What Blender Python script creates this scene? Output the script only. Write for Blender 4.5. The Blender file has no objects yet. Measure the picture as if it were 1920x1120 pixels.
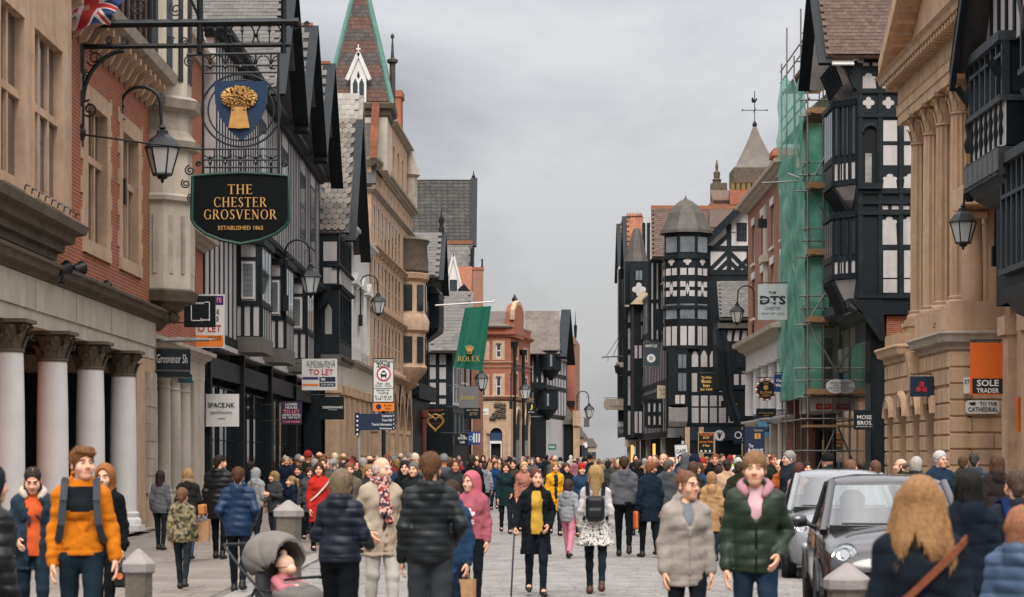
import bpy,math,random
import numpy as np
from mathutils import Vector,Matrix
rad=math.radians
scene=bpy.context.scene
COL=scene.collection
rng=random.Random(7)
# ------------------------------------------------------------------ camera, sky, sun, exposure
CAM_H=1.72; FPX=4000.0; HOR=858.0
cam_data=bpy.data.cameras.new('camera')
cam_data.sensor_width=36.0; cam_data.lens=75.0
cam_data.shift_y=(HOR-560.0)/1920.0
cam_data.clip_end=3000.0; cam_data.clip_start=0.5
cam_data.dof.use_dof=True; cam_data.dof.focus_distance=75.0; cam_data.dof.aperture_fstop=4.2
cam=bpy.data.objects.new('camera',cam_data); COL.objects.link(cam)
cam.location=(0,0,CAM_H); cam.rotation_euler=(rad(90),0,0)
scene.camera=cam
world=bpy.data.worlds.new('World'); scene.world=world; world.use_nodes=True
wn=world.node_tree.nodes; wl=world.node_tree.links; wn.clear()
SUN_EL,SUN_AZ=50.0,180.0     # a veiled sun, high behind the camera's right shoulder
def setup_world():
 out=wn.new('ShaderNodeOutputWorld'); bg=wn.new('ShaderNodeBackground')
 sky=wn.new('ShaderNodeTexSky'); sky.sky_type='NISHITA'; sky.sun_disc=False
 sky.sun_elevation=rad(SUN_EL); sky.sun_rotation=rad(SUN_AZ); sky.dust_density=3.0
 tc=wn.new('ShaderNodeTexCoord')
 sep=wn.new('ShaderNodeSeparateXYZ'); wl.new(tc.outputs['Generated'],sep.inputs[0])
 # cloud layer: stretched noise in direction space
 mp=wn.new('ShaderNodeMapping'); mp.inputs['Scale'].default_value=(4.2,2.0,11.0); mp.inputs['Location'].default_value=(3.1,1.2,0.35)
 wl.new(tc.outputs['Generated'],mp.inputs[0])
 n1=wn.new('ShaderNodeTexNoise'); n1.inputs['Scale'].default_value=1.0; n1.inputs['Detail'].default_value=7; n1.inputs['Roughness'].default_value=.52
 n1.inputs['Distortion'].default_value=.35
 wl.new(mp.outputs[0],n1.inputs['Vector'])
 cr=wn.new('ShaderNodeValToRGB'); wl.new(n1.outputs['Fac'],cr.inputs[0])
 cr.color_ramp.elements[0].position=.36; cr.color_ramp.elements[0].color=(.64,.64,.665,1)
 cr.color_ramp.elements[1].position=.62; cr.color_ramp.elements[1].color=(1.16,1.14,1.15,1)
 # overcast brightness rises towards the zenith
 mr=wn.new('ShaderNodeMapRange'); mr.inputs['From Min'].default_value=0.0; mr.inputs['From Max'].default_value=1.0
 mr.inputs['To Min'].default_value=.196; mr.inputs['To Max'].default_value=1.3
 pw=wn.new('ShaderNodeMath'); pw.operation='POWER'; pw.inputs[1].default_value=1.5; pw.use_clamp=True
 wl.new(sep.outputs['Z'],pw.inputs[0]); wl.new(pw.outputs[0],mr.inputs['Value'])
 mul=wn.new('ShaderNodeVectorMath'); mul.operation='SCALE'
 wl.new(cr.outputs['Color'],mul.inputs[0]); wl.new(mr.outputs[0],mul.inputs['Scale'])
 ks=wn.new('ShaderNodeVectorMath'); ks.operation='SCALE'; ks.inputs['Scale'].default_value=.10
 wl.new(sky.outputs[0],ks.inputs[0])
 mx=wn.new('ShaderNodeMix'); mx.data_type='RGBA'; mx.inputs[0].default_value=.9
 wl.new(ks.outputs[0],mx.inputs[6]); wl.new(mul.outputs[0],mx.inputs[7])
 wl.new(mx.outputs[2],bg.inputs['Color']); bg.inputs['Strength'].default_value=1.0
 wl.new(bg.outputs[0],out.inputs[0])
setup_world()
sun_data=bpy.data.lights.new('sun','SUN'); sun_data.energy=1.5; sun_data.angle=rad(35); sun_data.color=(1,.96,.9)
sun=bpy.data.objects.new('sun',sun_data); COL.objects.link(sun)
sun.rotation_euler=(rad(90-SUN_EL),0,rad(180-SUN_AZ)); sun.location=(0,-20,60)
vs=scene.view_settings
vs.view_transform='Standard'; vs.look='None'; vs.exposure=1.16; vs.gamma=1.0; vs.use_curve_mapping=False
scene.cycles.max_bounces=6; scene.cycles.diffuse_bounces=3; scene.cycles.glossy_bounces=3
scene.cycles.transmission_bounces=4; scene.cycles.transparent_max_bounces=8
scene.cycles.use_denoising=True
scene.cycles.caustics_reflective=False; scene.cycles.caustics_refractive=False
# ------------------------------------------------------------------ helpers: photograph measures -> world points
def P(px,py,Y):
 return Vector(((px-960)*Y/FPX,Y,CAM_H+(HOR-py)*Y/FPX))
def PX(px,Y): return (px-960)*Y/FPX
def PZ(py,Y): return CAM_H+(HOR-py)*Y/FPX
# ------------------------------------------------------------------ materials
def lin(h):
 h=h.lstrip('#'); c=[int(h[i:i+2],16)/255 for i in (0,2,4)]
 return tuple(x/12.92 if x <= .04045 else ((x+.055)/1.055)**2.4 for x in c)
MATS={}
def mat(key,color,rough=.7,var=.12,scale=6.0,bump=0.0,bscale=40.0,metal=0.0,objvar=0.0,spec=.4,streak=0.0,dirt=None,dirtamt=.5,coat=0.0,sheen=0.0):
 """Principled surface: colour broken by two noises, optional streaks of weathering, stains and fine relief."""
 if key in MATS: return MATS[key]
 c=lin(color) if isinstance(color,str) else color
 m=bpy.data.materials.new(key); m.use_nodes=True; MATS[key]=m
 nt=m.node_tree; n=nt.nodes; l=nt.links; b=n['Principled BSDF']
 b.inputs['Roughness'].default_value=rough; b.inputs['Metallic'].default_value=metal
 b.inputs['Specular IOR Level'].default_value=spec
 if coat: b.inputs['Coat Weight'].default_value=coat; b.inputs['Coat Roughness'].default_value=.08
 if sheen: b.inputs['Sheen Weight'].default_value=sheen
 tc=n.new('ShaderNodeTexCoord'); src=tc.outputs['Object']
 val=None
 def hsv_mul(col_out,fac_out):
  v=n.new('ShaderNodeVectorMath'); v.operation='SCALE'; l.new(col_out,v.inputs[0]); l.new(fac_out,v.inputs['Scale']); return v.outputs[0]
 rgb=n.new('ShaderNodeRGB'); rgb.outputs[0].default_value=(*c,1); out=rgb.outputs[0]
 if var:
  t=n.new('ShaderNodeTexNoise'); t.inputs['Scale'].default_value=scale; t.inputs['Detail'].default_value=5; t.inputs['Roughness'].default_value=.65
  l.new(src,t.inputs['Vector'])
  r=n.new('ShaderNodeMapRange'); r.inputs['From Min'].default_value=.3; r.inputs['From Max'].default_value=.7
  r.inputs['To Min'].default_value=1-var; r.inputs['To Max'].default_value=1+var; l.new(t.outputs['Fac'],r.inputs['Value'])
  out=hsv_mul(out,r.outputs[0])
 if streak:
  mp=n.new('ShaderNodeMapping'); mp.inputs['Scale'].default_value=(3.2,3.2,.35); l.new(src,mp.inputs[0])
  t=n.new('ShaderNodeTexNoise'); t.inputs['Scale'].default_value=1.0; t.inputs['Detail'].default_value=6; l.new(mp.outputs[0],t.inputs['Vector'])
  r=n.new('ShaderNodeMapRange'); r.inputs['From Min'].default_value=.42; r.inputs['From Max'].default_value=.72
  r.inputs['To Min'].default_value=1; r.inputs['To Max'].default_value=1-streak; l.new(t.outputs['Fac'],r.inputs['Value'])
  out=hsv_mul(out,r.outputs[0])
 if dirt:
  t=n.new('ShaderNodeTexNoise'); t.inputs['Scale'].default_value=1.3; t.inputs['Detail'].default_value=8; t.inputs['Roughness'].default_value=.7; l.new(src,t.inputs['Vector'])
  r=n.new('ShaderNodeMapRange'); r.inputs['From Min'].default_value=.5; r.inputs['From Max'].default_value=.75
  r.inputs['To Min'].default_value=0; r.inputs['To Max'].default_value=dirtamt; l.new(t.outputs['Fac'],r.inputs['Value'])
  mx=n.new('ShaderNodeMix'); mx.data_type='RGBA'; l.new(r.outputs[0],mx.inputs[0]); l.new(out,mx.inputs[6]); mx.inputs[7].default_value=(*lin(dirt),1); out=mx.outputs[2]
 if objvar:
  oi=n.new('ShaderNodeObjectInfo'); r=n.new('ShaderNodeMapRange'); r.inputs['To Min'].default_value=1-objvar; r.inputs['To Max'].default_value=1+objvar
  l.new(oi.outputs['Random'],r.inputs['Value']); out=hsv_mul(out,r.outputs[0])
 l.new(out,b.inputs['Base Color'])
 if bump:
  t=n.new('ShaderNodeTexNoise'); t.inputs['Scale'].default_value=bscale; t.inputs['Detail'].default_value=3; l.new(src,t.inputs['Vector'])
  bm=n.new('ShaderNodeBump'); bm.inputs['Strength'].default_value=bump; bm.inputs['Distance'].default_value=.02
  l.new(t.outputs['Fac'],bm.inputs['Height']); l.new(bm.outputs[0],b.inputs['Normal'])
 return m
def brickmat(key,c1,c2,mortar,w=.225,h=.075,mw=.012,bump=.6,bands=None,dirt=None,dirtamt=.4,offset=.5):
 """Small masonry units too fine to pick out singly: courses in wall coordinates (along, up)."""
 if key in MATS: return MATS[key]
 m=bpy.data.materials.new(key); m.use_nodes=True; MATS[key]=m
 nt=m.node_tree; n=nt.nodes; l=nt.links; b=n['Principled BSDF']; b.inputs['Roughness'].default_value=.85; b.inputs['Specular IOR Level'].default_value=.25
 tc=n.new('ShaderNodeTexCoord'); sp=n.new('ShaderNodeSeparateXYZ'); l.new(tc.outputs['Object'],sp.inputs[0])
 ad=n.new('ShaderNodeMath'); l.new(sp.outputs['X'],ad.inputs[0]); l.new(sp.outputs['Y'],ad.inputs[1])
 cb=n.new('ShaderNodeCombineXYZ'); l.new(ad.outputs[0],cb.inputs[0]); l.new(sp.outputs['Z'],cb.inputs[1])
 bt=n.new('ShaderNodeTexBrick'); l.new(cb.outputs[0],bt.inputs['Vector']); bt.offset=offset
 bt.inputs['Scale'].default_value=1; bt.inputs['Brick Width'].default_value=w; bt.inputs['Row Height'].default_value=h
 bt.inputs['Mortar Size'].default_value=mw; bt.inputs['Mortar Smooth'].default_value=.2
 bt.inputs['Color1'].default_value=(*lin(c1),1); bt.inputs['Color2'].default_value=(*lin(c2),1); bt.inputs['Mortar'].default_value=(*lin(mortar),1)
 out=bt.outputs['Color']
 t=n.new('ShaderNodeTexNoise'); t.inputs['Scale'].default_value=1.1; t.inputs['Detail'].default_value=7; t.inputs['Roughness'].default_value=.7; l.new(tc.outputs['Object'],t.inputs['Vector'])
 r=n.new('ShaderNodeMapRange'); r.inputs['From Min'].default_value=.3; r.inputs['From Max'].default_value=.7; r.inputs['To Min'].default_value=.78; r.inputs['To Max'].default_value=1.2; l.new(t.outputs['Fac'],r.inputs['Value'])
 v=n.new('ShaderNodeVectorMath'); v.operation='SCALE'; l.new(out,v.inputs[0]); l.new(r.outputs[0],v.inputs['Scale']); out=v.outputs[0]
 if bands:   # (period, share, colour): courses of another colour
  md=n.new('ShaderNodeMath'); md.operation='PINGPONG'; md.inputs[1].default_value=bands[0]; l.new(sp.outputs['Z'],md.inputs[0])
  gt=n.new('ShaderNodeMath'); gt.operation='GREATER_THAN'; gt.inputs[1].default_value=bands[0]*bands[1]; l.new(md.outputs[0],gt.inputs[0])
  mx=n.new('ShaderNodeMix'); mx.data_type='RGBA'; mx.blend_type='MIX'; l.new(gt.outputs[0],mx.inputs[0]); l.new(out,mx.inputs[6])
  v2=n.new('ShaderNodeVectorMath'); v2.operation='SCALE'; v2.inputs[0].default_value=lin(bands[2]); l.new(r.outputs[0],v2.inputs['Scale']); l.new(v2.outputs[0],mx.inputs[7]); out=mx.outputs[2]
 if dirt:
  r2=n.new('ShaderNodeMapRange'); r2.inputs['From Min'].default_value=.5; r2.inputs['From Max'].default_value=.72; r2.inputs['To Max'].default_value=dirtamt; l.new(t.outputs['Fac'],r2.inputs['Value'])
  mx=n.new('ShaderNodeMix'); mx.data_type='RGBA'; l.new(r2.outputs[0],mx.inputs[0]); l.new(out,mx.inputs[6]); mx.inputs[7].default_value=(*lin(dirt),1); out=mx.outputs[2]
 l.new(out,b.inputs['Base Color'])
 bm=n.new('ShaderNodeBump'); bm.inputs['Strength'].default_value=bump; bm.inputs['Distance'].default_value=.012; bm.invert=True
 l.new(bt.outputs['Fac'],bm.inputs['Height']); l.new(bm.outputs[0],b.inputs['Normal'])
 return m
def glassmat(key,color,rough=.06,var=.35):
 """Window glass seen from the street: dark room behind, sky sheen in front."""
 m=mat(key,color,rough=rough,var=var,scale=1.2,spec=.8,bump=.05,bscale=3)
 return m
def clearmat(key,tint=(.9,.95,.93),amt=.75):
 if key in MATS: return MATS[key]
 m=bpy.data.materials.new(key); m.use_nodes=True; MATS[key]=m
 nt=m.node_tree; n=nt.nodes; l=nt.links; n.clear()
 o=n.new('ShaderNodeOutputMaterial'); tr=n.new('ShaderNodeBsdfTransparent'); tr.inputs[0].default_value=(*tint,1)
 gl=n.new('ShaderNodeBsdfGlossy'); gl.inputs['Roughness'].default_value=.04
 df=n.new('ShaderNodeBsdfDiffuse'); df.inputs[0].default_value=(.75,.78,.78,1)
 fr=n.new('ShaderNodeFresnel'); fr.inputs[0].default_value=1.5
 m1=n.new('ShaderNodeMixShader'); l.new(fr.outputs[0],m1.inputs[0]); l.new(tr.outputs[0],m1.inputs[1]); l.new(gl.outputs[0],m1.inputs[2])
 m2=n.new('ShaderNodeMixShader'); m2.inputs[0].default_value=1-amt; l.new(m1.outputs[0],m2.inputs[1]); l.new(df.outputs[0],m2.inputs[2])
 l.new(m2.outputs[0],o.inputs[0]); return m
def emat(key,color,strength):
 if key in MATS: return MATS[key]
 m=bpy.data.materials.new(key); m.use_nodes=True; MATS[key]=m; b=m.node_tree.nodes['Principled BSDF']
 b.inputs['Base Color'].default_value=(*lin(color),1); b.inputs['Emission Color'].default_value=(*lin(color),1); b.inputs['Emission Strength'].default_value=strength
 return m
# ------------------------------------------------------------------ mesh builder
class MB:
 def __init__(s): s.v=[]; s.f=[]; s.mi=[]; s.m=0
 def add(s,vs,fs):
  o=len(s.v); s.v+=[tuple(v) for v in vs]; s.f+=[tuple(i+o for i in f) for f in fs]; s.mi+=[s.m]*len(fs); return s
 def box(s,x0,x1,y0,y1,z0,z1):
  if x0>x1: x0,x1=x1,x0
  if y0>y1: y0,y1=y1,y0
  if z0>z1: z0,z1=z1,z0
  v=[(x,y,z) for x in (x0,x1) for y in (y0,y1) for z in (z0,z1)]
  return s.add(v,[(0,1,3,2),(4,6,7,5),(0,4,5,1),(2,3,7,6),(0,2,6,4),(1,5,7,3)])
 def quad(s,*p): return s.add(p,[tuple(range(len(p)))])
 def prism(s,poly,y0,y1,axis='y'):
  """polygon (counter-clockwise seen from -y) in x,z extruded along y; axis 'x': polygon in y,z along x; 'z': polygon in x,y along z"""
  n=len(poly)
  if axis=='y': a=[(p[0],y0,p[1]) for p in poly]; b=[(p[0],y1,p[1]) for p in poly]
  elif axis=='x': a=[(y0,p[0],p[1]) for p in poly]; b=[(y1,p[0],p[1]) for p in poly]
  else: a=[(p[0],p[1],y0) for p in poly]; b=[(p[0],p[1],y1) for p in poly]
  return s.add(a+b,[tuple(range(n)),tuple(range(2*n-1,n-1,-1))]+[(i,i+n,(i+1) % n+n,(i+1) % n) for i in range(n)])
 def bar(s,a,b,w,h=None,up=(0,0,1)):
  a=Vector(a); b=Vector(b); h=h or w; d=(b-a).normalized(); u=Vector(up)
  if abs(d.dot(u))>.97: u=Vector((0,1,0))
  x=d.cross(u).normalized()*w/2; y=x.cross(d).normalized()*h/2
  v=[p+i*x+j*y for p in (a,b) for (i,j) in ((-1,-1),(1,-1),(1,1),(-1,1))]
  return s.add(v,[(3,2,1,0),(4,5,6,7),(0,1,5,4),(1,2,6,5),(2,3,7,6),(3,0,4,7)])
 def tube(s,pts,r,n=6,caps=True):
  pts=[Vector(p) for p in pts]; k=len(pts); rs=r if isinstance(r,(list,tuple)) else [r]*k
  o=len(s.v); ref=None
  for i,p in enumerate(pts):
   d=(pts[min(i+1,k-1)]-pts[max(i-1,0)]).normalized()
   if ref is None: ref=Vector((0,0,1)) if abs(d.z)<.9 else Vector((1,0,0))
   x=d.cross(ref).normalized(); ref=x.cross(d).normalized()
   for j in range(n):
    a=2*math.pi*j/n; s.v.append(tuple(p+(x*math.cos(a)+ref*math.sin(a))*rs[i]))
  for i in range(k-1):
   for j in range(n):
    j2=(j+1) % n; s.f.append((o+i*n+j,o+(i+1)*n+j,o+(i+1)*n+j2,o+i*n+j2)); s.mi.append(s.m)
  if caps:
   s.f.append(tuple(o+j for j in range(n))); s.f.append(tuple(o+(k-1)*n+j for j in range(n-1,-1,-1))); s.mi+=[s.m]*2
  return s
 def lathe(s,prof,c=(0,0,0),n=16,a0=0,a1=360,rot=0,sx=1,sy=1):
  o=len(s.v); full=abs(a1-a0) >= 360; k=n if full else n+1
  for (r,z) in prof:
   for j in range(k):
    a=rad(rot+a0+(a1-a0)*j/n); s.v.append((c[0]+r*math.cos(a)*sx,c[1]+r*math.sin(a)*sy,c[2]+z))
  for i in range(len(prof)-1):
   for j in range(n):
    j2=(j+1) % k; s.f.append((o+i*k+j,o+i*k+j2,o+(i+1)*k+j2,o+(i+1)*k+j)); s.mi.append(s.m)
  for i,flip in ((0,True),(len(prof)-1,False)):
   if prof[i][0]>1e-4 and full:
    f=[o+i*k+j for j in range(k)]; s.f.append(tuple(f[::-1] if flip else f)); s.mi.append(s.m)
  return s
 def sweep(s,prof,path,closed=False):
  """moulding: profile [(out, up)] swept along a path of (x, y) with mitred corners, out to the right-hand side of travel"""
  k=len(path); m=len(prof); o=len(s.v)
  for i,p in enumerate(path):
   p=Vector(p[:2]); a=Vector(path[i-1][:2]) if (i>0 or closed) else None; b=Vector(path[(i+1) % k][:2]) if (i<k-1 or closed) else None
   d1=(p-a).normalized() if a is not None else (b-p).normalized(); d2=(b-p).normalized() if b is not None else d1
   n1=Vector((d1.y,-d1.x)); n2=Vector((d2.y,-d2.x)); nn=(n1+n2).normalized(); sc=1/max(.3,nn.dot(n1))
   for (u,z) in prof: s.v.append((p.x+nn.x*u*sc,p.y+nn.y*u*sc,z))
  for i in range(k if closed else k-1):
   i2=(i+1) % k
   for j in range(m):
    j2=(j+1) % m; s.f.append((o+i*m+j,o+i2*m+j,o+i2*m+j2,o+i*m+j2)); s.mi.append(s.m)
  if not closed: s.f+=[tuple(o+j for j in range(m)),tuple(o+(k-1)*m+j for j in range(m-1,-1,-1))]; s.mi+=[s.m]*2
  return s
 def mesh(s,name,mats=None,smooth=0):
  me=bpy.data.meshes.new(name); me.from_pydata(s.v,[],s.f)
  if mats is not None:
   for m in (mats if isinstance(mats,(list,tuple)) else [mats]): me.materials.append(m)
   if any(s.mi): me.polygons.foreach_set('material_index',s.mi)
  if smooth:
   me.polygons.foreach_set('use_smooth',[True]*len(s.f))
   if smooth<180: me.set_sharp_from_angle(angle=rad(smooth))
  return me
 def build(s,name,mats,parent=None,loc=(0,0,0),rz=0,smooth=0):
  return link(name,s.mesh(name,mats,smooth),parent,loc,rz)
def link(name,me,parent=None,loc=(0,0,0),rz=0):
 o=bpy.data.objects.new(name,me); COL.objects.link(o); o.location=loc; o.rotation_euler=(0,0,rz); o.parent=parent; return o
def tag(o,label=None,cat=None,group=None,kind=None):
 if label: o['label']=label
 if cat: o['category']=cat
 if group: o['group']=group
 if kind: o['kind']=kind
 return o
def thing(name,label,cat,loc=(0,0,0),rz=0,group=None):
 o=bpy.data.objects.new(name,None); o.empty_display_size=.2; COL.objects.link(o); o.location=loc; o.rotation_euler=(0,0,rz)
 return tag(o,label,cat,group)
def copy_tree(o,parent=None):
 c=o.copy(); COL.objects.link(c); c.parent=parent
 for ch in o.children: copy_tree(ch,c)
 return c
KIDS={}
# ------------------------------------------------------------------ lettering
_TXT={}
def text_mesh(txt,bold=0.0,m=None):
 k=(txt,bold,m.name)
 if k in _TXT: return _TXT[k]
 cu=bpy.data.curves.new('lettering','FONT'); cu.body=txt; cu.size=1; cu.extrude=.012; cu.offset=bold; cu.resolution_u=2; cu.space_line=.95
 cu.align_x='CENTER'; cu.align_y='CENTER'
 o=bpy.data.objects.new('lettering',cu); COL.objects.link(o)
 dg=bpy.context.evaluated_depsgraph_get(); me=bpy.data.meshes.new_from_object(o.evaluated_get(dg))
 bpy.data.objects.remove(o); bpy.data.curves.remove(cu)
 co=np.empty(len(me.vertices)*3); me.vertices.foreach_get('co',co); co=co.reshape(-1,3)
 mn=co.min(0); mx=co.max(0); c=(mn+mx)/2; co[:,:2]=(co[:,:2]-c[:2])/(mx-mn)[:2]
 co=np.stack([co[:,0],-co[:,2]*.4,co[:,1]],1)       # stands in x,z and faces -y, unit wide and high
 me.vertices.foreach_set('co',co.ravel().astype(np.float32)); me.materials.clear(); me.materials.append(m); me.name='lettering'
 _TXT[k]=me; return me
def text(txt,parent,x,y,z,w,h,m,bold=0.0,name='lettering'):
 o=link(name,text_mesh(txt,bold,m),parent,(x,y,z)); o.scale=(w,.6,h); return o
# Roman capitals with thick and thin strokes and serifs, drawn stroke by stroke
def _arc(cx,cy,rx,ry,a0,a1,n=14,t0=.05,t1=.15):
 out=[]
 for i in range(n+1):
  a=rad(a0+(a1-a0)*i/n); c,s_=math.cos(a),math.sin(a); t=t0+(t1-t0)*abs(c)**1.3
  out.append(((cx+rx*c,cy+ry*s_),(cx+(rx-t)*c,cy+(ry-t*.8)*s_)))
 return out
ROMAN={
 'T': (.82,[('l',.41,0,.41,1,.15),('l',.03,.97,.79,.97,.055),('l',.04,.86,.04,.99,.04),('l',.78,.86,.78,.99,.04),('s',.41,.02,.34)]),
 'H': (.98,[('l',.18,0,.18,1,.15),('l',.8,0,.8,1,.15),('l',.18,.52,.8,.52,.05),('s',.18,.02,.32),('s',.8,.02,.32),('s',.18,.98,.32),('s',.8,.98,.32)]),
 'E': (.76,[('l',.18,0,.18,1,.15),('l',.1,.97,.68,.97,.05),('l',.18,.52,.56,.52,.05),('l',.1,.03,.72,.03,.05),('l',.67,.84,.67,.99,.04),('l',.71,.01,.71,.17,.04),('l',.56,.44,.56,.6,.04),('s',.14,.02,.24),('s',.14,.98,.24)]),
 'C': (.9,[('a',.5,.5,.46,.52,48,312),('l',.82,.74,.82,.94,.04),('l',.83,.06,.83,.24,.04)]),
 'G': (.96,[('a',.5,.5,.46,.52,48,325),('l',.83,.74,.83,.94,.04),('l',.84,.06,.84,.42,.13),('s',.82,.43,.3)]),
 'O': (1.0,[('a',.5,.5,.47,.52,0,360)]),
 'S': (.66,[('a',.33,.745,.25,.265,35,240),('a',.33,.26,.28,.28,215,425),('l',.17,.62,.47,.42,.15),('l',.53,.8,.53,.97,.04),('l',.08,.05,.08,.22,.04)]),
 'R': (.88,[('l',.18,0,.18,1,.15),('a',.4,.74,.3,.26,-90,90),('l',.18,.975,.42,.975,.05),('l',.18,.505,.42,.505,.05),('l',.42,.5,.8,.02,.14),('s',.16,.02,.3),('s',.14,.98,.22),('s',.8,.02,.2)]),
 'V': (.92,[('l',.13,.98,.46,0,.15),('l',.8,.98,.46,0,.06),('s',.13,.98,.3),('s',.8,.98,.26)]),
 'N': (.98,[('l',.18,0,.18,.98,.06),('l',.16,.98,.8,.02,.15),('l',.8,0,.8,1,.06),('s',.18,.02,.26),('s',.8,.98,.26),('s',.14,.98,.2)]),
 'L': (.74,[('l',.18,0,.18,1,.15),('l',.1,.03,.7,.03,.05),('l',.69,.01,.69,.18,.04),('s',.16,.02,.26),('s',.18,.98,.3)]),
 'X': (.9,[('l',.14,.98,.76,.02,.15),('l',.76,.98,.12,.02,.06),('s',.14,.98,.28),('s',.76,.98,.26),('s',.12,.02,.26),('s',.76,.02,.28)]),
}
def roman(txt,parent,x,y,z,w,h,m,sp=.1):
 tot=sum(ROMAN[c][0]+sp for c in txt)-sp; cx=-tot/2; mb=MB()
 for c in txt:
  aw,st=ROMAN[c]
  for q in st:
   d=.003*(len(mb.f) % 7)
   if q[0]=='l': mb.bar((cx+q[1],-d,q[2]),(cx+q[3],-d,q[4]),q[5],.03,up=(0,1,0))
   elif q[0]=='s': mb.bar((cx+q[1]-q[3]/2,-d,q[2]),(cx+q[1]+q[3]/2,-d,q[2]),.04,.03,up=(0,1,0))
   else:
    pts=_arc(*q[1:])
    for (a,b),(a2,b2) in zip(pts,pts[1:]):
     mb.add([(cx+a[0],-.015-d,a[1]),(cx+a2[0],-.015-d,a2[1]),(cx+b2[0],-.015-d,b2[1]),(cx+b[0],-.015-d,b[1])],[(0,1,2,3)])
  cx+=aw+sp
 s_=w/tot
 mb.v=[(a*s_+x,y+b*.4,z+(c-.5)*h) for a,b,c in mb.v]
 return mb.build('lettering',m,parent)
# ------------------------------------------------------------------ facade frame: local x along the front, -y to the street, z up
class Front:
 def __init__(s,A,B,root=None):
  s.A=Vector(A); s.B=Vector(B); d=s.B-s.A; s.L=d.length; s.u=d.normalized(); s.out=Vector((s.u.y,-s.u.x)); s.ang=math.atan2(d.y,d.x)
 def at(s,px,off=0.0):
  r=Vector(((px-960)/FPX,1.0)); a=s.A+s.out*off      # a + u k = r t
  det=s.u.x*(-r.y)+r.x*s.u.y
  k=(-a.x*(-r.y)+(-r.x)*a.y)/det if det else 0
  return k
 def Y(s,k,off=0.0): return (s.A+s.out*off+s.u*k).y
 def z(s,py,k,off=0.0): return PZ(py,s.Y(k,off))
 def thing(s,name,label,cat,group=None): return thing(name,label,cat,(s.A.x,s.A.y,0),s.ang,group)
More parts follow.
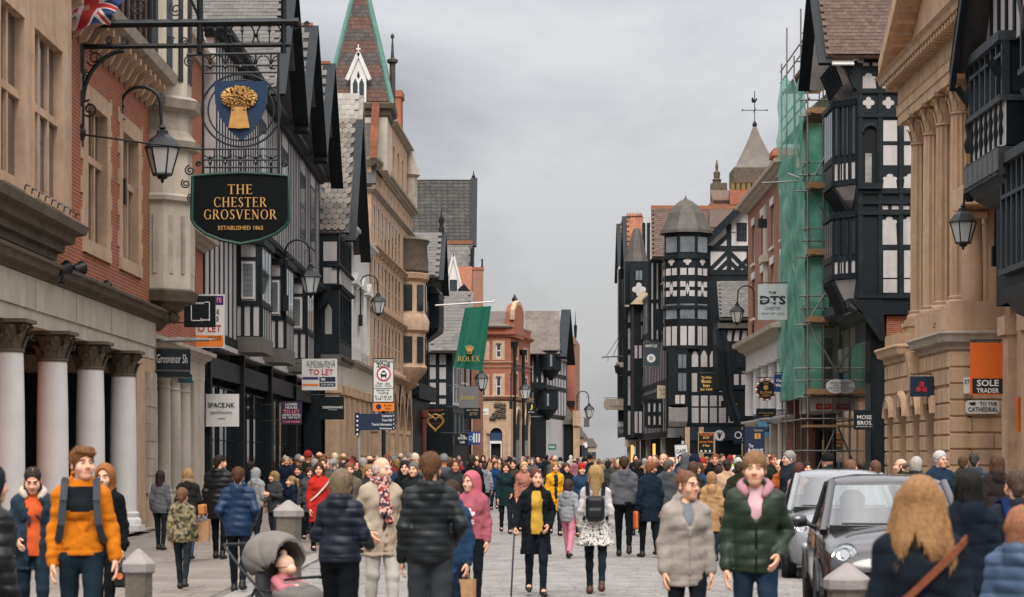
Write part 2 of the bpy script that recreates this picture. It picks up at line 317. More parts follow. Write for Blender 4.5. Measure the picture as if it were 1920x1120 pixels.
# ------------------------------------------------------------------ figures: signed-distance shapes meshed by surface nets
class SDF:
 def __init__(s,lo,hi,vox):
  s.vox=vox; s.lo=np.array(lo,float); s.n=np.ceil((np.array(hi)-s.lo)/vox).astype(int)+1
  s.D=np.full(s.n,1.0,np.float32); s.ax=[s.lo[i]+vox*np.arange(s.n[i]) for i in range(3)]
 def _sl(s,lo,hi):
  a=np.maximum(np.floor((np.array(lo)-s.lo)/s.vox).astype(int),0); b=np.minimum(np.ceil((np.array(hi)-s.lo)/s.vox).astype(int)+1,s.n)
  if np.any(b <= a): return None
  sl=tuple(slice(a[i],b[i]) for i in range(3))
  return sl,s.ax[0][sl[0]][:,None,None],s.ax[1][sl[1]][None,:,None],s.ax[2][sl[2]][None,None,:]
 def _put(s,sl,d,k,op):
  a=s.D[sl]
  if op=='sub':
   if k: h=np.clip(.5-.5*(a+d)/k,0,1); s.D[sl]=a+(-d-a)*h+k*h*(1-h)
   else: s.D[sl]=np.maximum(a,-d)
  else:
   if k: h=np.clip(.5+.5*(a-d)/k,0,1); s.D[sl]=a+(d-a)*h-k*h*(1-h)
   else: s.D[sl]=np.minimum(a,d)
 def cap(s,a,b,ra,rb=None,k=.02,op='add',flat=None):
  rb=ra if rb is None else rb; a=np.array(a,float); b=np.array(b,float); m=max(ra,rb)+max(k,.01)+3*s.vox
  q=s._sl(np.minimum(a,b)-m,np.maximum(a,b)+m)
  if q is None: return s
  sl,x,y,z=q; ba=b-a; L=max(ba @ ba,1e-9)
  t=np.clip(((x-a[0])*ba[0]+(y-a[1])*ba[1]+(z-a[2])*ba[2])/L,0,1)
  dy=(y-a[1]-t*ba[1])
  if flat: dy=dy/flat
  d=np.sqrt((x-a[0]-t*ba[0])**2+dy**2+(z-a[2]-t*ba[2])**2)-(ra+(rb-ra)*t)
  s._put(sl,d,k,op); return s
 def ell(s,c,r,k=.02,op='add',rx=0.0,rz=0.0,ry=0.0):
  c=np.array(c,float); r=np.array(r,float); m=r.max()+max(k,.01)+3*s.vox
  q=s._sl(c-m,c+m)
  if q is None: return s
  sl,x,y,z=q; X,Y,Z=np.broadcast_arrays(x-c[0],y-c[1],z-c[2])
  if rx: cs,sn=math.cos(rx),math.sin(rx); Y,Z=cs*Y+sn*Z,-sn*Y+cs*Z
  if ry: cs,sn=math.cos(ry),math.sin(ry); X,Z=cs*X-sn*Z,sn*X+cs*Z
  if rz: cs,sn=math.cos(rz),math.sin(rz); X,Y=cs*X+sn*Y,-sn*X+cs*Y
  k0=np.sqrt((X/r[0])**2+(Y/r[1])**2+(Z/r[2])**2); k1=np.sqrt((X/r[0]**2)**2+(Y/r[1]**2)**2+(Z/r[2]**2)**2)
  d=k0*(k0-1)/np.maximum(k1,1e-6); s._put(sl,d,k,op); return s
 def rbox(s,c,h,r=.01,k=.0,op='add',rz=0.0):
  c=np.array(c,float); h=np.array(h,float); m=np.linalg.norm(h)+max(k,.01)+3*s.vox
  q=s._sl(c-m,c+m)
  if q is None: return s
  sl,x,y,z=q; X,Y,Z=np.broadcast_arrays(x-c[0],y-c[1],z-c[2])
  if rz: cs,sn=math.cos(rz),math.sin(rz); X,Y=cs*X+sn*Y,-sn*X+cs*Y
  a,b,e=np.abs(X)-h[0]+r,np.abs(Y)-h[1]+r,np.abs(Z)-h[2]+r
  d=np.sqrt(np.maximum(a,0)**2+np.maximum(b,0)**2+np.maximum(e,0)**2)+np.minimum(np.maximum(a,np.maximum(b,e)),0)-r
  s._put(sl,d,k,op); return s
 def grid(s): return s.ax[0][:,None,None],s.ax[1][None,:,None],s.ax[2][None,None,:]
 def below(s,z): s.D=np.maximum(s.D,(z-s.grid()[2]).astype(np.float32)); return s      # cut away what is below z
 def above(s,z): s.D=np.maximum(s.D,(s.grid()[2]-z).astype(np.float32)); return s
 def mod(s,f): s.D=(s.D+f(*s.grid())).astype(np.float32); return s
 def net(s):
  D=np.pad(s.D,1,constant_values=1.0); S=D<0; n=np.array(D.shape)-1
  c=[S[i:n[0]+i,j:n[1]+j,k:n[2]+k] for i in (0,1) for j in (0,1) for k in (0,1)]
  tot=sum(x.astype(np.int8) for x in c); act=(tot>0) & (tot<8); I=np.argwhere(act)
  if not len(I): return np.zeros((0,3)),np.zeros((0,4),int)
  idx=np.full(n,-1,np.int64); idx[act]=np.arange(len(I))
  acc=np.zeros((len(I),3)); cnt=np.zeros(len(I))
  cs=[(i,j,k) for i in (0,1) for j in (0,1) for k in (0,1)]
  vals={q: D[I[:,0]+q[0],I[:,1]+q[1],I[:,2]+q[2]] for q in cs}
  for q in cs:
   for ax in range(3):
    if q[ax]: continue
    q2=list(q); q2[ax]=1; q2=tuple(q2); a,b=vals[q],vals[q2]; m=(a<0) != (b<0)
    t=np.where(m,a/np.where(m,a-b,1),0); p=np.tile(np.array(q,float),(len(I),1)); p[:,ax]+=t
    acc+=p*m[:,None]; cnt+=m
  V=(I+acc/cnt[:,None]-1)*s.vox+s.lo; F=[]
  for ax in range(3):
   o=[0,1,2]; o.remove(ax); sl0=[slice(1,n[i]) for i in range(3)]; sl0[ax]=slice(0,n[ax])
   sl1=list(sl0); sl1[ax]=slice(1,n[ax]+1)
   a=S[tuple(sl0)]; b=S[tuple(sl1)]
   for flip,m in ((False,a & ~b),(True,~a & b)):
    E=np.argwhere(m)
    if not len(E): continue
    base=E.copy(); base[:,o[0]]+=1; base[:,o[1]]+=1
    def cell(d0,d1):
     w=base.copy(); w[:,o[0]] -= d0; w[:,o[1]] -= d1; return idx[w[:,0],w[:,1],w[:,2]]
    Q=np.stack([cell(1,1),cell(0,1),cell(0,0),cell(1,0)],1)
    if (ax==1) != flip: Q=Q[:,::-1]
    F.append(Q)
  return V,np.concatenate(F)
def np_mesh(name,V,F,mats,mi=None,smooth=True):
 me=bpy.data.meshes.new(name); nv,nf,k=len(V),len(F),F.shape[1]
 me.vertices.add(nv); me.vertices.foreach_set('co',np.ascontiguousarray(V,np.float32).ravel())
 me.loops.add(nf*k); me.loops.foreach_set('vertex_index',np.ascontiguousarray(F,np.int32).ravel())
 me.polygons.add(nf); me.polygons.foreach_set('loop_start',np.arange(0,nf*k,k,dtype=np.int32)); me.polygons.foreach_set('loop_total',np.full(nf,k,np.int32))
 for m in mats: me.materials.append(m)
 if mi is not None: me.polygons.foreach_set('material_index',np.ascontiguousarray(mi,np.int32))
 me.polygons.foreach_set('use_smooth',np.full(nf,smooth)); me.update(); return me
# head in its own frame: origin at the head's centre (eye height about 0), facing -y, for a 1.75 m figure
def head_net(vox,fem):
 s=SDF((-.12,-.15,-.2),(.12,.14,.15),vox)
 s.ell((0,.012,.035),(.074,.094,.088),.02)
 s.ell((0,-.035,-.045),(.056 if fem else .06,.062,.075),.03)
 s.ell((0,-.062,-.092),(.026 if fem else .032,.026,.024),.025)        # chin
 s.cap((0,-.09,.018),(0,-.112,-.026),.009,.014,.012)               # nose
 s.cap((-.012,-.098,-.031),(.012,-.098,-.031),.009,.009,.008)
 s.cap((-.036,-.083,.026),(.036,-.083,.026),.011,.011,.014)        # brow
 for q in (-1,1):
  s.ell((q*.032,-.098,.006),(.019,.014,.011),.012,'sub')       # eye socket
  s.ell((q*.031,-.078,.005),(.014,.013,.011),.004)
  s.ell((q*.046,-.062,-.028),(.022,.026,.026),.03)              # cheek
  s.ell((q*.077,.012,-.008),(.01,.02,.031),.008,rz=q*.4)     # ear
  s.ell((q*.085,.006,-.006),(.006,.01,.016),.006,'sub')
 s.cap((-.018,-.088,-.056),(.018,-.088,-.056),.0085,.0085,.008)     # lips
 s.cap((-.022,-.1,-.0565),(.022,-.1,-.0565),.003,.003,.004,'sub')
 s.cap((-.014,-.086,-.066),(.014,-.086,-.066),.009,.009,.008)
 s.cap((0,.02,-.06),(0,.035,-.19),.054 if not fem else .047,.058 if not fem else .05,.03)     # neck
 V,F=s.net(); c=V[F].mean(1); mi=np.zeros(len(F),int); ax=np.abs(c[:,0]); fr=c[:,1]<-.05
 mi[fr & (ax<.024) & (np.abs(c[:,2]+.058)<.013) & (c[:,1]<-.082)]=1
 eye=((ax-.031)/.0145)**2+((c[:,2]-.005)/.0062)**2<1
 mi[fr & eye]=2; mi[fr & eye & (((ax-.031)/.0075)**2+((c[:,2]-.005)/.009)**2<1.4)]=3
 mi[fr & (np.abs(ax-.033)<.021) & (np.abs(c[:,2]-.0285+(ax-.033)*.12)<.0065) & (c[:,1]<-.06)]=4
 return V,F,mi,c
def hand_net(vox,pose):
 """right-hand-like hand hanging down from the wrist at the origin, palm facing +x, thumb forward (-y)"""
 s=SDF((-.07,-.1,-.22),(.08,.08,.05),vox)
 s.cap((0,0,.04),(0,0,-.01),.027,.026,.02,flat=1.1); s.ell((0,0,-.055),(.017,.042,.048),.02)
 s.ell((.008,-.022,-.04),(.016,.02,.03),.015)
 L=(.072,.08,.075,.058)
 for i,(yy,ln) in enumerate(zip((-.031,-.0105,.0105,.0305),L)):
  c1,c2,c3={'relax': (.25,.55,.85),'grip': (1.1,2.3,3.0),'flat': (.05,.15,.25)}[pose]
  c1+=.05*i; p=Vector((0,yy,-.09)); a=0
  for seg,ang in ((.46,c1),(.31,c2),(.23,c3)):
   q=p+Vector((math.sin(ang),0,-math.cos(ang)))*ln*seg; s.cap(p,q,.0095,.0085,.004); p=q
 t0=Vector((.004,-.03,-.03)); cl=.045 if pose=='grip' else .018
 t1=t0+Vector((.012,-.028,-.026)); t2=t1+Vector((cl*.5,-.008 if pose != 'grip' else .012,-.026)); t3=t2+Vector((cl*.5,.0 if pose != 'grip' else .016,-.02))
 s.cap(t0,t1,.014,.011,.008); s.cap(t1,t2,.0105,.0095,.004); s.cap(t2,t3,.0095,.0075,.004)
 return s.net()
_HEAD={}; _HAND={}
def get_head(lod,fem):
 k=(lod,fem)
 if k not in _HEAD: _HEAD[k]=head_net({0: .0048,1: .008,2: .0125}[lod],fem)
 return _HEAD[k]
def get_hand(lod,pose):
 k=(lod,pose)
 if k not in _HAND: _HAND[k]=hand_net({0: .0045,1: .0065,2: .011}[lod],pose)
 return _HAND[k]
def hair_net(style,vox,seed):
 """hair, hats and raised hoods in the head's frame"""
 s=SDF((-.2,-.19,-.52),(.2,.24,.22),vox); g=random.Random(seed)
 def strand(f,a):
  p1,p2=g.random()*6,g.random()*6
  s.mod(lambda x,y,z: a*np.sin(f*x+9*z+p1)*np.sin(f*.8*y+p2+5*z))
 if style in ('short','quiff','receding','cropped'):
  t=.006 if style=='cropped' else .014
  s.ell((0,.018,.045),(.076+t,.094+t,.082+t),0)
  s.cap((0,.075,-.02),(0,.065,-.06),.05,.04,.03)
  if style=='quiff':
   s.cap((-.05,-.06,.095),(.05,-.055,.102),.024,.028,.02); s.cap((-.03,-.088,.085),(.055,-.075,.075),.016,.018,.015)
  s.ell((0,-.11,-.02),(.078,.085,.085 if style != 'receding' else .125),.01,'sub')
  for q in (-1,1): s.ell((q*.095,-.02,-.06),(.04,.06,.055),.01,'sub')
  strand(130,.0035)
 elif style=='fringe':
  s.ell((0,.015,.045),(.09,.107,.097),0); s.cap((0,.075,-.03),(0,.065,-.07),.055,.04,.03)
  s.ell((0,-.125,-.035),(.07,.075,.08),.008,'sub'); strand(130,.0035)
  for q in (-1,1): s.ell((q*.1,-.03,-.07),(.04,.06,.055),.01,'sub')
 elif style in ('long','longdark'):
  s.ell((0,.018,.045),(.09,.108,.096),0); s.cap((0,.07,0),(0,.1,-.3),.085,.055,.05,flat=.62)
  for q in (-1,1): s.cap((q*.07,.02,.0),(q*.085,.055,-.26),.038,.026,.03)
  s.ell((0,-.115,-.03),(.068,.085,.105),.012,'sub'); strand(95,.006); strand(180,.003)
 elif style=='parted':      # long loose hair split over both shoulders, seen from behind
  s.ell((0,.015,.045),(.092,.11,.098),0)
  s.cap((0,.06,0),(0,.1,-.2),.1,.125,.04,flat=.5)
  for q in (-1,1): s.cap((q*.07,.04,.0),(q*.13,.06,-.27),.055,.055,.05,flat=.6)
  s.cap((0,.12,-.13),(0,.14,-.42),.012,.1,.03,'sub')
  s.ell((0,-.115,-.03),(.07,.085,.105),.012,'sub'); s.mod(lambda x,y,z: .0018*np.sin(150*x+8*np.sin(6*z))+0*y)
 elif style=='bob':
  s.ell((0,.018,.045),(.094,.112,.098),0); s.cap((0,.06,0),(0,.06,-.075),.098,.088,.03,flat=.85)
  s.ell((0,-.13,-.05),(.07,.1,.12),.012,'sub'); s.below(-.125); strand(95,.005)
 elif style=='ponytail':
  s.ell((0,.018,.045),(.082,.1,.088),0); s.cap((0,.11,.05),(0,.15,.03),.028,.03,.02); s.cap((0,.15,.03),(0,.15,-.16),.036,.014,.02)
  s.ell((0,-.11,-.02),(.08,.082,.1),.01,'sub'); strand(130,.003)
  for q in (-1,1): s.ell((q*.095,-.02,-.06),(.04,.06,.06),.01,'sub')
 elif style=='plaits':
  s.ell((0,.018,.045),(.082,.1,.088),0)
  for q in (-1,1):
   for i in range(9): s.ell((q*(.07+.004*i),.03-.012*i,-.03-.034*i),(.017,.017,.022),.006)
  s.ell((0,-.11,-.02),(.076,.082,.095),.01,'sub'); s.rbox((0,.02,.14),(.003,.15,.03),.002,.004,'sub')
 elif style=='bun':
  s.ell((0,.018,.045),(.081,.099,.087),0); s.ell((0,.085,.11),(.038,.036,.034),.01)
  s.ell((0,-.11,-.02),(.08,.082,.108),.01,'sub'); strand(130,.003)
  for q in (-1,1): s.ell((q*.095,-.02,-.06),(.04,.06,.06),.01,'sub')
 elif style=='bald':        # a low band of short hair round the sides and back
  s.ell((0,.02,.02),(.08,.098,.07),0); s.above(.06); s.ell((0,-.1,.0),(.1,.1,.12),.01,'sub'); strand(150,.002)
  for q in (-1,1): s.ell((q*.095,-.02,-.06),(.04,.06,.055),.01,'sub')
 elif style in ('beanie','bobble'):
  s.ell((0,.014,.055),(.09,.107,.108),0); s.ell((0,.012,.03),(.094,.111,.026),.01); s.below(.002 if style=='bobble' else .012)
  if style=='bobble': s.ell((0,.02,.178),(.036,.036,.034),.012)
  s.mod(lambda x,y,z: .0025*np.sin(np.arctan2(y,x)*34)+0*z)
 elif style=='cap':
  s.ell((0,.014,.05),(.086,.104,.09),0); s.below(.03); s.ell((0,-.115,.035),(.07,.07,.009),.006)
 elif style=='hoodup':
  s.ell((0,.02,.03),(.105,.125,.125),0); s.cap((0,.05,-.05),(0,.05,-.15),.1,.105,.05); s.ell((0,-.12,-.01),(.076,.14,.105),.012,'sub')
  s.ell((0,-.02,-.02),(.074,.09,.1),.0,'sub')
 V,F=s.net(); return V,F
_HAIR={}
def get_hair(style,lod,seed=0):
 k=(style,lod,seed % 3)
 if k not in _HAIR: _HAIR[k]=hair_net(style,{0: .0075,1: .011,2: .017}[lod],seed)
 return _HAIR[k]
SKINS=['#d9a488','#cf9a7c','#c48a6c','#e0b096','#b87d5e']
def cloth(hexc,sheen=False,kind='cloth'):
 if kind=='shiny': return mat('shell_fabric_' +hexc,hexc,.5,.16,9,bump=.12,bscale=26,spec=.3)
 return mat('cloth_' +hexc,hexc,.9,.16,9,bump=.1,bscale=70,spec=.12)
def hairmat(hexc):
 return mat('hair_' +hexc,hexc,.62,.4,60,bump=.4,bscale=110,spec=.2)
def printmat(key,cols,scale=14,lo=.42,hi=.58):
 """blotchy printed cloth (camouflage, patterned skirt)"""
 if key in MATS: return MATS[key]
 m=mat(key,cols[0],.85,0); nt=m.node_tree; n=nt.nodes; l=nt.links; b=n['Principled BSDF']
 tc=n.new('ShaderNodeTexCoord'); prev=None
 for i,c in enumerate(cols[1:]):
  t=n.new('ShaderNodeTexNoise'); t.inputs['Scale'].default_value=scale*(1+.2*i); t.inputs['Detail'].default_value=1.5
  mp=n.new('ShaderNodeMapping'); mp.inputs['Location'].default_value=(3.3*i,1.7*i,9.1*i); l.new(tc.outputs['Object'],mp.inputs[0]); l.new(mp.outputs[0],t.inputs['Vector'])
  g=n.new('ShaderNodeMath'); g.operation='GREATER_THAN'; g.inputs[1].default_value=.53; l.new(t.outputs['Fac'],g.inputs[0])
  mx=n.new('ShaderNodeMix'); mx.data_type='RGBA'; l.new(g.outputs[0],mx.inputs[0])
  if prev is None: mx.inputs[6].default_value=(*lin(cols[0]),1)
  else: l.new(prev,mx.inputs[6])
  mx.inputs[7].default_value=(*lin(c),1); prev=mx.outputs[2]
 l.new(prev,b.inputs['Base Color']); return m
ARMS={  # elbow and wrist for the left side (x > 0) at 1.75 m; mirrored for the other
 'down': ((.238,.035,1.14),(.25,-.04,.89)),'fwd': ((.245,-.03,1.16),(.25,-.2,.95)),'back': ((.25,.1,1.16),(.27,.11,.91)),
 'pocket': ((.275,.1,1.17),(.2,-.085,.99)),'push': ((.27,.0,1.16),(.24,-.27,1.06)),'phone': ((.24,-.02,1.15),(.12,-.26,1.22)),
 'strap': ((.23,-.04,1.15),(.13,-.16,1.36)),'hold': ((.245,.02,1.15),(.2,-.22,1.02)),'out': ((.265,.03,1.16),(.3,-.03,.92)),
 'cane': ((.29,.03,1.17),(.335,-.1,.96)),
}
def person(label,loc,face=0,h=1.75,lod=1,fem=False,wide=1.0,stride=.12,swing=1,arms=('down','down'),hands=None,head=(0,0),lean=0.0,
   skin=0,hair=('short','#3a2a1e'),top=None,inner=None,legs=None,skirt=None,shoes='#1c1a1a',beard=None,group=None,seed=0,cat='person',extras=None):
 """One figure: continuous body mesh (named person) carrying clothes, hair and shoes. Faces -y, turned by 'face' degrees."""
 g=random.Random(seed*77+5); S=h/1.75; vb={0: .016,1: .022,2: .034}[lod]; vc={0: .0115,1: .0165,2: .027}[lod]
 sk=SKINS[skin % 5]; skm=mat('skin_' +sk,sk,.5,.07,14,spec=.35)
 hm=hairmat(hair[1]) if hair[0] not in ('beanie','bobble','cap','hoodup') else cloth(hair[1])
 browc=hair[2] if len(hair)>2 else ('#3a2a1e' if hair[0] in ('beanie','bobble','cap','hoodup') else hair[1])
 W=wide; shx=(.14 if fem else .158)*(.6+.4*W)
 lean_v=lambda p: Vector((p[0],p[1]-(p[2]-.95)*math.tan(lean) if p[2]>.95 else p[1],p[2]))
 sh={q: lean_v((q*shx,.015,1.39)) for q in (1,-1)}
 arm={}
 for q,name in ((1,arms[0]),(-1,arms[1])):
  e,w=ARMS[name] if isinstance(name,str) else name
  arm[q]=[sh[q]]+[lean_v((q*(p[0]-.185+shx)*(1 if abs(p[0])<.2 else (.75+.25*W)),p[1],p[2])) for p in (e,w)]
 leg={}
 for q in (1,-1):
  f=stride*q*swing; lift=.05 if f<-.05 and stride>.1 else 0.0
  hip=Vector((q*.088,.0,.9)); ank=Vector((q*.085,-f,.085+lift)); kn=(hip+ank)/2+Vector((q*.004,-.035-.12*max(0,-f),.03)); leg[q]=[hip,kn,ank]
 box=((-.62,-.62,-.03),(.62,.62,1.62)) if True else None
 xs=[abs(p.x) for a in arm.values() for p in a]; ys=[p.y for a in list(arm.values())+list(leg.values()) for p in a]
 hxm=max(max(xs)+.11,.36*W+.05); lo=(-hxm,min(min(ys)-.2,-.27),-.03); hi=(hxm,max(max(ys)+.12,.3),1.66)
 def torso(s,t,zlow=None,flare=0.0):
  P3=lambda x,y,z: tuple(lean_v((x,y,z)))
  bust=.012 if fem else 0
  s.ell(P3(0,.012,.96),(.157*W+t,.114*W+t,.13+t),.05); s.ell(P3(0,.006,1.1),((.135 if fem else .148)*W+t,.1*W+t,.15+t),.05)
  s.ell(P3(0,.012,1.29),((.145 if fem else .164)*W+t,.113*W+t,.18+t),.05); s.ell(P3(0,-.03,1.3),(.12*W+t,.09+bust+t,.09+t),.04)
  s.cap(sh[1],sh[-1],.058+t*.8,None,.05); s.cap(P3(0,.03,1.43),P3(0,.025,1.5),.08+t*.6,.058+t*.5,.05)
  for q in (1,-1): s.cap(P3(q*.05,.035,1.49),P3(q*shx*.85,.025,1.425),.045+t*.5,.05+t*.7,.04)
  if zlow is not None:
   s.cap(P3(0,.01,1.05),(0,.0,zlow),.148*W+t,(.152+flare)*W+t,.05,flat=.74); s.below(zlow)
 def sleeves(s,t,to=1.0):
  for q in (1,-1):
   a,e,w=arm[q]; w2=e+(w-e)*to; s.cap(a,e,.052+t,.042+t,.035); s.cap(e,w2,.043+t,.034+t,.03)
 def folds(s,t,hem):
  if lod>1: return
  for q in (1,-1):      # bunching along the sleeves
   a,e,w=arm[q]
   for u in (.45,.75,.95,1.12,1.3,1.55,1.78): p=a+(e-a)*u if u<1 else e+(w-e)*(u-1); r=.05+t+g.uniform(-.001,.006)-.006*u; n_=Vector((g.uniform(-.014,.014),g.uniform(-.014,.014),g.uniform(-.008,.008))); s.cap(p-n_,p+n_,r-.004,r-.004,.012)
  for i in range(11):    # drapery across front and back
   sd=-1 if i % 3 else 1; x0,z0=g.uniform(-.15,.15)*W,g.uniform(hem+.04,1.32); dx,dz=g.uniform(-.09,.09),g.uniform(.06,.16)
   P_=[lean_v((x,sd*((.112*W+t)*math.sqrt(max(.05,1-(x/(.17*W+t))**2))-.008),z)) for x,z in ((x0,z0),(max(-.15,min(.15,x0+dx)),z0+dz))]; s.cap(P_[0],P_[1],.015,.008,.018)
 def legs_sdf(s,t,to=.97,loose=0.0):
  for q in (1,-1):
   hp,kn,an=leg[q]; a2=kn+(an-kn)*to; s.cap(hp+Vector((0,0,.02)),kn,.088*(.5+.5*W)+t+loose*.3,.056+t+loose,.03); s.cap(kn,a2,.055+t+loose,.04+t+loose,.025)
   s.ell((kn+(an-kn)*.28+Vector((0,.022,0))),(.04+t,.045+t,.1),.03)
 # ---- body
 s=SDF(lo,hi,vb); torso(s,-.006); legs_sdf(s,-.004,1.0); sleeves(s,-.008,1.0)
 for q in (1,-1): an=leg[q][2]; s.cap(an,an+Vector((q*.01,-.12,-.05)),.036,.03,.02)
 bV,bF=s.net(); bmi=np.zeros(len(bF),int)
 hV,hF,hmi,hc=get_head(lod,fem)
 if beard:
  hmi=hmi.copy(); hmi[(hmi==0) & (hc[:,2]<-.045 if beard[0]=='full' else hc[:,2]<-.05) & (hc[:,1]<.0) & (hc[:,2]>-.125) & ~((np.abs(hc[:,0])<.02) & (np.abs(hc[:,2]+.06)<.012))]=5
 npos=lean_v((0,.0,1.635)); hrot=Matrix.Rotation(rad(head[0]),3,'Z') @ Matrix.Rotation(rad(head[1]),3,'X'); R3=np.array(hrot); pv=np.array((0,.03,-.14))
 hs=1.04 if h>1.5 else 1.0+(1.5-h)*.7
 def to_head(V): return ((V*hs-pv) @ R3.T+pv)+np.array(npos)
 VV=[bV,to_head(hV)]; FF=[bF,hF+len(bV)]; MM=[bmi,hmi]; nV=len(bV)+len(hV)
 for i,q in enumerate((1,-1)):
  e,w=arm[q][1],arm[q][2]; d=(w-e).normalized(); hp=(hands or ('relax','relax'))[i]
  if hp is None: continue
  V,F=get_hand(lod,hp); V=V.copy()
  zax=-d; xa=Vector((-q,0,0)); xa=(xa-zax*xa.dot(zax)).normalized(); ya=zax.cross(xa)
  if q==1: V[:,1] *= 1; M=np.array([xa,-ya if ya.y<0 else ya,zax]).T
  else: M=np.array([xa,ya if ya.y>0 else -ya,zax]).T
  if np.linalg.det(M)<0: F=F[:,::-1]
  VV.append(V @ M.T+np.array(w+d*.01)); FF.append(F+nV); MM.append(np.zeros(len(F),int)); nV+=len(V)
 mats_=[skm,mat('lips_' +sk,tuple(a*b for a,b in zip(lin(sk),(.85,.62,.6))),.45,0),mat('eye_white','#8f8880',.3,0),mat('iris','#2a211b',.2,0),hairmat(browc),hairmat(beard[1]) if beard else skm]
 me=np_mesh('person',np.concatenate(VV)*S,np.concatenate(FF),mats_,np.concatenate(MM))
 root=link('person',me,None,loc,rad(face)); tag(root,label,cat,group)
 def child(nm,s_,m):
  V,F=s_.net() if isinstance(s_,SDF) else s_
  if len(F)==0: return None
  return link(nm,np_mesh(nm,V*S,F,[m]),root)
 def own(nm,lab,ct):      # something carried: a thing of its own, standing where its carrier stands
  return tag(link(nm,None,None,loc,rad(face)),lab,ct)
 def part_of(o,nm,s_,m):
  if isinstance(s_,MB): s_.v=[tuple(Vector(v)*S) for v in s_.v]; return s_.build(nm,m,o,smooth=45)
  V,F=s_.net(); return link(nm,np_mesh(nm,V*S,F,[m]),o)
 # ---- trousers or skirt
 lg=dict(color='#20242c',loose=.0,to=.97); lg.update(legs or {})
 s=SDF((lo[0],lo[1],0.0),(hi[0],hi[1],1.12),vc); legs_sdf(s,.006,lg['to'],lg['loose'])
 P3=lambda x,y,z: (x,y,z)
 s.ell((0,.016,.95),(.168*W+.004,.124*W+.004,.13),.04); s.above(1.06)
 p1=g.random()*6
 s.mod(lambda x,y,z: .004*np.sin(38*z+14*x+p1)*np.sin(16*y+9*z)); child('trousers' if lg['loose']>.004 else 'leggings' if fem else 'trousers',s,lg.get('m') or cloth(lg['color']))
 if skirt:
  s=SDF((-.4,-.4,skirt['hem']-.03),(.4,.4,1.12),vc); s.ell((0,.01,1.0),(.165*W+.01,.125*W+.01,.1),.04); s.cap((0,.01,.99),(0,0,skirt['hem']-.05),.17*W,.17*W+skirt.get('flare',.07),.04,flat=.78)
  s.below(skirt['hem']); s.mod(lambda x,y,z: .008*np.sin(11*np.arctan2(y,x))*np.clip(1.05-z,0,.3)/.3); child('skirt',s,skirt['m'])
 # ---- shoes
 for q in (1,-1):
  an=leg[q][2]; s=SDF((an.x-.1,an.y-.26,an.z-.12),(an.x+.1,an.y+.12,an.z+.12),vc*.75)
  s.cap(an+Vector((0,.02,-.035)),an+Vector((q*.012,-.145,-.052)),.044,.036,.02); s.cap(an+Vector((0,.01,-.03)),an+Vector((0,.005,.03)),.046,.045,.03)
  s.below(an.z-.083); child('shoe',s,mat('shoe_' +shoes,shoes,.5,.1))
 # ---- inner top (seen where the coat is open)
 if inner:
  s=SDF(lo,hi,vc); torso(s,.004,inner.get('hem',.93)); s.cap(lean_v((0,-.0,1.56)),lean_v((0,.03,1.5)),.06,.06,0,'sub')
  s.mod(lambda x,y,z: .003*np.sin(40*z+20*x)); child(inner.get('name','shirt'),s,inner.get('m') or cloth(inner['color']))
 # ---- coat, jacket, hoodie
 t=dict(name='jacket',color='#20252b',t=.022,hem=.84,puff=None,hood=True,collar=.03,open=0,kind='cloth',cuffs=.99,flare=0.0); t.update(top or {})
 T=t['t']; s=SDF(lo,(hi[0],max(hi[1],.33),1.72),vc); torso(s,T,t['hem'],t['flare'])
 if t['open']:
  o_=t['open']; zt,zb=1.5,t['hem']-.05
  w0,w1=(t['vee'] if 'vee' in t else (o_*.6,o_))
  s.cap(lean_v((t.get('ox',0),-.2*W-.02,zb)),lean_v((0,-.16*W-.02,zt)),w0,w1,.01,'sub',flat=3.2)
 VN=lambda: s.cap(lean_v((0,-.15*W-T,t['vneck'])),lean_v((0,-.12*W-T,1.5)),.022,.1,.008,'sub',flat=1.4)
 sleeves(s,T*.7,t['cuffs'])
 nk=lean_v((0,.028,1.5))
 if t['collar']: s.cap(nk+Vector((0,.0,.0)),nk+Vector((0,-.008,.03+t['collar'])),.072+T*.5,.068+T*.3,.03)
 s.cap(nk+Vector((0,-.01,.015)),nk+Vector((0,-.03,.2)),.058,.075,.012,'sub')
 if t['hood'] and t['hood'] != 'up':
  for hx in (-1,1): s.cap(nk+Vector((hx*.075,.03,.01)),nk+Vector((0,.095,-.015)),.038,.045,.03)
  s.ell(nk+Vector((0,.1,-.06)),(.085,.05,.1),.035); s.ell(nk+Vector((0,.05,.07)),(.07,.06,.06),.02,'sub')
 if not t['puff']: folds(s,T*.7,t['hem'])
 if t.get('vneck'): VN()
 if t['puff']:
  pit,amp=t['puff']; ph=g.random()
  s.mod(lambda x,y,z: amp*(.62-np.abs(np.sin(math.pi*(z/pit+ph+.25*np.sin(2.2*x+4*np.abs(y))*.25)))**.55))
 p1,p2=g.random()*6,g.random()*6
 s.mod(lambda x,y,z: .0045*np.sin(26*z+17*np.abs(x)+p1)*np.sin(21*y-15*x+p2)+.0025*np.sin(58*z-22*x+p2))
 if lod<2:       # creases, hem and pocket seams
  ca,cb,cc_=15+5*g.random(),9+4*g.random(),g.random()*6; am=.004 if t['puff'] else .009
  s.mod(lambda x,y,z: am*(1-np.abs(np.sin(ca*z+cb*np.abs(x)*(1.2+np.sin(5*z+cc_))+1.5*np.sin(7*y+cc_))))**5*np.clip(np.sin(4.3*x+3.1*z+cc_)+.55,0,1))
  for zz in (t['hem']+.045,): s.mod(lambda x,y,z: .007*np.exp(-((z-zz)/.008)**2)*(np.abs(x)<.2))
  for q in (-1,1): s.mod(lambda x,y,z: .009*np.exp(-(((np.abs(x)-.09)*.94-(z-1.0)*-.34)/.007)**2)*(np.abs(z-1.0)<.075)*(y<-.05)*(np.abs(x)>.04)*.5)
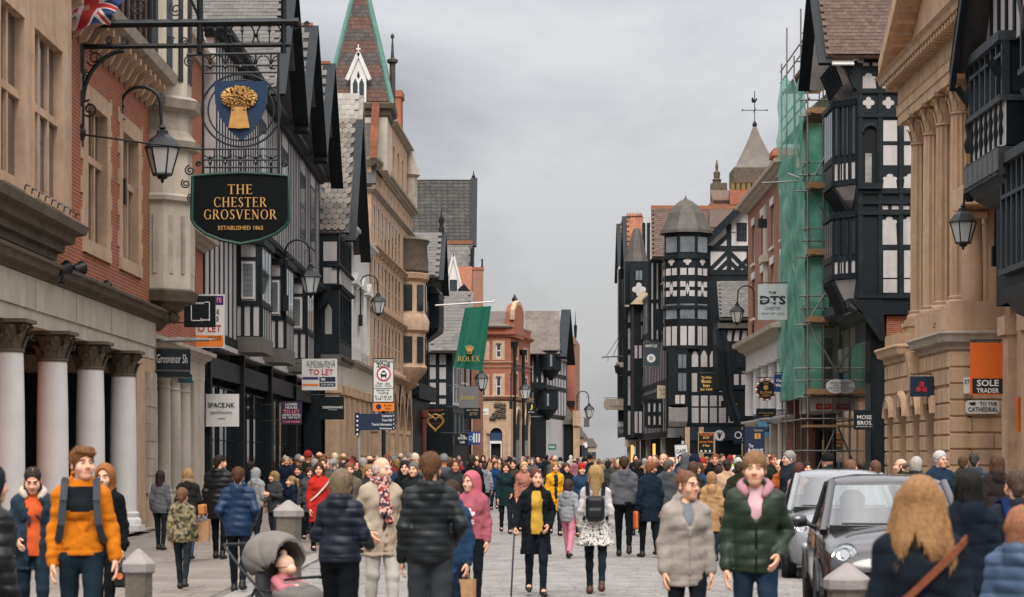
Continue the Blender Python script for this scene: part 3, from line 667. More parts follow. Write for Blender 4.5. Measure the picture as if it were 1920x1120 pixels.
 tm=t.get('m') or cloth(t['color'],kind=t['kind']); jk=child(t['name'],s,tm)
 if t.get('zip'):
  b=MB(); zs=np.linspace(t['hem']+.02,t['vneck']-.02,12)
  for za,zc in zip(zs,zs[1:]):
   i_=[int(np.argmin(np.abs(s.ax[0]))),int(np.argmin(np.abs(s.ax[2]-(za+zc)/2)))]; col=np.argwhere(s.D[i_[0],:,i_[1]]<0); y_=s.ax[1][col[0][0]]-.006 if len(col) else -.2
   b.box(-.008,.008,y_-.004,y_+.02,za,zc+.004)
  b.v=[tuple(Vector(v)*S) for v in b.v]; b.build('zip',cloth(t['zip']),root)
 if t.get('fur'):
  f=SDF((-.22,-.22,1.3),(.22,.25,1.62),max(vc,.011)); n2=lean_v((0,.02,1.47))
  for a in range(-52,233,12): f.ell(n2+Vector((.105*math.cos(rad(a)),.105*math.sin(rad(a))-.01,.03+.03*math.sin(rad(a))-max(0,-math.sin(rad(a))-.5)*.1)),tuple(v*(.62+.38*max(0,math.sin(rad(a)))) for v in (.036,.037,.044)),.04)
  f.mod(lambda x,y,z: .003*np.sin(120*x+60*z)*np.sin(110*y-40*z)); child('collar',f,cloth(t['fur']))
 yoke=t.get('yoke')
 if yoke and jk is not None:    # a second cloth above a height (front and back yoke)
  me=jk.data; me.materials.append(cloth(yoke[0])); n=len(me.polygons); c=np.empty(n*3,np.float32); me.polygons.foreach_get('center',c); c=c.reshape(-1,3)/S
  b=(c[:,2]>yoke[1]+.3*np.abs(c[:,0])*(1 if len(yoke)<3 else yoke[2])) & (np.abs(c[:,0])<shx-.035) & (c[:,2]<1.47); me.polygons.foreach_set('material_index',b.astype(np.int32))
 # ---- hair or hat
 if hair[0]:
  V,F=get_hair(hair[0],lod,seed)
  if lod<2 and hair[0] not in ('beanie','bobble','cap','hoodup','plaits'):      # loose strands breaking the outline
   q=V[F]; c=q.mean(1); nn=np.cross(q[:,1]-q[:,0],q[:,2]-q[:,0]); nn /= np.linalg.norm(nn,axis=1)[:,None]+1e-9; rs=np.random.RandomState(seed); k_=rs.choice(len(c),min(len(c),520 if lod==0 else 160)); c,nn=c[k_],nn[k_]
   ln=rs.uniform(.02,.075,(len(k_),1))*(1 if hair[0] in ('long','longdark','parted','bob','ponytail') else .45); dn=nn*rs.uniform(.1,.5,(len(k_),1))+np.array((0,.05,-1.0 if hair[0] not in ('quiff','short','cropped') else -.25))+rs.normal(0,.16,(len(k_),3)); dn /= np.linalg.norm(dn,axis=1)[:,None]
   w_=np.cross(dn,nn)*(.0035 if lod==0 else .006); st=np.stack([c-nn*.003-w_,c-nn*.003+w_,c+dn*ln+w_*.2,c+dn*ln-w_*.2],1).reshape(-1,3)
   F=np.concatenate([F,len(V)+np.arange(len(st)).reshape(-1,4)]); V=np.concatenate([V,st])
  child({'beanie': 'beanie','bobble': 'bobble_hat','cap': 'cap','hoodup': 'hood'}.get(hair[0],'hair'),(to_head(V),F),hm)
  if hair[0] in ('beanie','cap','bobble') and len(hair)>3: V,F=get_hair(hair[3],lod,seed); child('hair',(to_head(V*np.array((.97,.97,.95)) ),F),hairmat(browc))
 info=dict(root=root,S=S,arm=arm,leg=leg,to_head=to_head,child=child,own=own,part_of=part_of,lo=lo,hi=hi,vc=vc,W=W,lean_v=lean_v,sh=sh,nk=nk,torso=torso)
 if extras: extras(info)
 return info
def ex_backpack(label,color='#15171a',z=1.2,size=(.15,.085,.2),strap='#15171a',m=None):
 def f(i):
  o=i['own']('backpack',label,'backpack'); bk=i['W']*.115+.03+size[1]
  s=SDF((-.3,-.1,.8),(.3,.5,1.6),i['vc']); s.rbox(i['lean_v']((0,bk,z)),size,.07); s.rbox(i['lean_v']((0,bk+size[1]*.85,z-.07)),(size[0]*.75,.03,size[2]*.42),.03,.02)
  i['part_of'](o,'bag_body',s,m or cloth(color,kind='shiny'))
  for q in (1,-1):
   b=MB(); L=i['lean_v']; W=i['W']
   pts=[L((q*.1,bk-.06,1.36)),L((q*.115,.08,1.53)),L((q*.12,-.03,1.515)),L((q*.125,-.14*W-.03,1.36)),L((q*.14,-.145*W-.025,1.18)),L((q*.19*W,-.06,1.06)),L((q*.15,.13,1.05))]
   for a,c in zip(pts,pts[1:]): b.bar(a,c,.055,.02,up=(0,-1,.3))
   i['part_of'](o,'strap',b,cloth(strap))
 return f
def ex_scarf(cols):
 def f(i):
  m=printmat('scarf_print',cols,22); L=i['lean_v']; s=SDF((-.25,-.3,1.0),(.25,.3,1.65),i['vc']); n=i['nk']
  for a in range(0,360,30): s.ell(n+Vector((.07*math.cos(rad(a)),.075*math.sin(rad(a))-.012,.03+.012*math.sin(rad(3*a)))),(.045,.045,.035),.02)
  s.cap(n+Vector((.0,-.1,.02)),L((.035,-.165,1.12)),.045,.05,.02,flat=.5); s.cap(n+Vector((-.03,-.1,.02)),L((-.045,-.16,1.2)),.04,.04,.02,flat=.5)
  i['child']('scarf',s,m)
 return f
def ex_glasses(color='#15110f'):
 def f(i):
  m=MB()
  def hp(*p): return Vector(i['to_head'](np.array([p]))[0])*i['S']
  for q in (1,-1):
   r=[hp(q*.033+.019*math.cos(a),-.108+.012*abs(math.cos(a))*0,.004+.015*math.sin(a)) for a in np.linspace(0,2*math.pi,13)]; m.tube(r,.0022,5)
   m.tube([hp(q*.052,-.104,.006),hp(q*.072,-.07,.008),hp(q*.08,.01,.006)],.002,5)
  m.tube([hp(-.014,-.109,.006),hp(.014,-.109,.006)],.002,5); m.build('glasses',mat('spectacle_frame',color,.3,0),i['root'],smooth=60)
 return f
def ex_handbag(label,q,color,size=(.15,.06,.11),drop=.34,y=-.02,strapc=None,name='handbag',cat='handbag',m=None,mark=None):
 def f(i):
  o=i['own'](name,label,cat); w=i['arm'][q][2]; c=w+Vector((q*.03,y,-drop+.02)); s=SDF(c-Vector((.3,.3,.35)),c+Vector((.3,.3,.45)),max(i['vc'],.012))
  s.rbox(c,(size[1],size[0],size[2]),.03); i['part_of'](o,'bag_body',s,m or cloth(color,kind='shiny'))
  b=MB(); top=c.z+size[2]-.01
  b.tube([(c.x,c.y-size[0]*.55,top),(w.x,w.y-.03,w.z-.08),(w.x,w.y+.03,w.z-.08),(c.x,c.y+size[0]*.55,top)],.009,6); i['part_of'](o,'strap',b,cloth(strapc or color))
  if mark: b=MB(); b.lathe([(0,0),(.035,0),(.035,.01),(0,.01)],n=12); b.v=[(c.x+x,c.y-size[0]-.004-z,c.z+y_) for x,y_,z in b.v]; i['part_of'](o,'badge',b,cloth(mark))
 return f
def ex_paperbag(label,q,w=.09,hgt=.17,color='#a8835a'):
 def f(i):
  o=i['own']('paper_bag',label,'paper bag'); p=i['arm'][q][2]+Vector((0,-.02,-.1)); m=MB(); z1=p.z-.08; z0=z1-2*hgt
  poly=[(-w,-w*.55),(w,-w*.55),(w,w*.55),(-w,w*.55)]
  m.add([(p.x+a,p.y+b,z0) for a,b in poly]+[(p.x+a*1.03,p.y+b*1.05,z1) for a,b in poly],[(3,2,1,0),(0,1,5,4),(1,2,6,5),(2,3,7,6),(3,0,4,7)])
  i['part_of'](o,'bag_body',m,mat('brown_paper_' +color,color,.85,.16,12,bump=.4,bscale=14))
  for y in (-.4,.4):
   h_=MB(); h_.tube([Vector((p.x-w*.4,p.y+y*w,z1)),Vector((p.x-.01,p.y+y*.2*w,p.z+.005)),Vector((p.x+.01,p.y+y*.2*w,p.z+.005)),Vector((p.x+w*.4,p.y+y*w,z1))],.004,5)
   i['part_of'](o,'handle',h_,mat('brown_paper_' +color,color))
 return f
def ex_strap(q,color,w=.03):
 """cross-body strap from the shoulder q over chest and back"""
 def f(i):
  b=MB(); L=i['lean_v']; W=i['W']; pts=[]
  for a in np.linspace(0,2*math.pi,25):
   x,y=math.cos(a)*(.175*W+.035),math.sin(a)*(.13*W+.04); pts.append(L((x,y+.01,1.24+q*.22*math.cos(a))))
  for a,c in zip(pts,pts[1:]): b.bar(a,c,.012,w,up=(0,0,1))
  i['part_of'](i['root'],'strap',b,cloth(color))
 return f
def multi(*fs):
 def f(i):
  for q in fs: q(i)
 return f
# ------------------------------------------------------------------ building kit
BLK=mat('black_timber','#131a1e',.6,.3,5,bump=.3,bscale=30,spec=.22,streak=.0,objvar=.12,dirt='#3a4247',dirtamt=.4)
BLK2=mat('black_paint','#10171c',.5,.25,4,spec=.25,dirt='#30383d',dirtamt=.35)
PLA=mat('white_plaster','#bcb7b5',.8,.08,3,bump=.15,bscale=18,streak=.26,dirt='#8d857b',dirtamt=.3)
PLAP=mat('plaster_panel','#b4aeac',.8,.08,3,bump=.15,bscale=18,streak=.22,dirt='#938b81',dirtamt=.28,objvar=.06)
WHT=mat('white_paint','#d2cfcb',.5,.06,4,streak=.12)
BUFF=mat('buff_stone','#bb9d82',.85,.16,2.2,bump=.35,bscale=30,streak=.22,dirt='#6a5c4a',dirtamt=.35,objvar=.05)
GOLDST=mat('golden_stone','#bfa081',.82,.12,2.4,bump=.25,bscale=26,streak=.24,dirt='#6f6250',dirtamt=.35,objvar=.1)
GREYST=mat('grey_stone','#a79b8d',.85,.18,2.5,bump=.35,bscale=28,streak=.25,dirt='#55504a',dirtamt=.4,objvar=.06)
CREAM=mat('cream_stone','#bdb2a3',.8,.1,2,bump=.2,bscale=24,streak=.2,dirt='#7c7267',dirtamt=.3,objvar=.05)
DARKST=mat('weathered_stone','#5d5245',.9,.3,3,bump=.5,bscale=24,dirt='#2c2823',dirtamt=.6)
COLW=mat('white_column_paint','#d6d2cf',.5,.05,1.5,bump=.06,bscale=12,streak=.12,dirt='#a39c94',dirtamt=.25)
BRK=brickmat('red_brick','#a2512f','#8c452a','#a08f80',.225,.075,.008,.5,dirt='#5c3a30',dirtamt=.3)
BRK2=brickmat('orange_brick','#a2543a','#8b4630','#a98d7a',.225,.075,.008,.4,dirt='#6a3a2a',dirtamt=.25)
BRK3=brickmat('brown_brick','#9d6650','#8a563f','#a5988c',.225,.075,.008,.4,dirt='#5d4438',dirtamt=.3)
SLATE=mat('grey_slate','#5e5a56',.6,.22,3,bump=.35,bscale=20,dirt='#5d5a44',dirtamt=.4,objvar=.2)
SLATED=mat('dark_slate','#454240',.65,.25,3,bump=.35,bscale=20,dirt='#4a4a36',dirtamt=.45,objvar=.25)
TILEB=mat('brown_tile','#57453b',.8,.25,4,bump=.35,bscale=24,dirt='#55503c',dirtamt=.3,objvar=.25)
TILEO=mat('orange_tile','#8c5841',.8,.25,4,bump=.3,bscale=24,dirt='#6a5a3c',dirtamt=.4,objvar=.22)
LEAD=mat('lead_sheet','#625d57',.5,.2,2,bump=.15,bscale=10,streak=.25)
COPPER=mat('green_copper','#5c8377',.7,.15,3,streak=.2)
IRON=mat('black_iron','#12181b',.45,.15,10,spec=.4)
GLS=glassmat('window_glass','#2b3338')
GLSB=glassmat('pale_window_glass','#6d7478',.08)
GLSW=glassmat('curtained_glass','#8f8d88',.12)
SHOP=glassmat('shop_glass','#171d20',.05)
WARM=emat('warm_shop_light','#ffb45a',.6)
ORNG=emat('orange_shop_light','#ff7a2a',.6)
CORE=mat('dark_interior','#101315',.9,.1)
class Face(Front):
 """one wall plane of a building: x along it, -y outwards; pieces are parented to the building's root"""
 def __init__(s,root,A,B):
  super().__init__(A,B); s.root=root; s.off=Vector((s.A.x-root.location.x,s.A.y-root.location.y,-root.location.z))
 def put(s,name,mb,mats,smooth=0,parent=None):
  if parent is not None: return mb.build(name,mats,parent,smooth=smooth)
  return mb.build(name,mats,s.root,s.off,s.ang,smooth)
 def place(s,name,me,x,y,z,rz=0):
  c,n=math.cos(s.ang),math.sin(s.ang); return link(name,me,s.root,(s.off.x+c*x-n*y,s.off.y+n*x+c*y,s.off.z+z),s.ang+rz)
 def wall(s,z0,z1,ops=(),m=None,x0=0.0,x1=None,y=0.0,d=.22,thick=.5,name='wall',back=True):
  x1=s.L if x1 is None else x1; mb=MB(); wall_mb(mb,x0,x1,z0,z1,ops,y,d)
  if back:
   a,b=x0+.015,x1-.015; mb.quad((a,y,z0),(a,y,z1),(a,y+thick,z1),(a,y+thick,z0)); mb.quad((b,y,z0),(b,y+thick,z0),(b,y+thick,z1),(b,y,z1))
   mb.quad((x0,y,z1),(x1,y,z1),(x1,y+thick,z1),(x0,y+thick,z1)); mb.quad((x0,y+thick,z0),(x0,y+thick,z1),(x1,y+thick,z1),(x1,y+thick,z0))
  return s.put(name,mb,m)
 def box(s,name,x0,x1,y0,y1,z0,z1,m,parent=None): return s.put(name,MB().box(x0,x1,y0,y1,z0,z1),m,parent=parent)
 def window(s,x0,x1,z0,z1,y=.12,fm=None,gm=None,nx=2,nz=2,fw=.06,bw=.03,name='window',d=.06,split=True,zs=None):
  fm=fm or WHT; gm=gm or GLS; w,h=x1-x0,z1-z0; k=(round(w,3),round(h,3),fm.name,nx,nz,fw,bw,d,tuple(zs or ()))
  zc=[h*f for f in zs] if zs else [h*j/nz for j in range(1,nz)]; xc=[w*i/nx for i in range(1,nx)]
  if k not in _WIN:
   m=MB(); m.box(0,fw,0,d,0,h).box(w-fw,w,0,d,0,h).box(fw,w-fw,0,d,0,fw).box(fw,w-fw,0,d,h-fw,h)
   for q in xc: m.box(q-bw/2,q+bw/2,.006,d,fw,h-fw)
   for q in zc: m.box(fw,w-fw,.01,d,q-bw/2,q+bw/2)
   _WIN[k]=m.mesh(name,fm)
  o=s.place(name,_WIN[k],x0,y,z0); xe=[0]+xc+[w]; ze=[0]+zc+[h]
  if not split or len(xe)*len(ze)>16: xe,ze=[0,w],[0,h]
  for i in range(len(xe)-1):
   for j in range(len(ze)-1):
    a,b=xe[i+1]-xe[i]-.012,ze[j+1]-ze[j]-.012; kk=('p',round(a,3),round(b,3),gm.name)
    if kk not in _WIN: _WIN[kk]=MB().box(0,a,0,.008,0,b).mesh('pane',gm)
    link('pane',_WIN[kk],o,(xe[i]+.006,d*.6,ze[j]+.006))
  return o
 def timber(s,x0,z0,x1,z1,w=.16,y=0.0,d=.05,m=None,name='timber'):
  mb=MB(); L=math.hypot(x1-x0,z1-z0); ux,uz=(x1-x0)/L,(z1-z0)/L; a,b=-uz*w/2,ux*w/2; e=.0008*(rng.random()*8)
  if ux<0: a,b=-a,-b
  p=[(x0-a,z0-b),(x1-a,z1-b),(x1+a,z1+b),(x0+a,z0+b)]
  if ux<0: p=[p[1],p[0],p[3],p[2]]
  mb.prism(p,y-d-e,y+.01); return s.put(name,mb,m or BLK)
 def panel(s,poly,y=-.012,m=None,name='panel',t=.02):
  return s.put(name,MB().prism(poly,y,y+t),m or PLAP)
 def close_studs(s,x0,x1,z0,z1,n,w=.15,y=0.0,rails=(),rw=.18,d=.05):
  for z in (z0,z1)+tuple(rails): s.timber(x0,z,x1,z,rw,y,d+.012)
  for i in range(n+1): x=x0+(x1-x0)*i/n; s.timber(x,z0,x,z1,w,y,d)
 def cornice(s,z,prof,x0=0.0,x1=None,y=0.0,m=None,name='cornice',ends=True):
  """profile [(out, up)] run along the wall, returned at both ends"""
  x1=s.L if x1 is None else x1; pr=[(u,z+v) for u,v in prof]
  path=[(x0,y+.3),(x0,y),(x1,y),(x1,y+.3)] if ends else [(x0,y),(x1,y)]
  return s.put(name,MB().sweep(pr,path),m)
_WIN={}
def wall_mb(mb,x0,x1,z0,z1,ops,y=0.0,d=.22):
 xs=sorted({x0,x1,*[a for o in ops for a in o[:2] if x0<a<x1]}); zs=sorted({z0,z1,*[a for o in ops for a in o[2:4] if z0<a<z1]})
 for i in range(len(xs)-1):
  for j in range(len(zs)-1):
   cx,cz=(xs[i]+xs[i+1])/2,(zs[j]+zs[j+1])/2
   if any(o[0]<cx<o[1] and o[2]<cz<o[3] for o in ops): continue
   mb.quad((xs[i],y,zs[j]),(xs[i+1],y,zs[j]),(xs[i+1],y,zs[j+1]),(xs[i],y,zs[j+1]))
 for a,b,c,e in [o[:4] for o in ops]:
  mb.quad((a,y,c),(a,y,e),(a,y+d,e),(a,y+d,c)); mb.quad((b,y,c),(b,y+d,c),(b,y+d,e),(b,y,e))
  mb.quad((a,y,c),(a,y+d,c),(b,y+d,c),(b,y,c)); mb.quad((a,y,e),(b,y,e),(b,y+d,e),(a,y+d,e))
 return mb
CORN=[(0,0),(.08,0),(.1,.06),(.2,.1),(.24,.18),(.34,.2),(.36,.3),(0,.34)]
SILL=[(0,0),(.09,0),(.09,.07),(0,.1)]
def scaled(prof,a,b=None): b=b or a; return [(u*a,v*b) for u,v in prof]
def arch_poly(x0,x1,z0,zs,n=10,pointed=0.0):
 """opening outline: straight to zs, then a round or pointed head"""
 r=(x1-x0)/2; c=(x0+x1)/2; pts=[(x0,z0),(x1,z0),(x1,zs)]
 for i in range(1,n):
  a=math.pi*i/n; hx,hz=math.cos(a)*r,math.sin(a)*r*(1+pointed*math.sin(a)**3); pts.append((c+hx,zs+hz))
 return pts+[(x0,zs)]
def cusp_poly(x0,x1,z0,z1):
 """panel with a cusped (foiled) head"""
 w=x1-x0; c=(x0+x1)/2; h=min(w*.55,(z1-z0)*.6); b=z1-h; pts=[(x0,z0),(x1,z0)]
 for (ox,oz,r,a0,a1) in ((.3,.3,.2,-50,80),(.0,.62,.24,-20,200),(-.3,.3,.2,100,230)):
  for i in range(6): a=rad(a0+(a1-a0)*i/5); pts.append((c+(ox+r*math.cos(a))*w,b+oz*h+r*math.sin(a)*w*.7))
 return pts
def foil_poly(c,z,r):
 pts=[]
 for k in range(4):
  a0=rad(90*k)
  for i in range(7): a=a0+rad(-100+200*i/6); pts.append((c+r*.58*math.cos(a0)+r*.4*math.cos(a),z+r*.58*math.sin(a0)+r*.4*math.sin(a)))
 return pts
def slope(root,a,b,c,d,m,t=.12,name='roof'):
 """roof plane a-b along the eaves, d-c along the ridge (world points), with thickness below"""
 a,b,c,d=map(Vector,(a,b,c,d)); n=(b-a).cross(d-a).normalized(); n=n if n.z>0 else -n; o=root.location; lo=[p-n*t-o for p in (a,b,c,d)]; hi=[p-o for p in (a,b,c,d)]
 return MB().add(lo+hi,[(3,2,1,0),(4,5,6,7),(0,1,5,4),(1,2,6,5),(2,3,7,6),(3,0,4,7)]).build(name,m,root)
def tiles(root,parent,a,b,d,tw,th,m,name='slate',limit=300,t=.018,shape='rect',seed=1,keep=None):
 """separate slates on the plane a-b (eaves) / a-d (up): singly up to the limit, the rest joined"""
 a,b,d=map(Vector,(a,b,d)); u=(b-a); L=u.length; u.normalize(); v=(d-a); H=v.length; v.normalize(); n=u.cross(v).normalized()
 if n.z<0: n=-n
 g=random.Random(seed); k=(name,tw,th,m.name,shape)
 def shp(mb):
  w=tw/2-.004
  if shape=='rect': mb.add([(-w,0,t),(w,0,t),(w,th*1.25,.004),(-w,th*1.25,.004),(-w,0,0),(w,0,0)],[(0,1,2,3),(4,5,1,0),(4,0,3),(5,2,1)])
  else: mb.add([(-w,th*.45,t),(-w*.55,th*.12,t),(0,0,t),(w*.55,th*.12,t),(w,th*.45,t),(w,th*1.25,.004),(-w,th*1.25,.004)],[(0,1,2,3,4,5,6)])
 if k not in _WIN: mb=MB(); shp(mb); _WIN[k]=mb.mesh(name,m)
 M=Matrix((u,v,n)).transposed().to_4x4(); rest=MB(); cnt=0; rows=int(H/th); inv=parent.matrix_basis.copy()
 pm=Matrix.Translation(root.location) @ inv if parent is not root else Matrix.Translation(root.location)
 for r in range(rows):
  off=tw/2 if r % 2 else 0.0
  for c in range(int(L/tw)):
   x=tw/2+c*tw+off
   if x>L-tw*.3 or (keep and not keep(x,r*th)): continue
   W=Matrix.Translation(a+u*x+v*(r*th)+n*(.004+g.random()*.006)) @ M @ Matrix.Rotation(g.uniform(-.02,.02),4,'Z') @ Matrix.Rotation(g.uniform(-.012,.012),4,'X')
   if cnt<limit: o=link(name,_WIN[k],parent); o.matrix_basis=pm.inverted() @ W; cnt+=1
   else:
    q=MB(); shp(q); X=pm.inverted() @ W; rest.add([X @ Vector(p) for p in q.v],q.f)
 if rest.v: tag(rest.build(name,m,parent),kind='stuff')
def column(face,x,z0,z1,r,m,y=0.0,flutes=0,capm=None,cap='corinth',caph=.5,base=True,name='column'):
 """free-standing column with entasis: shaft, capital and base"""
 sh=MB(); n=24
 if flutes:
  n=flutes*4; H=z1-z0; o=len(sh.v)
  prof=[(1.0,0),(1.0,.35),(.97,.7),(.9,1)]
  for f,t in prof:
   for j in range(n):
    a=2*math.pi*j/n; rr=r*f*(.84 if j % 4==2 else .89 if j % 4 in (1,3) else 1.0); sh.v.append((rr*math.cos(a),rr*math.sin(a),H*t))
  for i in range(len(prof)-1):
   for j in range(n): j2=(j+1) % n; sh.f.append((i*n+j,i*n+j2,(i+1)*n+j2,(i+1)*n+j)); sh.mi.append(0)
 else: sh.lathe([(r,0),(r,(z1-z0)*.35),(r*.97,(z1-z0)*.7),(r*.9,z1-z0)],n=24)
 o=face.place('shaft',sh.mesh('shaft',m,60 if not flutes else 0),x,y,z0)
 if base:
  b=MB(); b.lathe([(r*1.35,-.3),(r*1.35,-.2),(r*1.3,-.16),(r*1.12,-.12),(r*1.2,-.06),(r*1.2,-.03),(r,0)],n=24); b.box(-r*1.4,r*1.4,-r*1.4,r*1.4,-.42,-.3); face.place('column_base',b.mesh('column_base',m,40),x,y,z0)
 c=MB(); R=r*.9
 c.lathe([(R*1.08,-.03),(R*1.12,0),(R*1.02,.03),(R*.98,.06),(R*1.02,caph*.5),(R*1.3,caph*.88)],n=16)
 c.box(-R*1.55,R*1.55,-R*1.55,R*1.55,caph*.88,caph)
 if cap=='corinth':   # two tiers of curling leaves and corner scrolls
  for tier,(zb,zt,k_) in enumerate(((.05,.48,8),(.3,.78,8))):
   for j in range(k_):
    a=2*math.pi*(j+.5*tier)/k_; ca,sa=math.cos(a),math.sin(a); t1=(-sa,ca)
    def q(rr,z,w): return [(ca*rr+t1[0]*w,sa*rr+t1[1]*w,z*caph),(ca*rr-t1[0]*w,sa*rr-t1[1]*w,z*caph)]
    pts=q(R*1.04,zb,R*.3)+q(R*1.16,(zb+zt)/2,R*.36)+q(R*1.38,zt,R*.28)+q(R*1.6,zt+.03,R*.16)+q(R*1.52,zt-.08,R*.1)
    c.add(pts,[(0,1,3,2),(2,3,5,4),(4,5,7,6),(6,7,9,8)])
  for j in range(4):
   a=math.pi/4+j*math.pi/2; ca,sa=math.cos(a),math.sin(a); p=Vector((ca*R*1.55,sa*R*1.55,caph*.74))
   c.tube([p+Vector((ca,sa,0))*R*.3*math.cos(t)*(1-t/9)+Vector((0,0,R*.3*math.sin(t)*(1-t/9))) for t in np.linspace(0,7,12)],R*.1,5)
 elif cap=='ionic':
  for sx in (-1,1): c.prism([(sx*R*1.25+R*.42*math.cos(t),caph*.55+R*.42*math.sin(t)) for t in np.linspace(0,2*math.pi,14)[:-1]],-R*1.25,R*1.25)
 face.place('capital',c.mesh('capital',capm or m,40),x,y,z1)
 return o
def courses(face,x0,x1,z0,z1,h,m,y=0.0,d=.1,block=None,joint=.03,name='stone_block',chamfer=.03,seed=3):
 """rusticated ashlar: each block an object with chamfered edges standing proud of recessed joints"""
 n=max(1,round((z1-z0)/h)); h=(z1-z0)/n; g=random.Random(seed)
 for r in range(n):
  xs=[x0]; b=block or (x1-x0)
  if block:
   x=x0+(b*.5 if r % 2 else b)
   while x<x1-b*.35: xs.append(x); x+=b
  xs.append(x1)
  for a,e in zip(xs,xs[1:]):
   j=joint/2; c=chamfer; w,hh=e-a-(.012 if block else 0),h-joint; k=('blk',round(w,2),round(hh,2),d,m.name)
   if k not in _WIN:
    mb=MB(); mb.add([(0,0,0),(w,0,0),(w,0,hh),(0,0,hh),(.012,-d,c),(w-.012,-d,c),(w-.012,-d,hh-c),(.012,-d,hh-c)],[(4,5,6,7),(0,1,5,4),(1,2,6,5),(2,3,7,6),(3,0,4,7)]); _WIN[k]=mb.mesh(name,m)
   face.place(name,_WIN[k],a+(.006 if block else 0),y+g.uniform(-.004,.004),z0+r*h+j)
# ------------------------------------------------------------------ ground
def ground():
 asph=mat('grey_setts','#716d69',.8,.2,1.2,bump=.4,bscale=14,dirt='#4c4844',dirtamt=.4)
 flag=mat('flagstone','#80776f',.8,.16,1.5,bump=.3,bscale=16,dirt='#48413b',dirtamt=.6,objvar=.15)
 sett=mat('granite_sett','#837f7b',.75,.2,3,bump=.4,bscale=20,dirt='#45403b',dirtamt=.6,objvar=.16)
 base=MB(); base.quad((-1500,-200,-.03),(1500,-200,-.03),(1500,2600,-.03),(-1500,2600,-.03)); tag(base.build('ground',mat('far_ground','#5f5b57',.9,.2,.3)),kind='structure')
 rd=MB(); rd.quad((-30,5,0),(40,5,0),(40,330,0),(-30,330,0)); road=tag(rd.build('road',asph),kind='structure')
 g=random.Random(4)
 # setts of the carriageway: rows across, singly where they show largest, the rest joined
 lo,hi=[],[]
 y=25.4
 while y<78:
  dy=.2 if y<46 else .36; wx=.34 if y<46 else .6; x=-3.3+g.random()*.2
  while x<10.4:
   w=wx*g.uniform(.8,1.2); (lo if len(lo)<300 and abs(x-1.5)<3.6 and y<34 else hi).append((x,y,w,dy*g.uniform(.93,.99),.006+.01*g.random())); x+=w+.012
  y+=dy
 unit=MB(); unit.add([(0,0,0),(1,0,0),(1,1,0),(0,1,0),(.04,.06,1),(.96,.06,1),(.96,.94,1),(.04,.94,1)],[(4,5,6,7),(0,1,5,4),(1,2,6,5),(2,3,7,6),(3,0,4,7)])
 um=unit.mesh('sett',sett)
 for x,y,w,d,t in lo: o=link('sett',um,road,(x,y,.001)); o.scale=(w,d,t)
 mb=MB()
 for x,y,w,d,t in hi: e=.012; mb.add([(x,y,.0),(x+w,y,0),(x+w,y+d,0),(x,y+d,0),(x+e,y+e,t),(x+w-e,y+e,t),(x+w-e,y+d-e,t),(x+e,y+d-e,t)],[(4,5,6,7),(0,1,5,4),(1,2,6,5),(2,3,7,6),(3,0,4,7)])
 tag(mb.build('sett',mat('granite_setts_far','#827e7a',.75,.26,2.2,bump=.4,bscale=20,dirt='#45403b',dirtamt=.6),road),kind='stuff')
 for nm,x0,x1,top in (('pavement',-14,-3.5,.02),('pavement',10.6,16,.02)):
  pv=tag(MB().box(x0,x1,5,240,-.02,top).build(nm,mat('pavement_bed','#6f6861',.85,.2,1.5)),kind='structure'); cnt=0; rest=MB()
  y=24.0
  while y<100:
   d=.62 if y<52 else .9; x=(x0+3.6 if x0<0 else x0)+g.random()*.3
   while x<(x1-.3 if x0<0 else x1):
    w=min(g.uniform(.55,.95)*(1 if y<52 else 1.5),x1-x-.16 if x0<0 else 9); t=.012+.004*g.random()
    if w>.2:
     if cnt<(230 if x0<0 else 60) and y<60: o=link('paving_slab',um2,pv,(x,y,top)) if 'um2' in globals() else None
     else: rest.add([(x,y,top),(x+w,y,top),(x+w,y+d-.01,top),(x,y+d-.01,top),(x+.01,y+.01,top+t),(x+w-.01,y+.01,top+t),(x+w-.01,y+d-.02,top+t),(x+.01,y+d-.02,top+t)],[(4,5,6,7),(0,1,5,4),(1,2,6,5),(2,3,7,6),(3,0,4,7)]); o=None
     if o: o.scale=(w,d-.01,t); cnt+=1
    x+=max(w,.2)+.008
   y+=d
  tag(rest.build('paving_slab',mat('flagstones_far','#7e756d',.8,.2,1.2,bump=.3,bscale=16,dirt='#5a524b',dirtamt=.4),pv),kind='stuff')
  kx0,kx1=((x1,x1+.28) if x0<0 else (x0-.28,x0)); y=22;
  km=MB().box(0,.28,0,1,0,1).mesh('kerb_stone',mat('kerb_granite','#8a8580',.7,.2,4,bump=.3,objvar=.12))
  while y<120: L=g.uniform(.9,1.3); o=link('kerb_stone',km,pv,(kx0,y,-.01)); o.scale=(1,L-.012,.048); y+=L
_slab=MB(); _slab.add([(0,0,0),(1,0,0),(1,1,0),(0,1,0),(.015,.015,1),(.985,.015,1),(.985,.985,1),(.015,.985,1)],[(4,5,6,7),(0,1,5,4),(1,2,6,5),(2,3,7,6),(3,0,4,7)])
um2=_slab.mesh('paving_slab',mat('flagstone','#80776f',.8,.16,1.5,bump=.3,bscale=16,dirt='#48413b',dirtamt=.6,objvar=.15))
ground()
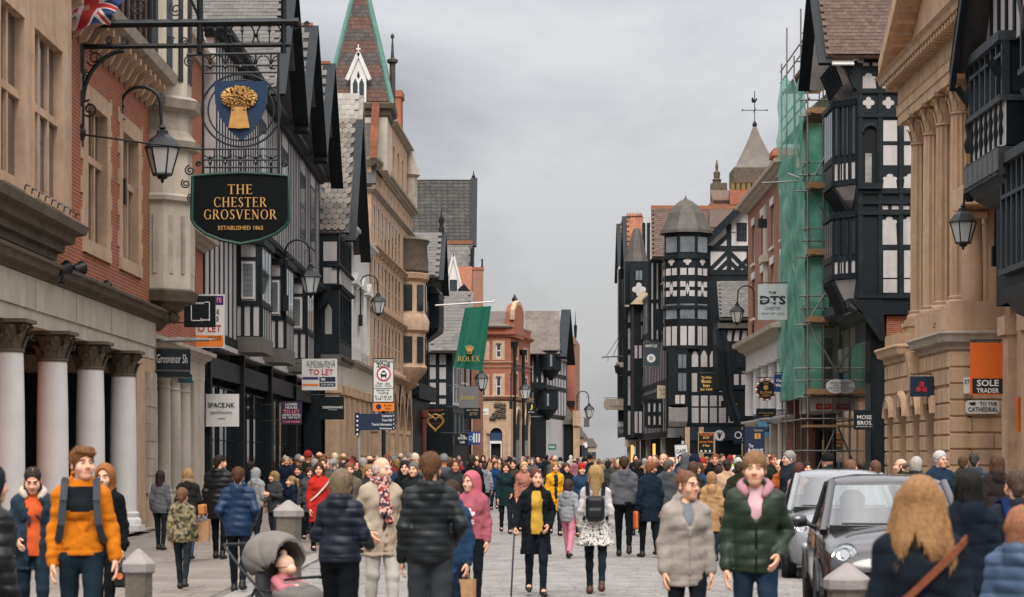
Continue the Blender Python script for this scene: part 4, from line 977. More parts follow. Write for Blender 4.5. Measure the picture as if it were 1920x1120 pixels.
# ------------------------------------------------------------------ left 1: the hotel, red brick over a columned arcade
def hotel():
 root=thing('hotel','red brick and buff stone hotel with tall mullioned windows over an arcade of white columns','hotel',(-8.4,28,0),0)
 F=Face(root,(-8.4,28),(-8.4,50.2)); k=lambda Y: Y-28
 # upper brick wall with two deep stone-framed windows
 wins=((k(41.7),k(44.5)),(k(45.6),k(48.2)))
 F.wall(5.1,13.5,[(a,b,5.75,9.1) for a,b in wins],BRK,x0=k(38.7),x1=k(50.2),d=.1,thick=3)
 for a,b in wins:
  st=MB(); st.box(a-.02,a+.36,-.03,.5,5.75,9.1).box(b-.36,b+.02,-.03,.5,5.75,9.1).box(a+.36,b-.36,-.03,.5,8.75,9.1).prism([(a,5.75),(b,5.75),(b,6.02),(a,6.02)],-.06,.5)
  for i,z in enumerate(np.arange(5.9,9.0,.33)):
   if i % 2: st.box(a-.2,a-.02,-.025,.1,z,z+.33).box(b+.02,b+.2,-.025,.1,z,z+.33)
  w=F.put('window',st,BUFF)
  mu=MB(); n=3; L=b-a-.72
  for i in range(1,n): x=a+.36+L*i/n; mu.box(x-.06,x+.06,.1,.2,6.02,8.75)
  mu.box(a+.36,b-.36,.09,.2,7.64,7.78); F.put('mullion',mu,BUFF,parent=w)
  for i in range(n):
   x=a+.36+L*i/n
   for z0,z1 in ((6.02,7.62),(7.8,8.75)): F.put('pane',MB().box(x+.05,x+L/n-.05,.17,.18,z0,z1),GLS,parent=w)
 # projecting stone bay with its stepped corbel
 x0,x1=k(29),k(38.65); yb=-.42
 bays=[(k(33.1),k(35.0)),(k(35.45),k(37.95)),(k(29.8),k(32.4))]
 F.wall(6.0,13.5,[(a,b,6.05,9.05) for a,b in bays],BUFF,x0=x0,x1=x1,y=yb,d=.3,thick=.42)
 for a,b in bays:
  w=F.put('window',MB().box(a,a+.14,yb-.02,yb+.4,6.05,9.05).box(b-.14,b,yb-.02,yb+.4,6.05,9.05).box(a+.14,b-.14,yb-.02,yb+.4,8.9,9.05).box(a+.14,b-.14,yb-.05,yb+.4,6.05,6.2),BUFF)
  mu=MB(); n=2 if b-a<2.2 else 3; L=b-a-.28
  for i in range(1,n): x=a+.14+L*i/n; mu.box(x-.065,x+.065,yb+.08,yb+.18,6.2,8.9)
  mu.box(a+.14,b-.14,yb+.07,yb+.18,7.57,7.7); F.put('mullion',mu,BUFF,parent=w)
  for i in range(n):
   x=a+.14+L*i/n
   for z0,z1 in ((6.2,7.55),(7.72,8.9)): F.put('pane',MB().box(x+.05,x+L/n-.05,yb+.14,yb+.15,z0,z1),GLS,parent=w)
 F.put('cornice',MB().sweep([(0,5.3),(.1,5.3),(.12,5.42),(.22,5.45),(.24,5.58),(.38,5.62),(.4,5.76),(.56,5.8),(.6,5.95),(.5,6.02),(0,6.05)],[(x0,.1),(x0,0),(x1+.1,0),(x1+.1,.1)]),DARKST)
 F.box('wall',x0,x1,0,3,5.1,6.0,BUFF); F.box('wall',x0,x1+.02,.0,3,6.02,13.5,BUFF)
 sp=MB()
 for i in range(9): x=k(34.4)+i*.5; sp.tube([(x,yb-.12,6.03),(x,yb-.14,6.12),(x+.3,yb-.14,6.13)],.012,4)
 F.put('bird_spikes',sp,IRON)
 # quoins beside the bay
 for i,z in enumerate(np.arange(6.1,13.2,.42)): F.box('quoin',k(38.66),k(39.0+.22*(i % 2)),-.03,.1,z,z+.41,BUFF)
 # eaves cornice on brackets, then a dark upper storey
 F.put('cornice',MB().sweep([(0,10.2),(.2,10.22),(.25,10.34),(.55,10.4),(.62,10.6),(0,10.72)],[(k(38.8),.1),(k(38.8),0),(k(49.4),0),(k(49.4),.1)]),GREYST)
 for Y in np.arange(39.4,49.2,.62): F.put('bracket',MB().prism([(-.02,9.75),(-.02,10.25),(-.46,10.25),(-.46,10.12),(-.3,10.05),(-.16,9.8)][::-1],k(Y),k(Y)+.16,'x'),BUFF)
 F.close_studs(k(39),k(49.2),10.8,13.4,14,.2,-.02)
 # entablature, columns, recess
 F.put('frieze',MB().sweep([(-.35,4.02),(.02,4.02),(.02,4.3),(.06,4.3),(.06,4.86),(-.35,4.86)],[(0,0),(k(50.0),0)]),CREAM)
 for Y in (31,33.9,37.35,40.85,44.4,47.7): F.put('joint',MB().box(k(Y)-.012,k(Y)+.012,-.064,-.05,4.32,4.85),mat('open_joint','#6d655c'))
 F.put('cornice',MB().sweep([(-.1,4.87),(.08,4.87),(.12,4.95),(.26,4.98),(.3,5.08),(.36,5.1),(.37,5.16),(-.1,5.2)],[(0,0),(k(50.15),0),(k(50.15),.3)]),DARKST)
 for Y in (32.1,35.6,39.1,42.6,46.2): column(F,k(Y),.55,3.5,.29,COLW,y=.02,capm=DARKST,caph=.52)
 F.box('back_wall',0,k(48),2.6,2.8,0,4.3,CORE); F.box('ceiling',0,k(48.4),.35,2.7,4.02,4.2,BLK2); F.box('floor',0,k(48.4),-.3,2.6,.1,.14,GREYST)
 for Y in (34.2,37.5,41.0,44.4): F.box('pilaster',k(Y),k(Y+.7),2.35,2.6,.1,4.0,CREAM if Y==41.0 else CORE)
 for Y,m in ((31.2,ORNG),(35.2,ORNG),(38.5,WARM),(42.0,SHOP),(45.4,SHOP)):
  w=F.window(k(Y),k(Y+2.1),.5,3.6,2.45,fm=BLK2,gm=SHOP,nx=2,nz=1)
  if m is not SHOP: F.box('shop_light',k(Y+.2),k(Y+1.9),2.40,2.44,2.9 if m is WARM else .9,3.1,m)
 F.box('brass_plaque',k(41.2),k(41.9),2.28,2.34,1.4,2.4,mat('brass','#8a6a3a',.35,.2,metal=.8))
 # end pier of rough blocks
 F.box('pier',k(47.75),k(50.15),.0,3,0,4.02,BUFF); F.box('shop_door',k(47.68),k(47.74),.55,2.6,.1,3.6,BLK2)
 for i,z in enumerate(np.linspace(.9,3.7,8)[:-1]): F.box('quoin',k(48.9-.0*i),k(50.17),-.05-.012*(i % 2),.02,z,z+.39,GREYST)
 F.put('pier_base',MB().lathe([(.45,0),(.46,.55),(.42,.8),(.3,.95),(0,1.0)],(k(49.5),-.05,0.1),12),GREYST,smooth=50)
 # canted stone turret corbelled out of the corner
 c=(k(50.35),.05,0); R8=dict(n=8,rot=22.5)
 tw=MB(); tw.lathe([(.98,5.65),(.98,7.65)],c,**R8); F.put('turret_panel',tw,CREAM)
 F.put('turret_corbel',MB().lathe([(.15,4.7),(.3,4.85),(.42,4.95),(.45,5.1),(.7,5.2),(.75,5.3),(1.0,5.36),(1.05,5.5),(1.08,5.6),(1.0,5.65)],c,**R8),DARKST)
 F.put('turret_string',MB().lathe([(.98,7.65),(1.1,7.7),(1.12,7.8),(1.0,7.86)],c,**R8),CREAM)
 F.put('turret_wall',MB().lathe([(.92,7.86),(.92,8.9)],c,**R8),CREAM)
 F.put('turret_cornice',MB().lathe([(.94,8.9),(1.1,8.95),(1.15,9.1),(1.02,9.2),(.92,9.35),(.92,9.75),(1.12,9.85),(1.2,10.05),(1.0,10.15)],c,**R8),GREYST)
 F.put('turret_upper',MB().lathe([(.9,10.15),(.9,13.5)],c,**R8),CREAM)
 for a in (202.5+45*i for i in range(4)):
  ca,sa=math.cos(rad(a)),math.sin(rad(a));
  for (z0,z1,r,m) in ((6.0,7.35,.93,GREYST),(10.5,12.6,.86,GLS)):
   p=MB().box(-.24,.24,-.03,.02,z0,z1);
   ang=math.atan2(sa,ca)+math.pi/2; cs,sn=math.cos(ang),math.sin(ang); p.v=[(c[0]+ca*(r-.03)+cs*x-sn*y,c[1]+sa*(r-.03)+sn*x+cs*y,z) for x,y,z in p.v]; F.put('turret_light' if m is GLS else 'turret_inset',p,m)
 lf=MB()
 for j in range(7):
  a=rad(190+j*27); p=Vector((c[0]+.5*math.cos(a),c[1]+.5*math.sin(a),5.02)); lf.lathe([(0,-.14),(.1,-.08),(.13,0),(.08,.1),(0,.14)],p,6)
 F.put('carved_leaf',lf,DARKST,smooth=60)
hotel()
def annex():
 """set-back brick front between the hotel pier and the timbered shops"""
 root=thing('brick_building','narrow red brick front with stone cornices and a pale columned doorway beside the hotel turret','building',(-8.9,51.2,0))
 F=Face(root,(-8.9,51.2),(-8.9,61.4))
 ops=[(2.2,3.4,6.0,7.3),(5.6,6.9,5.9,7.2),(7.6,8.8,5.9,7.2),(2.4,3.6,9.4,11.4),(5.6,7.0,9.4,11.4)]
 F.wall(4.6,13.4,ops,BRK2,thick=2.5)
 for a,b,c,d in ops: F.window(a,b,c,d,.14,nx=2,nz=2)
 F.cornice(4.4,CORN,m=CREAM); F.cornice(7.6,scaled(CORN,1.2),m=GREYST); F.cornice(8.5,scaled(CORN,.7),m=CREAM); F.cornice(12.9,CORN,m=CREAM)
 F.box('frieze',0,10.2,-.06,.3,3.9,4.42,CREAM); F.box('doorway_back',0,10.2,1.2,1.3,0,4,CORE)
 for x in (1.2,3.2,4.9,6.6): column(F,x,.9,3.5,.2,CREAM,caph=.35,cap='plain')
 F.box('pilaster',0,.8,-.05,1.2,0,3.9,CREAM); F.box('pilaster',8.2,10.2,-.05,1.2,0,3.9,CREAM); F.box('plinth',.8,8.2,.1,.6,0,.5,GREYST)
annex()
# ------------------------------------------------------------------ left 2: timbered shops under three steep gables
def timbered_shops():
 A,B=(-8.9,61.6),(-8.9,94.6)
 root=thing('timbered_building','long black and white timbered building with three steep slate gables and striped jettied bays','building',(-8.9,61.6,0))
 F=Face(root,A,B); k=lambda Y: Y-61.6; L=F.L
 # shopfront
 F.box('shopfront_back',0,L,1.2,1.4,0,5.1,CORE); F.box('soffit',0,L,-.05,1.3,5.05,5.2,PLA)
 F.box('fascia',0,L,-.06,.2,4.1,4.7,BLK2); F.box('stall_riser',0,L,-.05,.3,.1,.6,BLK2)
 for Y in (61.9,69.6,77.6,86.5,94.2): F.box('post',k(Y),k(Y)+.3,-.16,.3,0,5.05,BLK2)
 for a,b in ((62.3,65.1),(65.6,69.5),(70,73.7),(74.2,77.5),(78,81.9),(82.4,86.4),(86.9,90.9)): F.window(k(a),k(b),.6,3.9,.1,fm=BLK2,gm=SHOP,nx=3,nz=2)
 F.box('lit_display',k(62.5),k(63.3),.0,.08,2.5,3.0,WARM); F.box('lit_display',k(64.2),k(64.7),.0,.08,1.2,1.6,WARM)
 # first floor wall
 F.wall(5.2,9.0,(),PLA,thick=3); F.close_studs(.1,k(69),5.35,8.8,7,.26,rw=.3,d=.015)
 # three box bays with striped aprons
 for i,(a,b) in enumerate(((69.0,71.9),(76.3,79.2),(84.4,87.3))):
  x0,x1=k(a),k(b); p=-.78
  bay=F.put('bay',MB().box(x0,x1,p,.1,5.65,8.75),PLA)
  F.put('bay_base',MB().box(x0-.05,x1+.05,p-.06,.1,5.12,5.62),LEAD,parent=bay); F.put('bay_eave',MB().box(x0-.1,x1+.1,p-.12,.1,8.6,8.82),BLK,parent=bay); F.put('bay_rail',MB().box(x0-.05,x1+.05,p-.05,.1,6.62,6.78),BLK,parent=bay)
  st=MB()
  for j in range(7): x=x0+(x1-x0)*j/6; st.box(x-.08,x+.08,p-.012,p+.02,5.62,8.6)
  for j in range(4): y=p+(.1-p)*j/3; st.box(x0-.03,x0+.02,y-.055,y+.055,5.62,6.62);
  for y in (p+.06,-.04): st.box(x0-.045,x0+.02,y-.1,y+.1,6.62,8.6)
  st.box(x0-.05,x0,p,.1,8.1,8.2); F.put('stud',st,BLK,parent=bay)
  S=Face(root,F.A+F.u*x0,F.A+F.u*x0+F.out*.7); S=Face(root,S.A,S.B)
  # side facing along the street: leaded casement
  fr=MB().box(x0-.075,x0-.045,p+.2,-.16,6.85,8.05); w=F.put('window',fr,WHT,parent=bay)
  F.put('pane',MB().box(x0-.085,x0-.076,p+.25,-.21,6.92,7.98),GLSB,parent=bay)
  ld=MB()
  for j in range(1,4): y=p+.25+(-.21-p-.25)*j/4; ld.box(x0-.09,x0-.086,y-.008,y+.008,6.92,7.98)
  for j in range(1,6): z=6.92+1.06*j/6; ld.box(x0-.092,x0-.086,p+.25,-.21,z-.008,z+.008)
  F.put('leading',ld,LEAD,parent=bay)
  for j in range(3): xx=x0+.25+j*.85; F.put('window',MB().box(xx,xx+.65,p-.02,p+.01,6.85,8.5),GLS,parent=bay)
 # second floor, jettied, close studding and casements
 G=Face(root,(-8.55,61.6),(-8.55,94.6))
 G.wall(9.0,14.2,[(k(79.2),k(81.4),10.6,13.3),(k(86),k(88.2),10.6,13.3),(k(90.4),k(92.6),10.6,13.3),(k(72),k(74.2),10.6,13.3)],PLA,thick=.5)
 for a in (72,79.2,86,90.4): G.window(k(a),k(a+2.2),10.6,13.3,-.02,fm=BLK2,gm=GLSB,nx=4,nz=2,fw=.08,bw=.06,d=.02)
 G.cornice(8.95,[(0,0),(.2,0),(.25,.12),(.32,.14),(.34,.3),(0,.34)],m=BLK); G.cornice(13.85,[(0,0),(.18,0),(.25,.14),(.4,.18),(.42,.32),(0,.36)],m=BLK)
 x=.1
 skip=[(k(a)-.1,k(a+2.3)) for a in (72,79.2,86,90.4)]
 while x<L:
  if any(a<x<b for a,b in skip): G.timber(x,9.3,x,10.55,.13,d=.02)
  else: G.timber(x,9.3,x,13.9,.13,d=.02)
  x+=.62
 for a in (78.2,85.6,94.2): G.put('corbel',MB().prism([(0,8.2),(0,9.0),(-.55,9.0),(-.5,8.8),(-.25,8.5)][::-1],k(a),k(a)+.22,'x'),BLK)
 # gables
 for i in range(3):
  yc=75+8*i; z0,z1=14.2,18.5; xf=-7.85; xb=-20
  rf=slope(root,(xf,yc-4.1,z0-.15),(xb,yc-4.1,z0-.15),(xb,yc,z1),(xf,yc,z1),SLATE,.14); slope(root,(xb,yc+4.1,z0-.15),(xf,yc+4.1,z0-.15),(xf,yc,z1),(xb,yc,z1),SLATE,.14)
  tiles(root,rf,(xb+8 if i==0 else xf-2.2,yc-4.05,z0-.06),(xf,yc-4.05,z0-.06),(xb+8 if i==0 else xf-2.2,yc,z1+.06),.34 if i==0 else .4,.21 if i==0 else .3,SLATE,seed=i)
  gb=MB().prism([(-4.0+k(yc),14.1),(4.0+k(yc),14.1),(k(yc),18.3)],0,.2); G.put('gable_wall',gb,PLA)
  for q in (-1,1):
   bb=MB(); bb.bar((xf+.05-root.location.x,yc+q*4.2-root.location.y,z0-.45),(xf+.05-root.location.x,yc-root.location.y,z1-.02),.12,.55,up=(1,0,0)); bb.build('bargeboard',BLK2,root)
   G.timber(k(yc)+q*3.3,14.3,k(yc)+q*.3,17.6,.24)
  for j in range(-3,4): G.timber(k(yc)+j*.9,14.2,k(yc)+j*.9,18.0-abs(j)*.95,.17)
  MB().box(xf-9-root.location.x,xf-root.location.x+.1,yc-root.location.y-.09,yc-root.location.y+.09,z1,z1+.12).build('ridge_tile',TILEO,root)
timbered_shops()
def black_gabled():
 root=thing('timbered_building','black timbered house with a steep fish-scale tiled gable and a tall projecting oriel','building',(-8.5,94.7,0))
 F=Face(root,(-8.5,94.7),(-8.3,101.7)); N=Face(root,(-13,94.68),(-8.5,94.68)); L=F.L
 F.box('shopfront_back',0,L,1.0,1.1,0,5.6,CORE); F.wall(5.6,11.9,(),BLK,thick=3); N.wall(0,11.9,(),BLK2,thick=.3)
 # oriel, its near side with white panels
 O=Face(root,(-7.68,94.75),(-7.62,101.4)); S=Face(root,(-8.5,94.75),(-7.68,94.75))
 O.wall(6.3,11.9,[(.4,6.4,6.9,9.2),(.4,6.4,10.3,11.7)],BLK2,thick=.8,d=.1)
 for j in range(4): O.window(.45+j*1.48,1.85+j*1.48,6.95,9.15,.02,fm=BLK,gm=GLS,nx=2,nz=2,fw=.08); O.window(.45+j*1.48,1.85+j*1.48,10.35,11.65,.02,fm=BLK,gm=GLSB,nx=3,nz=1,fw=.08)
 S.wall(6.3,11.9,(),BLK2,thick=.02)
 for z0,z1 in ((9.45,10.15),(10.45,11.3)): S.panel([(.12,z0),(.72,z0),(.72,z1),(.12,z1)])
 S.panel([(.2,7.2),(.5,7.2),(.5,8.3),(.35,8.55),(.2,8.3)],m=GLSW)
 O.cornice(9.25,[(0,0),(.1,0),(.16,.12),(0,.2)],m=BLK); O.cornice(10.12,[(0,0),(.1,0),(.14,.1),(0,.16)],m=BLK)
 for j in range(10): O.timber(.2+j*.65,9.4,.2+j*.65,10.1,.2,m=PLA)
 O.put('oriel_base',MB().sweep([(-.9,5.1),(-.6,5.2),(-.3,5.6),(.05,6.0),(.14,6.3),(-.9,6.32)],[(0,0),(O.L,0)]),LEAD)
 for j in range(9): O.put('bracket',MB().prism([(.1,5.9),(-.1,6.05),(-.13,6.2),(.1,6.2)],.2+j*.72,.4+j*.72,'x'),BLK)
 xf=-7.22; yc=99.2
 rf=slope(root,(xf,94.6,11.7),(-16,94.6,11.7),(-16,yc,17.4),(xf,yc,17.4),SLATED); slope(root,(-16,104.4,11.7),(xf,104.4,11.7),(xf,yc,17.4),(-16,yc,17.4),SLATED)
 tiles(root,rf,(-8.6,94.6,11.78),(xf,94.6,11.78),(-8.6,yc,17.48),.3,.33,mat('fishscale_tile','#6b635b',.75,.25,3,bump=.3,dirt='#8b8270',dirtamt=.3,objvar=.3),name='tile',shape='scale',seed=8)
 for q,y in ((-1,94.5),(1,104.5)):
  bb=MB(); bb.bar((xf+.06+8.5,y-94.7,11.3),(xf+.06+8.5,yc-94.7,17.4),.12,.5,up=(1,0,0)); bb.build('bargeboard',BLK2,root)
 O.put('gable_wall',MB().prism([(.2,11.9),(8.6,11.9),(4.4,16.6)],.1,.3),PLA)
black_gabled()
def white_front():
 root=thing('white_building','white stuccoed front with pedimented windows above a stone shopfront of square pillars','building',(-7.75,101.8,0))
 F=Face(root,(-7.78,101.8),(-7.55,113.0)); L=F.L
 ops=[(1.2,2.9,7.2,9.8),(4.8,6.5,7.2,9.8),(8.4,10.1,7.2,9.8)]
 F.wall(6.3,12.6,ops,WHT,thick=3)
 for a,b,c,d in ops:
  F.window(a,b,c,d,.03,nx=2,nz=2,gm=GLS); F.put('pediment',MB().prism([(a-.3,d+.3),(b+.3,d+.3),(b+.3,d+.45),((a+b)/2,d+.95),(a-.3,d+.45)],-.28,.0),WHT); F.box('architrave',a-.2,a-.01,-.1,.02,c-.1,d+.3,WHT); F.box('architrave',b+.01,b+.2,-.1,.02,c-.1,d+.3,WHT)
 F.cornice(12.3,scaled(CORN,1.3),m=WHT); F.cornice(6.0,scaled(CORN,1.2),m=GREYST)
 F.box('fascia',-7,L,-.15,.2,5.0,6.1,CREAM)
 for x in (-6.8,-4.2,-1.6,1.0,3.6,6.2,8.8): F.box('pillar',x,x+.62,-.2,.4,0,4.6,BUFF); F.box('pillar_cap',x-.08,x+.7,-.3,.4,4.6,5.0,BUFF)
 F.box('shopfront_back',-7,L,.9,1.0,0,5,CORE)
 for x in (-6.0,-3.4,-.8,1.8,4.4,7.0,9.5): F.window(x,x+1.6,.7,4.3,.5,fm=BLK2,gm=SHOP,nx=1,nz=2)
 # stone dormer with a lichened roof, and an orange verge behind
 D=Face(root,(-7.85,104.6),(-7.75,108.6)); D.put('dormer_wall',MB().prism([(0,12.6),(4.0,12.6),(4.0,16.6),(2.0,19.6),(0,16.6)],0,.6),WHT)
 D.put('dormer_cap',MB().sweep([(0,16.2),(.18,16.25),(.24,16.5),(0,16.6)],[(-.1,.3),(-.1,0),(4.1,0),(4.1,.3)]),CREAM)
 lich=mat('lichened_slate','#8f8982',.85,.3,3,bump=.4,dirt='#6e6a4e',dirtamt=.6,objvar=.15)
 rf=slope(root,(-7.4,104.1,16.3),(-9.6,104.1,16.3),(-9.6,106.6,19.8),(-7.4,106.6,19.8),lich); slope(root,(-9.6,109.1,16.3),(-7.4,109.1,16.3),(-7.4,106.6,19.8),(-9.6,106.6,19.8),lich)
 tiles(root,rf,(-9.5,104.05,16.36),(-7.4,104.05,16.36),(-9.5,106.6,19.86),.42,.36,lich,seed=14)
 F.box('upper_wall',0,L,.4,3,12.6,15.5,WHT)
 slope(root,(-7.6,103.9,14.2),(-15,103.9,14.2),(-15,109,19.6),(-7.6,109,19.6),mat('mossy_slate','#7a766a',.8,.25,2,bump=.4,dirt='#5f6340',dirtamt=.6))
white_front()
def gothic_stone():
 root=thing('stone_building','tall buff sandstone gothic building with narrow grouped windows, oriel turret and an orange-edged gable','building',(-7.5,113.0,0))
 F=Face(root,(-7.45,113.0),(-6.45,137.5)); L=F.L
 cols=[.9+i*2.05 for i in range(12)]
 ops=[]
 for x in cols[:8]: ops+=[(x,x+1.1,6.9,9.3),(x,x+1.1,10.2,12.4),(x,x+1.1,13.2,15.3)]
 F.wall(5.6,17.4,ops,BUFF,thick=4,d=.06)
 for a,b,c,d in ops: F.window(a,b,c,d,.0,fm=BUFF,gm=GLS,nx=1,nz=2,fw=.07,bw=.06,d=.05)
 for x in cols+[cols[-1]+1.5]: F.put('shaft',MB().lathe([(.1,6.6),(.1,16.6),(.16,16.7),(.16,16.9)],(x-.5,.075,0),8),BUFF,smooth=50)
 for z,s_ in ((6.1,1.2),(9.55,.8),(12.75,.9),(15.8,.7),(17.2,1.3)): F.cornice(z,scaled(CORN,s_),m=BUFF if z<15 else GREYST)
 for z in (6.45,9.4,12.6):
  for x in cols: F.put('carved_boss',MB().lathe([(0,0),(.2,.02),(.26,.2),(.16,.38),(0,.42)],(x-.5,.06,z),6),BUFF,smooth=50)
 # pointed ground-floor arches
 for i in range(5):
  x=.6+i*4.7; pts=arch_poly(x+.5,x+4.0,0,3.2,12,.35); outer=arch_poly(x,x+4.6,0,3.2,12,.45)
  m=MB(); n=len(pts); o=len(m.v)
  m.add([(p[0],-.1,p[1]) for p in outer]+[(p[0],-.1,p[1]) for p in pts]+[(p[0],.6,p[1]) for p in pts],[(i_,i_+1,n+i_+1,n+i_) for i_ in range(2,n-1)]+[(1,2,n+2,n+1),(n-1,0,n,2*n-1)]+[(n+i_,n+i_+1,2*n+i_+1,2*n+i_) for i_ in range(1,n-1)]); F.put('arch',m,BUFF)
  F.put('pier',MB().box(x-.16,x+.5,-.25,.6,0,3.1).box(x-.24,x+.58,-.32,.6,3.1,3.35),BUFF)
 F.box('shopfront_back',0,L,.8,.9,0,5.6,CORE); F.wall(5.0,5.7,(),BUFF,thick=.4)
 # gable with the orange verge
 F.put('gable_wall',MB().prism([(1.0,17.4),(7.8,17.4),(4.2,23.0)],.1,.5),BUFF)
 rf=slope(root,(-7.2,112.6,16.2),(-16,112.6,16.2),(-16,117,22.8),(-7.2,117,22.8),SLATED)
 for i in range(14):
  z=17.5+i*.29; y=112.5+i*.22; MB().box(-.12+.1,.38,y-.16-113,y+.17-113,z,z+.4).build('verge_tile',TILEO,root)
 # oriel turret, two rounded bays one over the other
 T=Face(root,(-6.7,131.0),(-6.55,135.0)); c=(2.0,.25,0)
 T.put('turret',MB().lathe([(.2,5.6),(.9,6.3),(1.5,7.0),(1.62,7.3),(1.5,7.5),(1.5,9.4),(1.7,9.6),(1.75,10.2),(1.6,10.5),(1.5,10.7),(1.5,12.6),(1.7,12.8),(1.75,13.1),(1.3,13.3),(1.5,14.6),(1.62,15.0),(1.5,15.3)],c,14),BUFF,smooth=35)
 T.put('turret_parapet',MB().lathe([(1.55,13.1),(1.7,13.3),(1.6,14.9),(1.78,15.2),(1.2,15.4)],c,14),DARKST,smooth=35)
 for z0,z1 in ((7.6,9.2),(10.8,12.4)):
  for a in (200,235,270,305,340):
   p=MB().box(-.27,.27,-.06,.05,z0,z1); ang=rad(a+90); cs,sn=math.cos(ang),math.sin(ang); p.v=[(c[0]+1.48*math.cos(rad(a))+cs*x-sn*y,c[1]+1.48*math.sin(rad(a))+sn*x+cs*y,z) for x,y,z in p.v]; T.put('turret_window',p,GLS)
 U=Face(root,(-7.0,124),(-6.6,135.5)); U.wall(17.4,21.2,[(1,2,18,20),(4,5,18,20),(7,8,18,20)],BUFF,thick=3)
 for x in (1,4,7): U.window(x,x+1,18,20,.15,fm=BUFF,gm=GLS,nx=1,nz=1)
 U.cornice(21,CORN,m=GREYST); U.put('chimney',MB().box(9.5,11.2,.3,1.6,21.2,24.6).box(9.4,11.3,.2,1.7,24.3,24.7),BRK2)
 U.put('pinnacle',MB().lathe([(.5,17.5),(.5,19.4),(.7,19.6),(.05,21.5)],(11.2,-.1,0),8),GREYST)
gothic_stone()
def spire():
 root=thing('spire','pyramid spire with banded red and grey tiles, green copper hips and a white lucarne','spire',(-8.25,116.5,0))
 w=1.78; zb,zt=20.9,28.6;
 T=MB(); T.box(-w*.86,w*.5,-w*.86,w*.86,0,17.2).box(-w*.86,w*.86,-w*.861,w*.861,17.2,zb-.7); T.build('tower',CREAM,root)
 MB().lathe([(w*1.16,-.9),(w*1.3,-.75),(w*1.36,-.5),(w*1.48,-.4),(w*1.52,-.15),(w*1.4,-.05),(w*1.2,0)],(0,0,zb),4,rot=45).build('cornice',DARKST,root)
 C=[(-w,-w),(w,-w),(w,w),(-w,w)]; ap=(0,0,zt)
 m=brickmat('banded_spire_tile','#5a4f4b','#4a4442','#33302e',.26,.2,.02,1.2,bands=(1.05,.58,'#553f37'))
 roof=MB().add([(*c,zb-.1) for c in C]+[ap],[(i,(i+1) % 4,4) for i in range(4)]).build('roof',m,root)
 # separate tiles on the face towards the street end
 cols={0: mat('spire_tile_grey','#4c4542',.8,.2,objvar=.25),1: mat('spire_tile_red','#5a4239',.8,.2,objvar=.2)}
 H=zt-zb; sl=math.hypot(H,w); n=34; g=random.Random(3); cnt=0; rest={0: MB(),1: MB()}; ms={q: MB().add([(-.13,-.02,0),(0,-.026,-.05),(.13,-.02,0),(.13,-.004,.26),(-.13,-.004,.26)],[(0,1,2,3,4)]).mesh('tile',cols[q]) for q in cols}
 for r in range(n):
  f=r/n; z=zb+f*H; hw=w*(1-f); band=1 if (r // 3) % 2==0 else 0
  x=-hw+(.13 if r % 2 else .26)
  while x<hw-.1:
   if cnt<300: o=link('tile',ms[band],roof,(x,-hw-.01+g.uniform(-.006,0),z)); o.rotation_euler=(-math.atan2(w,H),0,g.uniform(-.03,.03)); cnt+=1
   x+=.265
 for i,c in enumerate(C):
  MB().bar((*[q*1.01 for q in c],zb-.12),(0,0,zt+.05),.25,.12,up=(c[0],c[1],0)).build('copper_hip',COPPER,root)
 # lucarne
 lu=thing_part=MB(); lu.prism([(-.42,zb-.1),(.42,zb-.1),(.42,zb+1.35),(0,zb+2.4),(-.42,zb+1.35)],-w-.12,-w+.9); lo=lu.build('lucarne',WHT,root)
 for q in (-1,1): MB().bar((q*.62,-w-.14,zb+1.1),(0,-w-.14,zb+2.55),.2,.14,up=(0,1,0)).build('lucarne_verge',WHT,lo)
 MB().box(-.03,.03,-w-.2,-w-.14,zb+2.5,zb+3.0).box(-.12,.12,-w-.195,-w-.145,zb+2.72,zb+2.8).build('cross',WHT,lo)
 for q in (-1,1): MB().prism([(q*.17-.13,zb+.2),(q*.17+.13,zb+.2),(q*.17+.13,zb+.9),(q*.17,zb+1.2),(q*.17-.13,zb+.9)],-w-.135,-w-.12).build('lucarne_light',GLS,lo)
 MB().prism([(-.09,zb+1.3),(0,zb+1.16),(.09,zb+1.3),(0,zb+1.6)],-w-.135,-w-.12).build('lucarne_light',GLS,lo)
 MB().lathe([(.16,0),(.16,2.6),(.3,2.7),(.3,2.85),(.1,2.95),(.04,4.0),(.1,4.05),(.1,4.2),(0,4.3)],(w*.95,.6,zb-.2),8).build('pinnacle',SLATED,root)
spire()
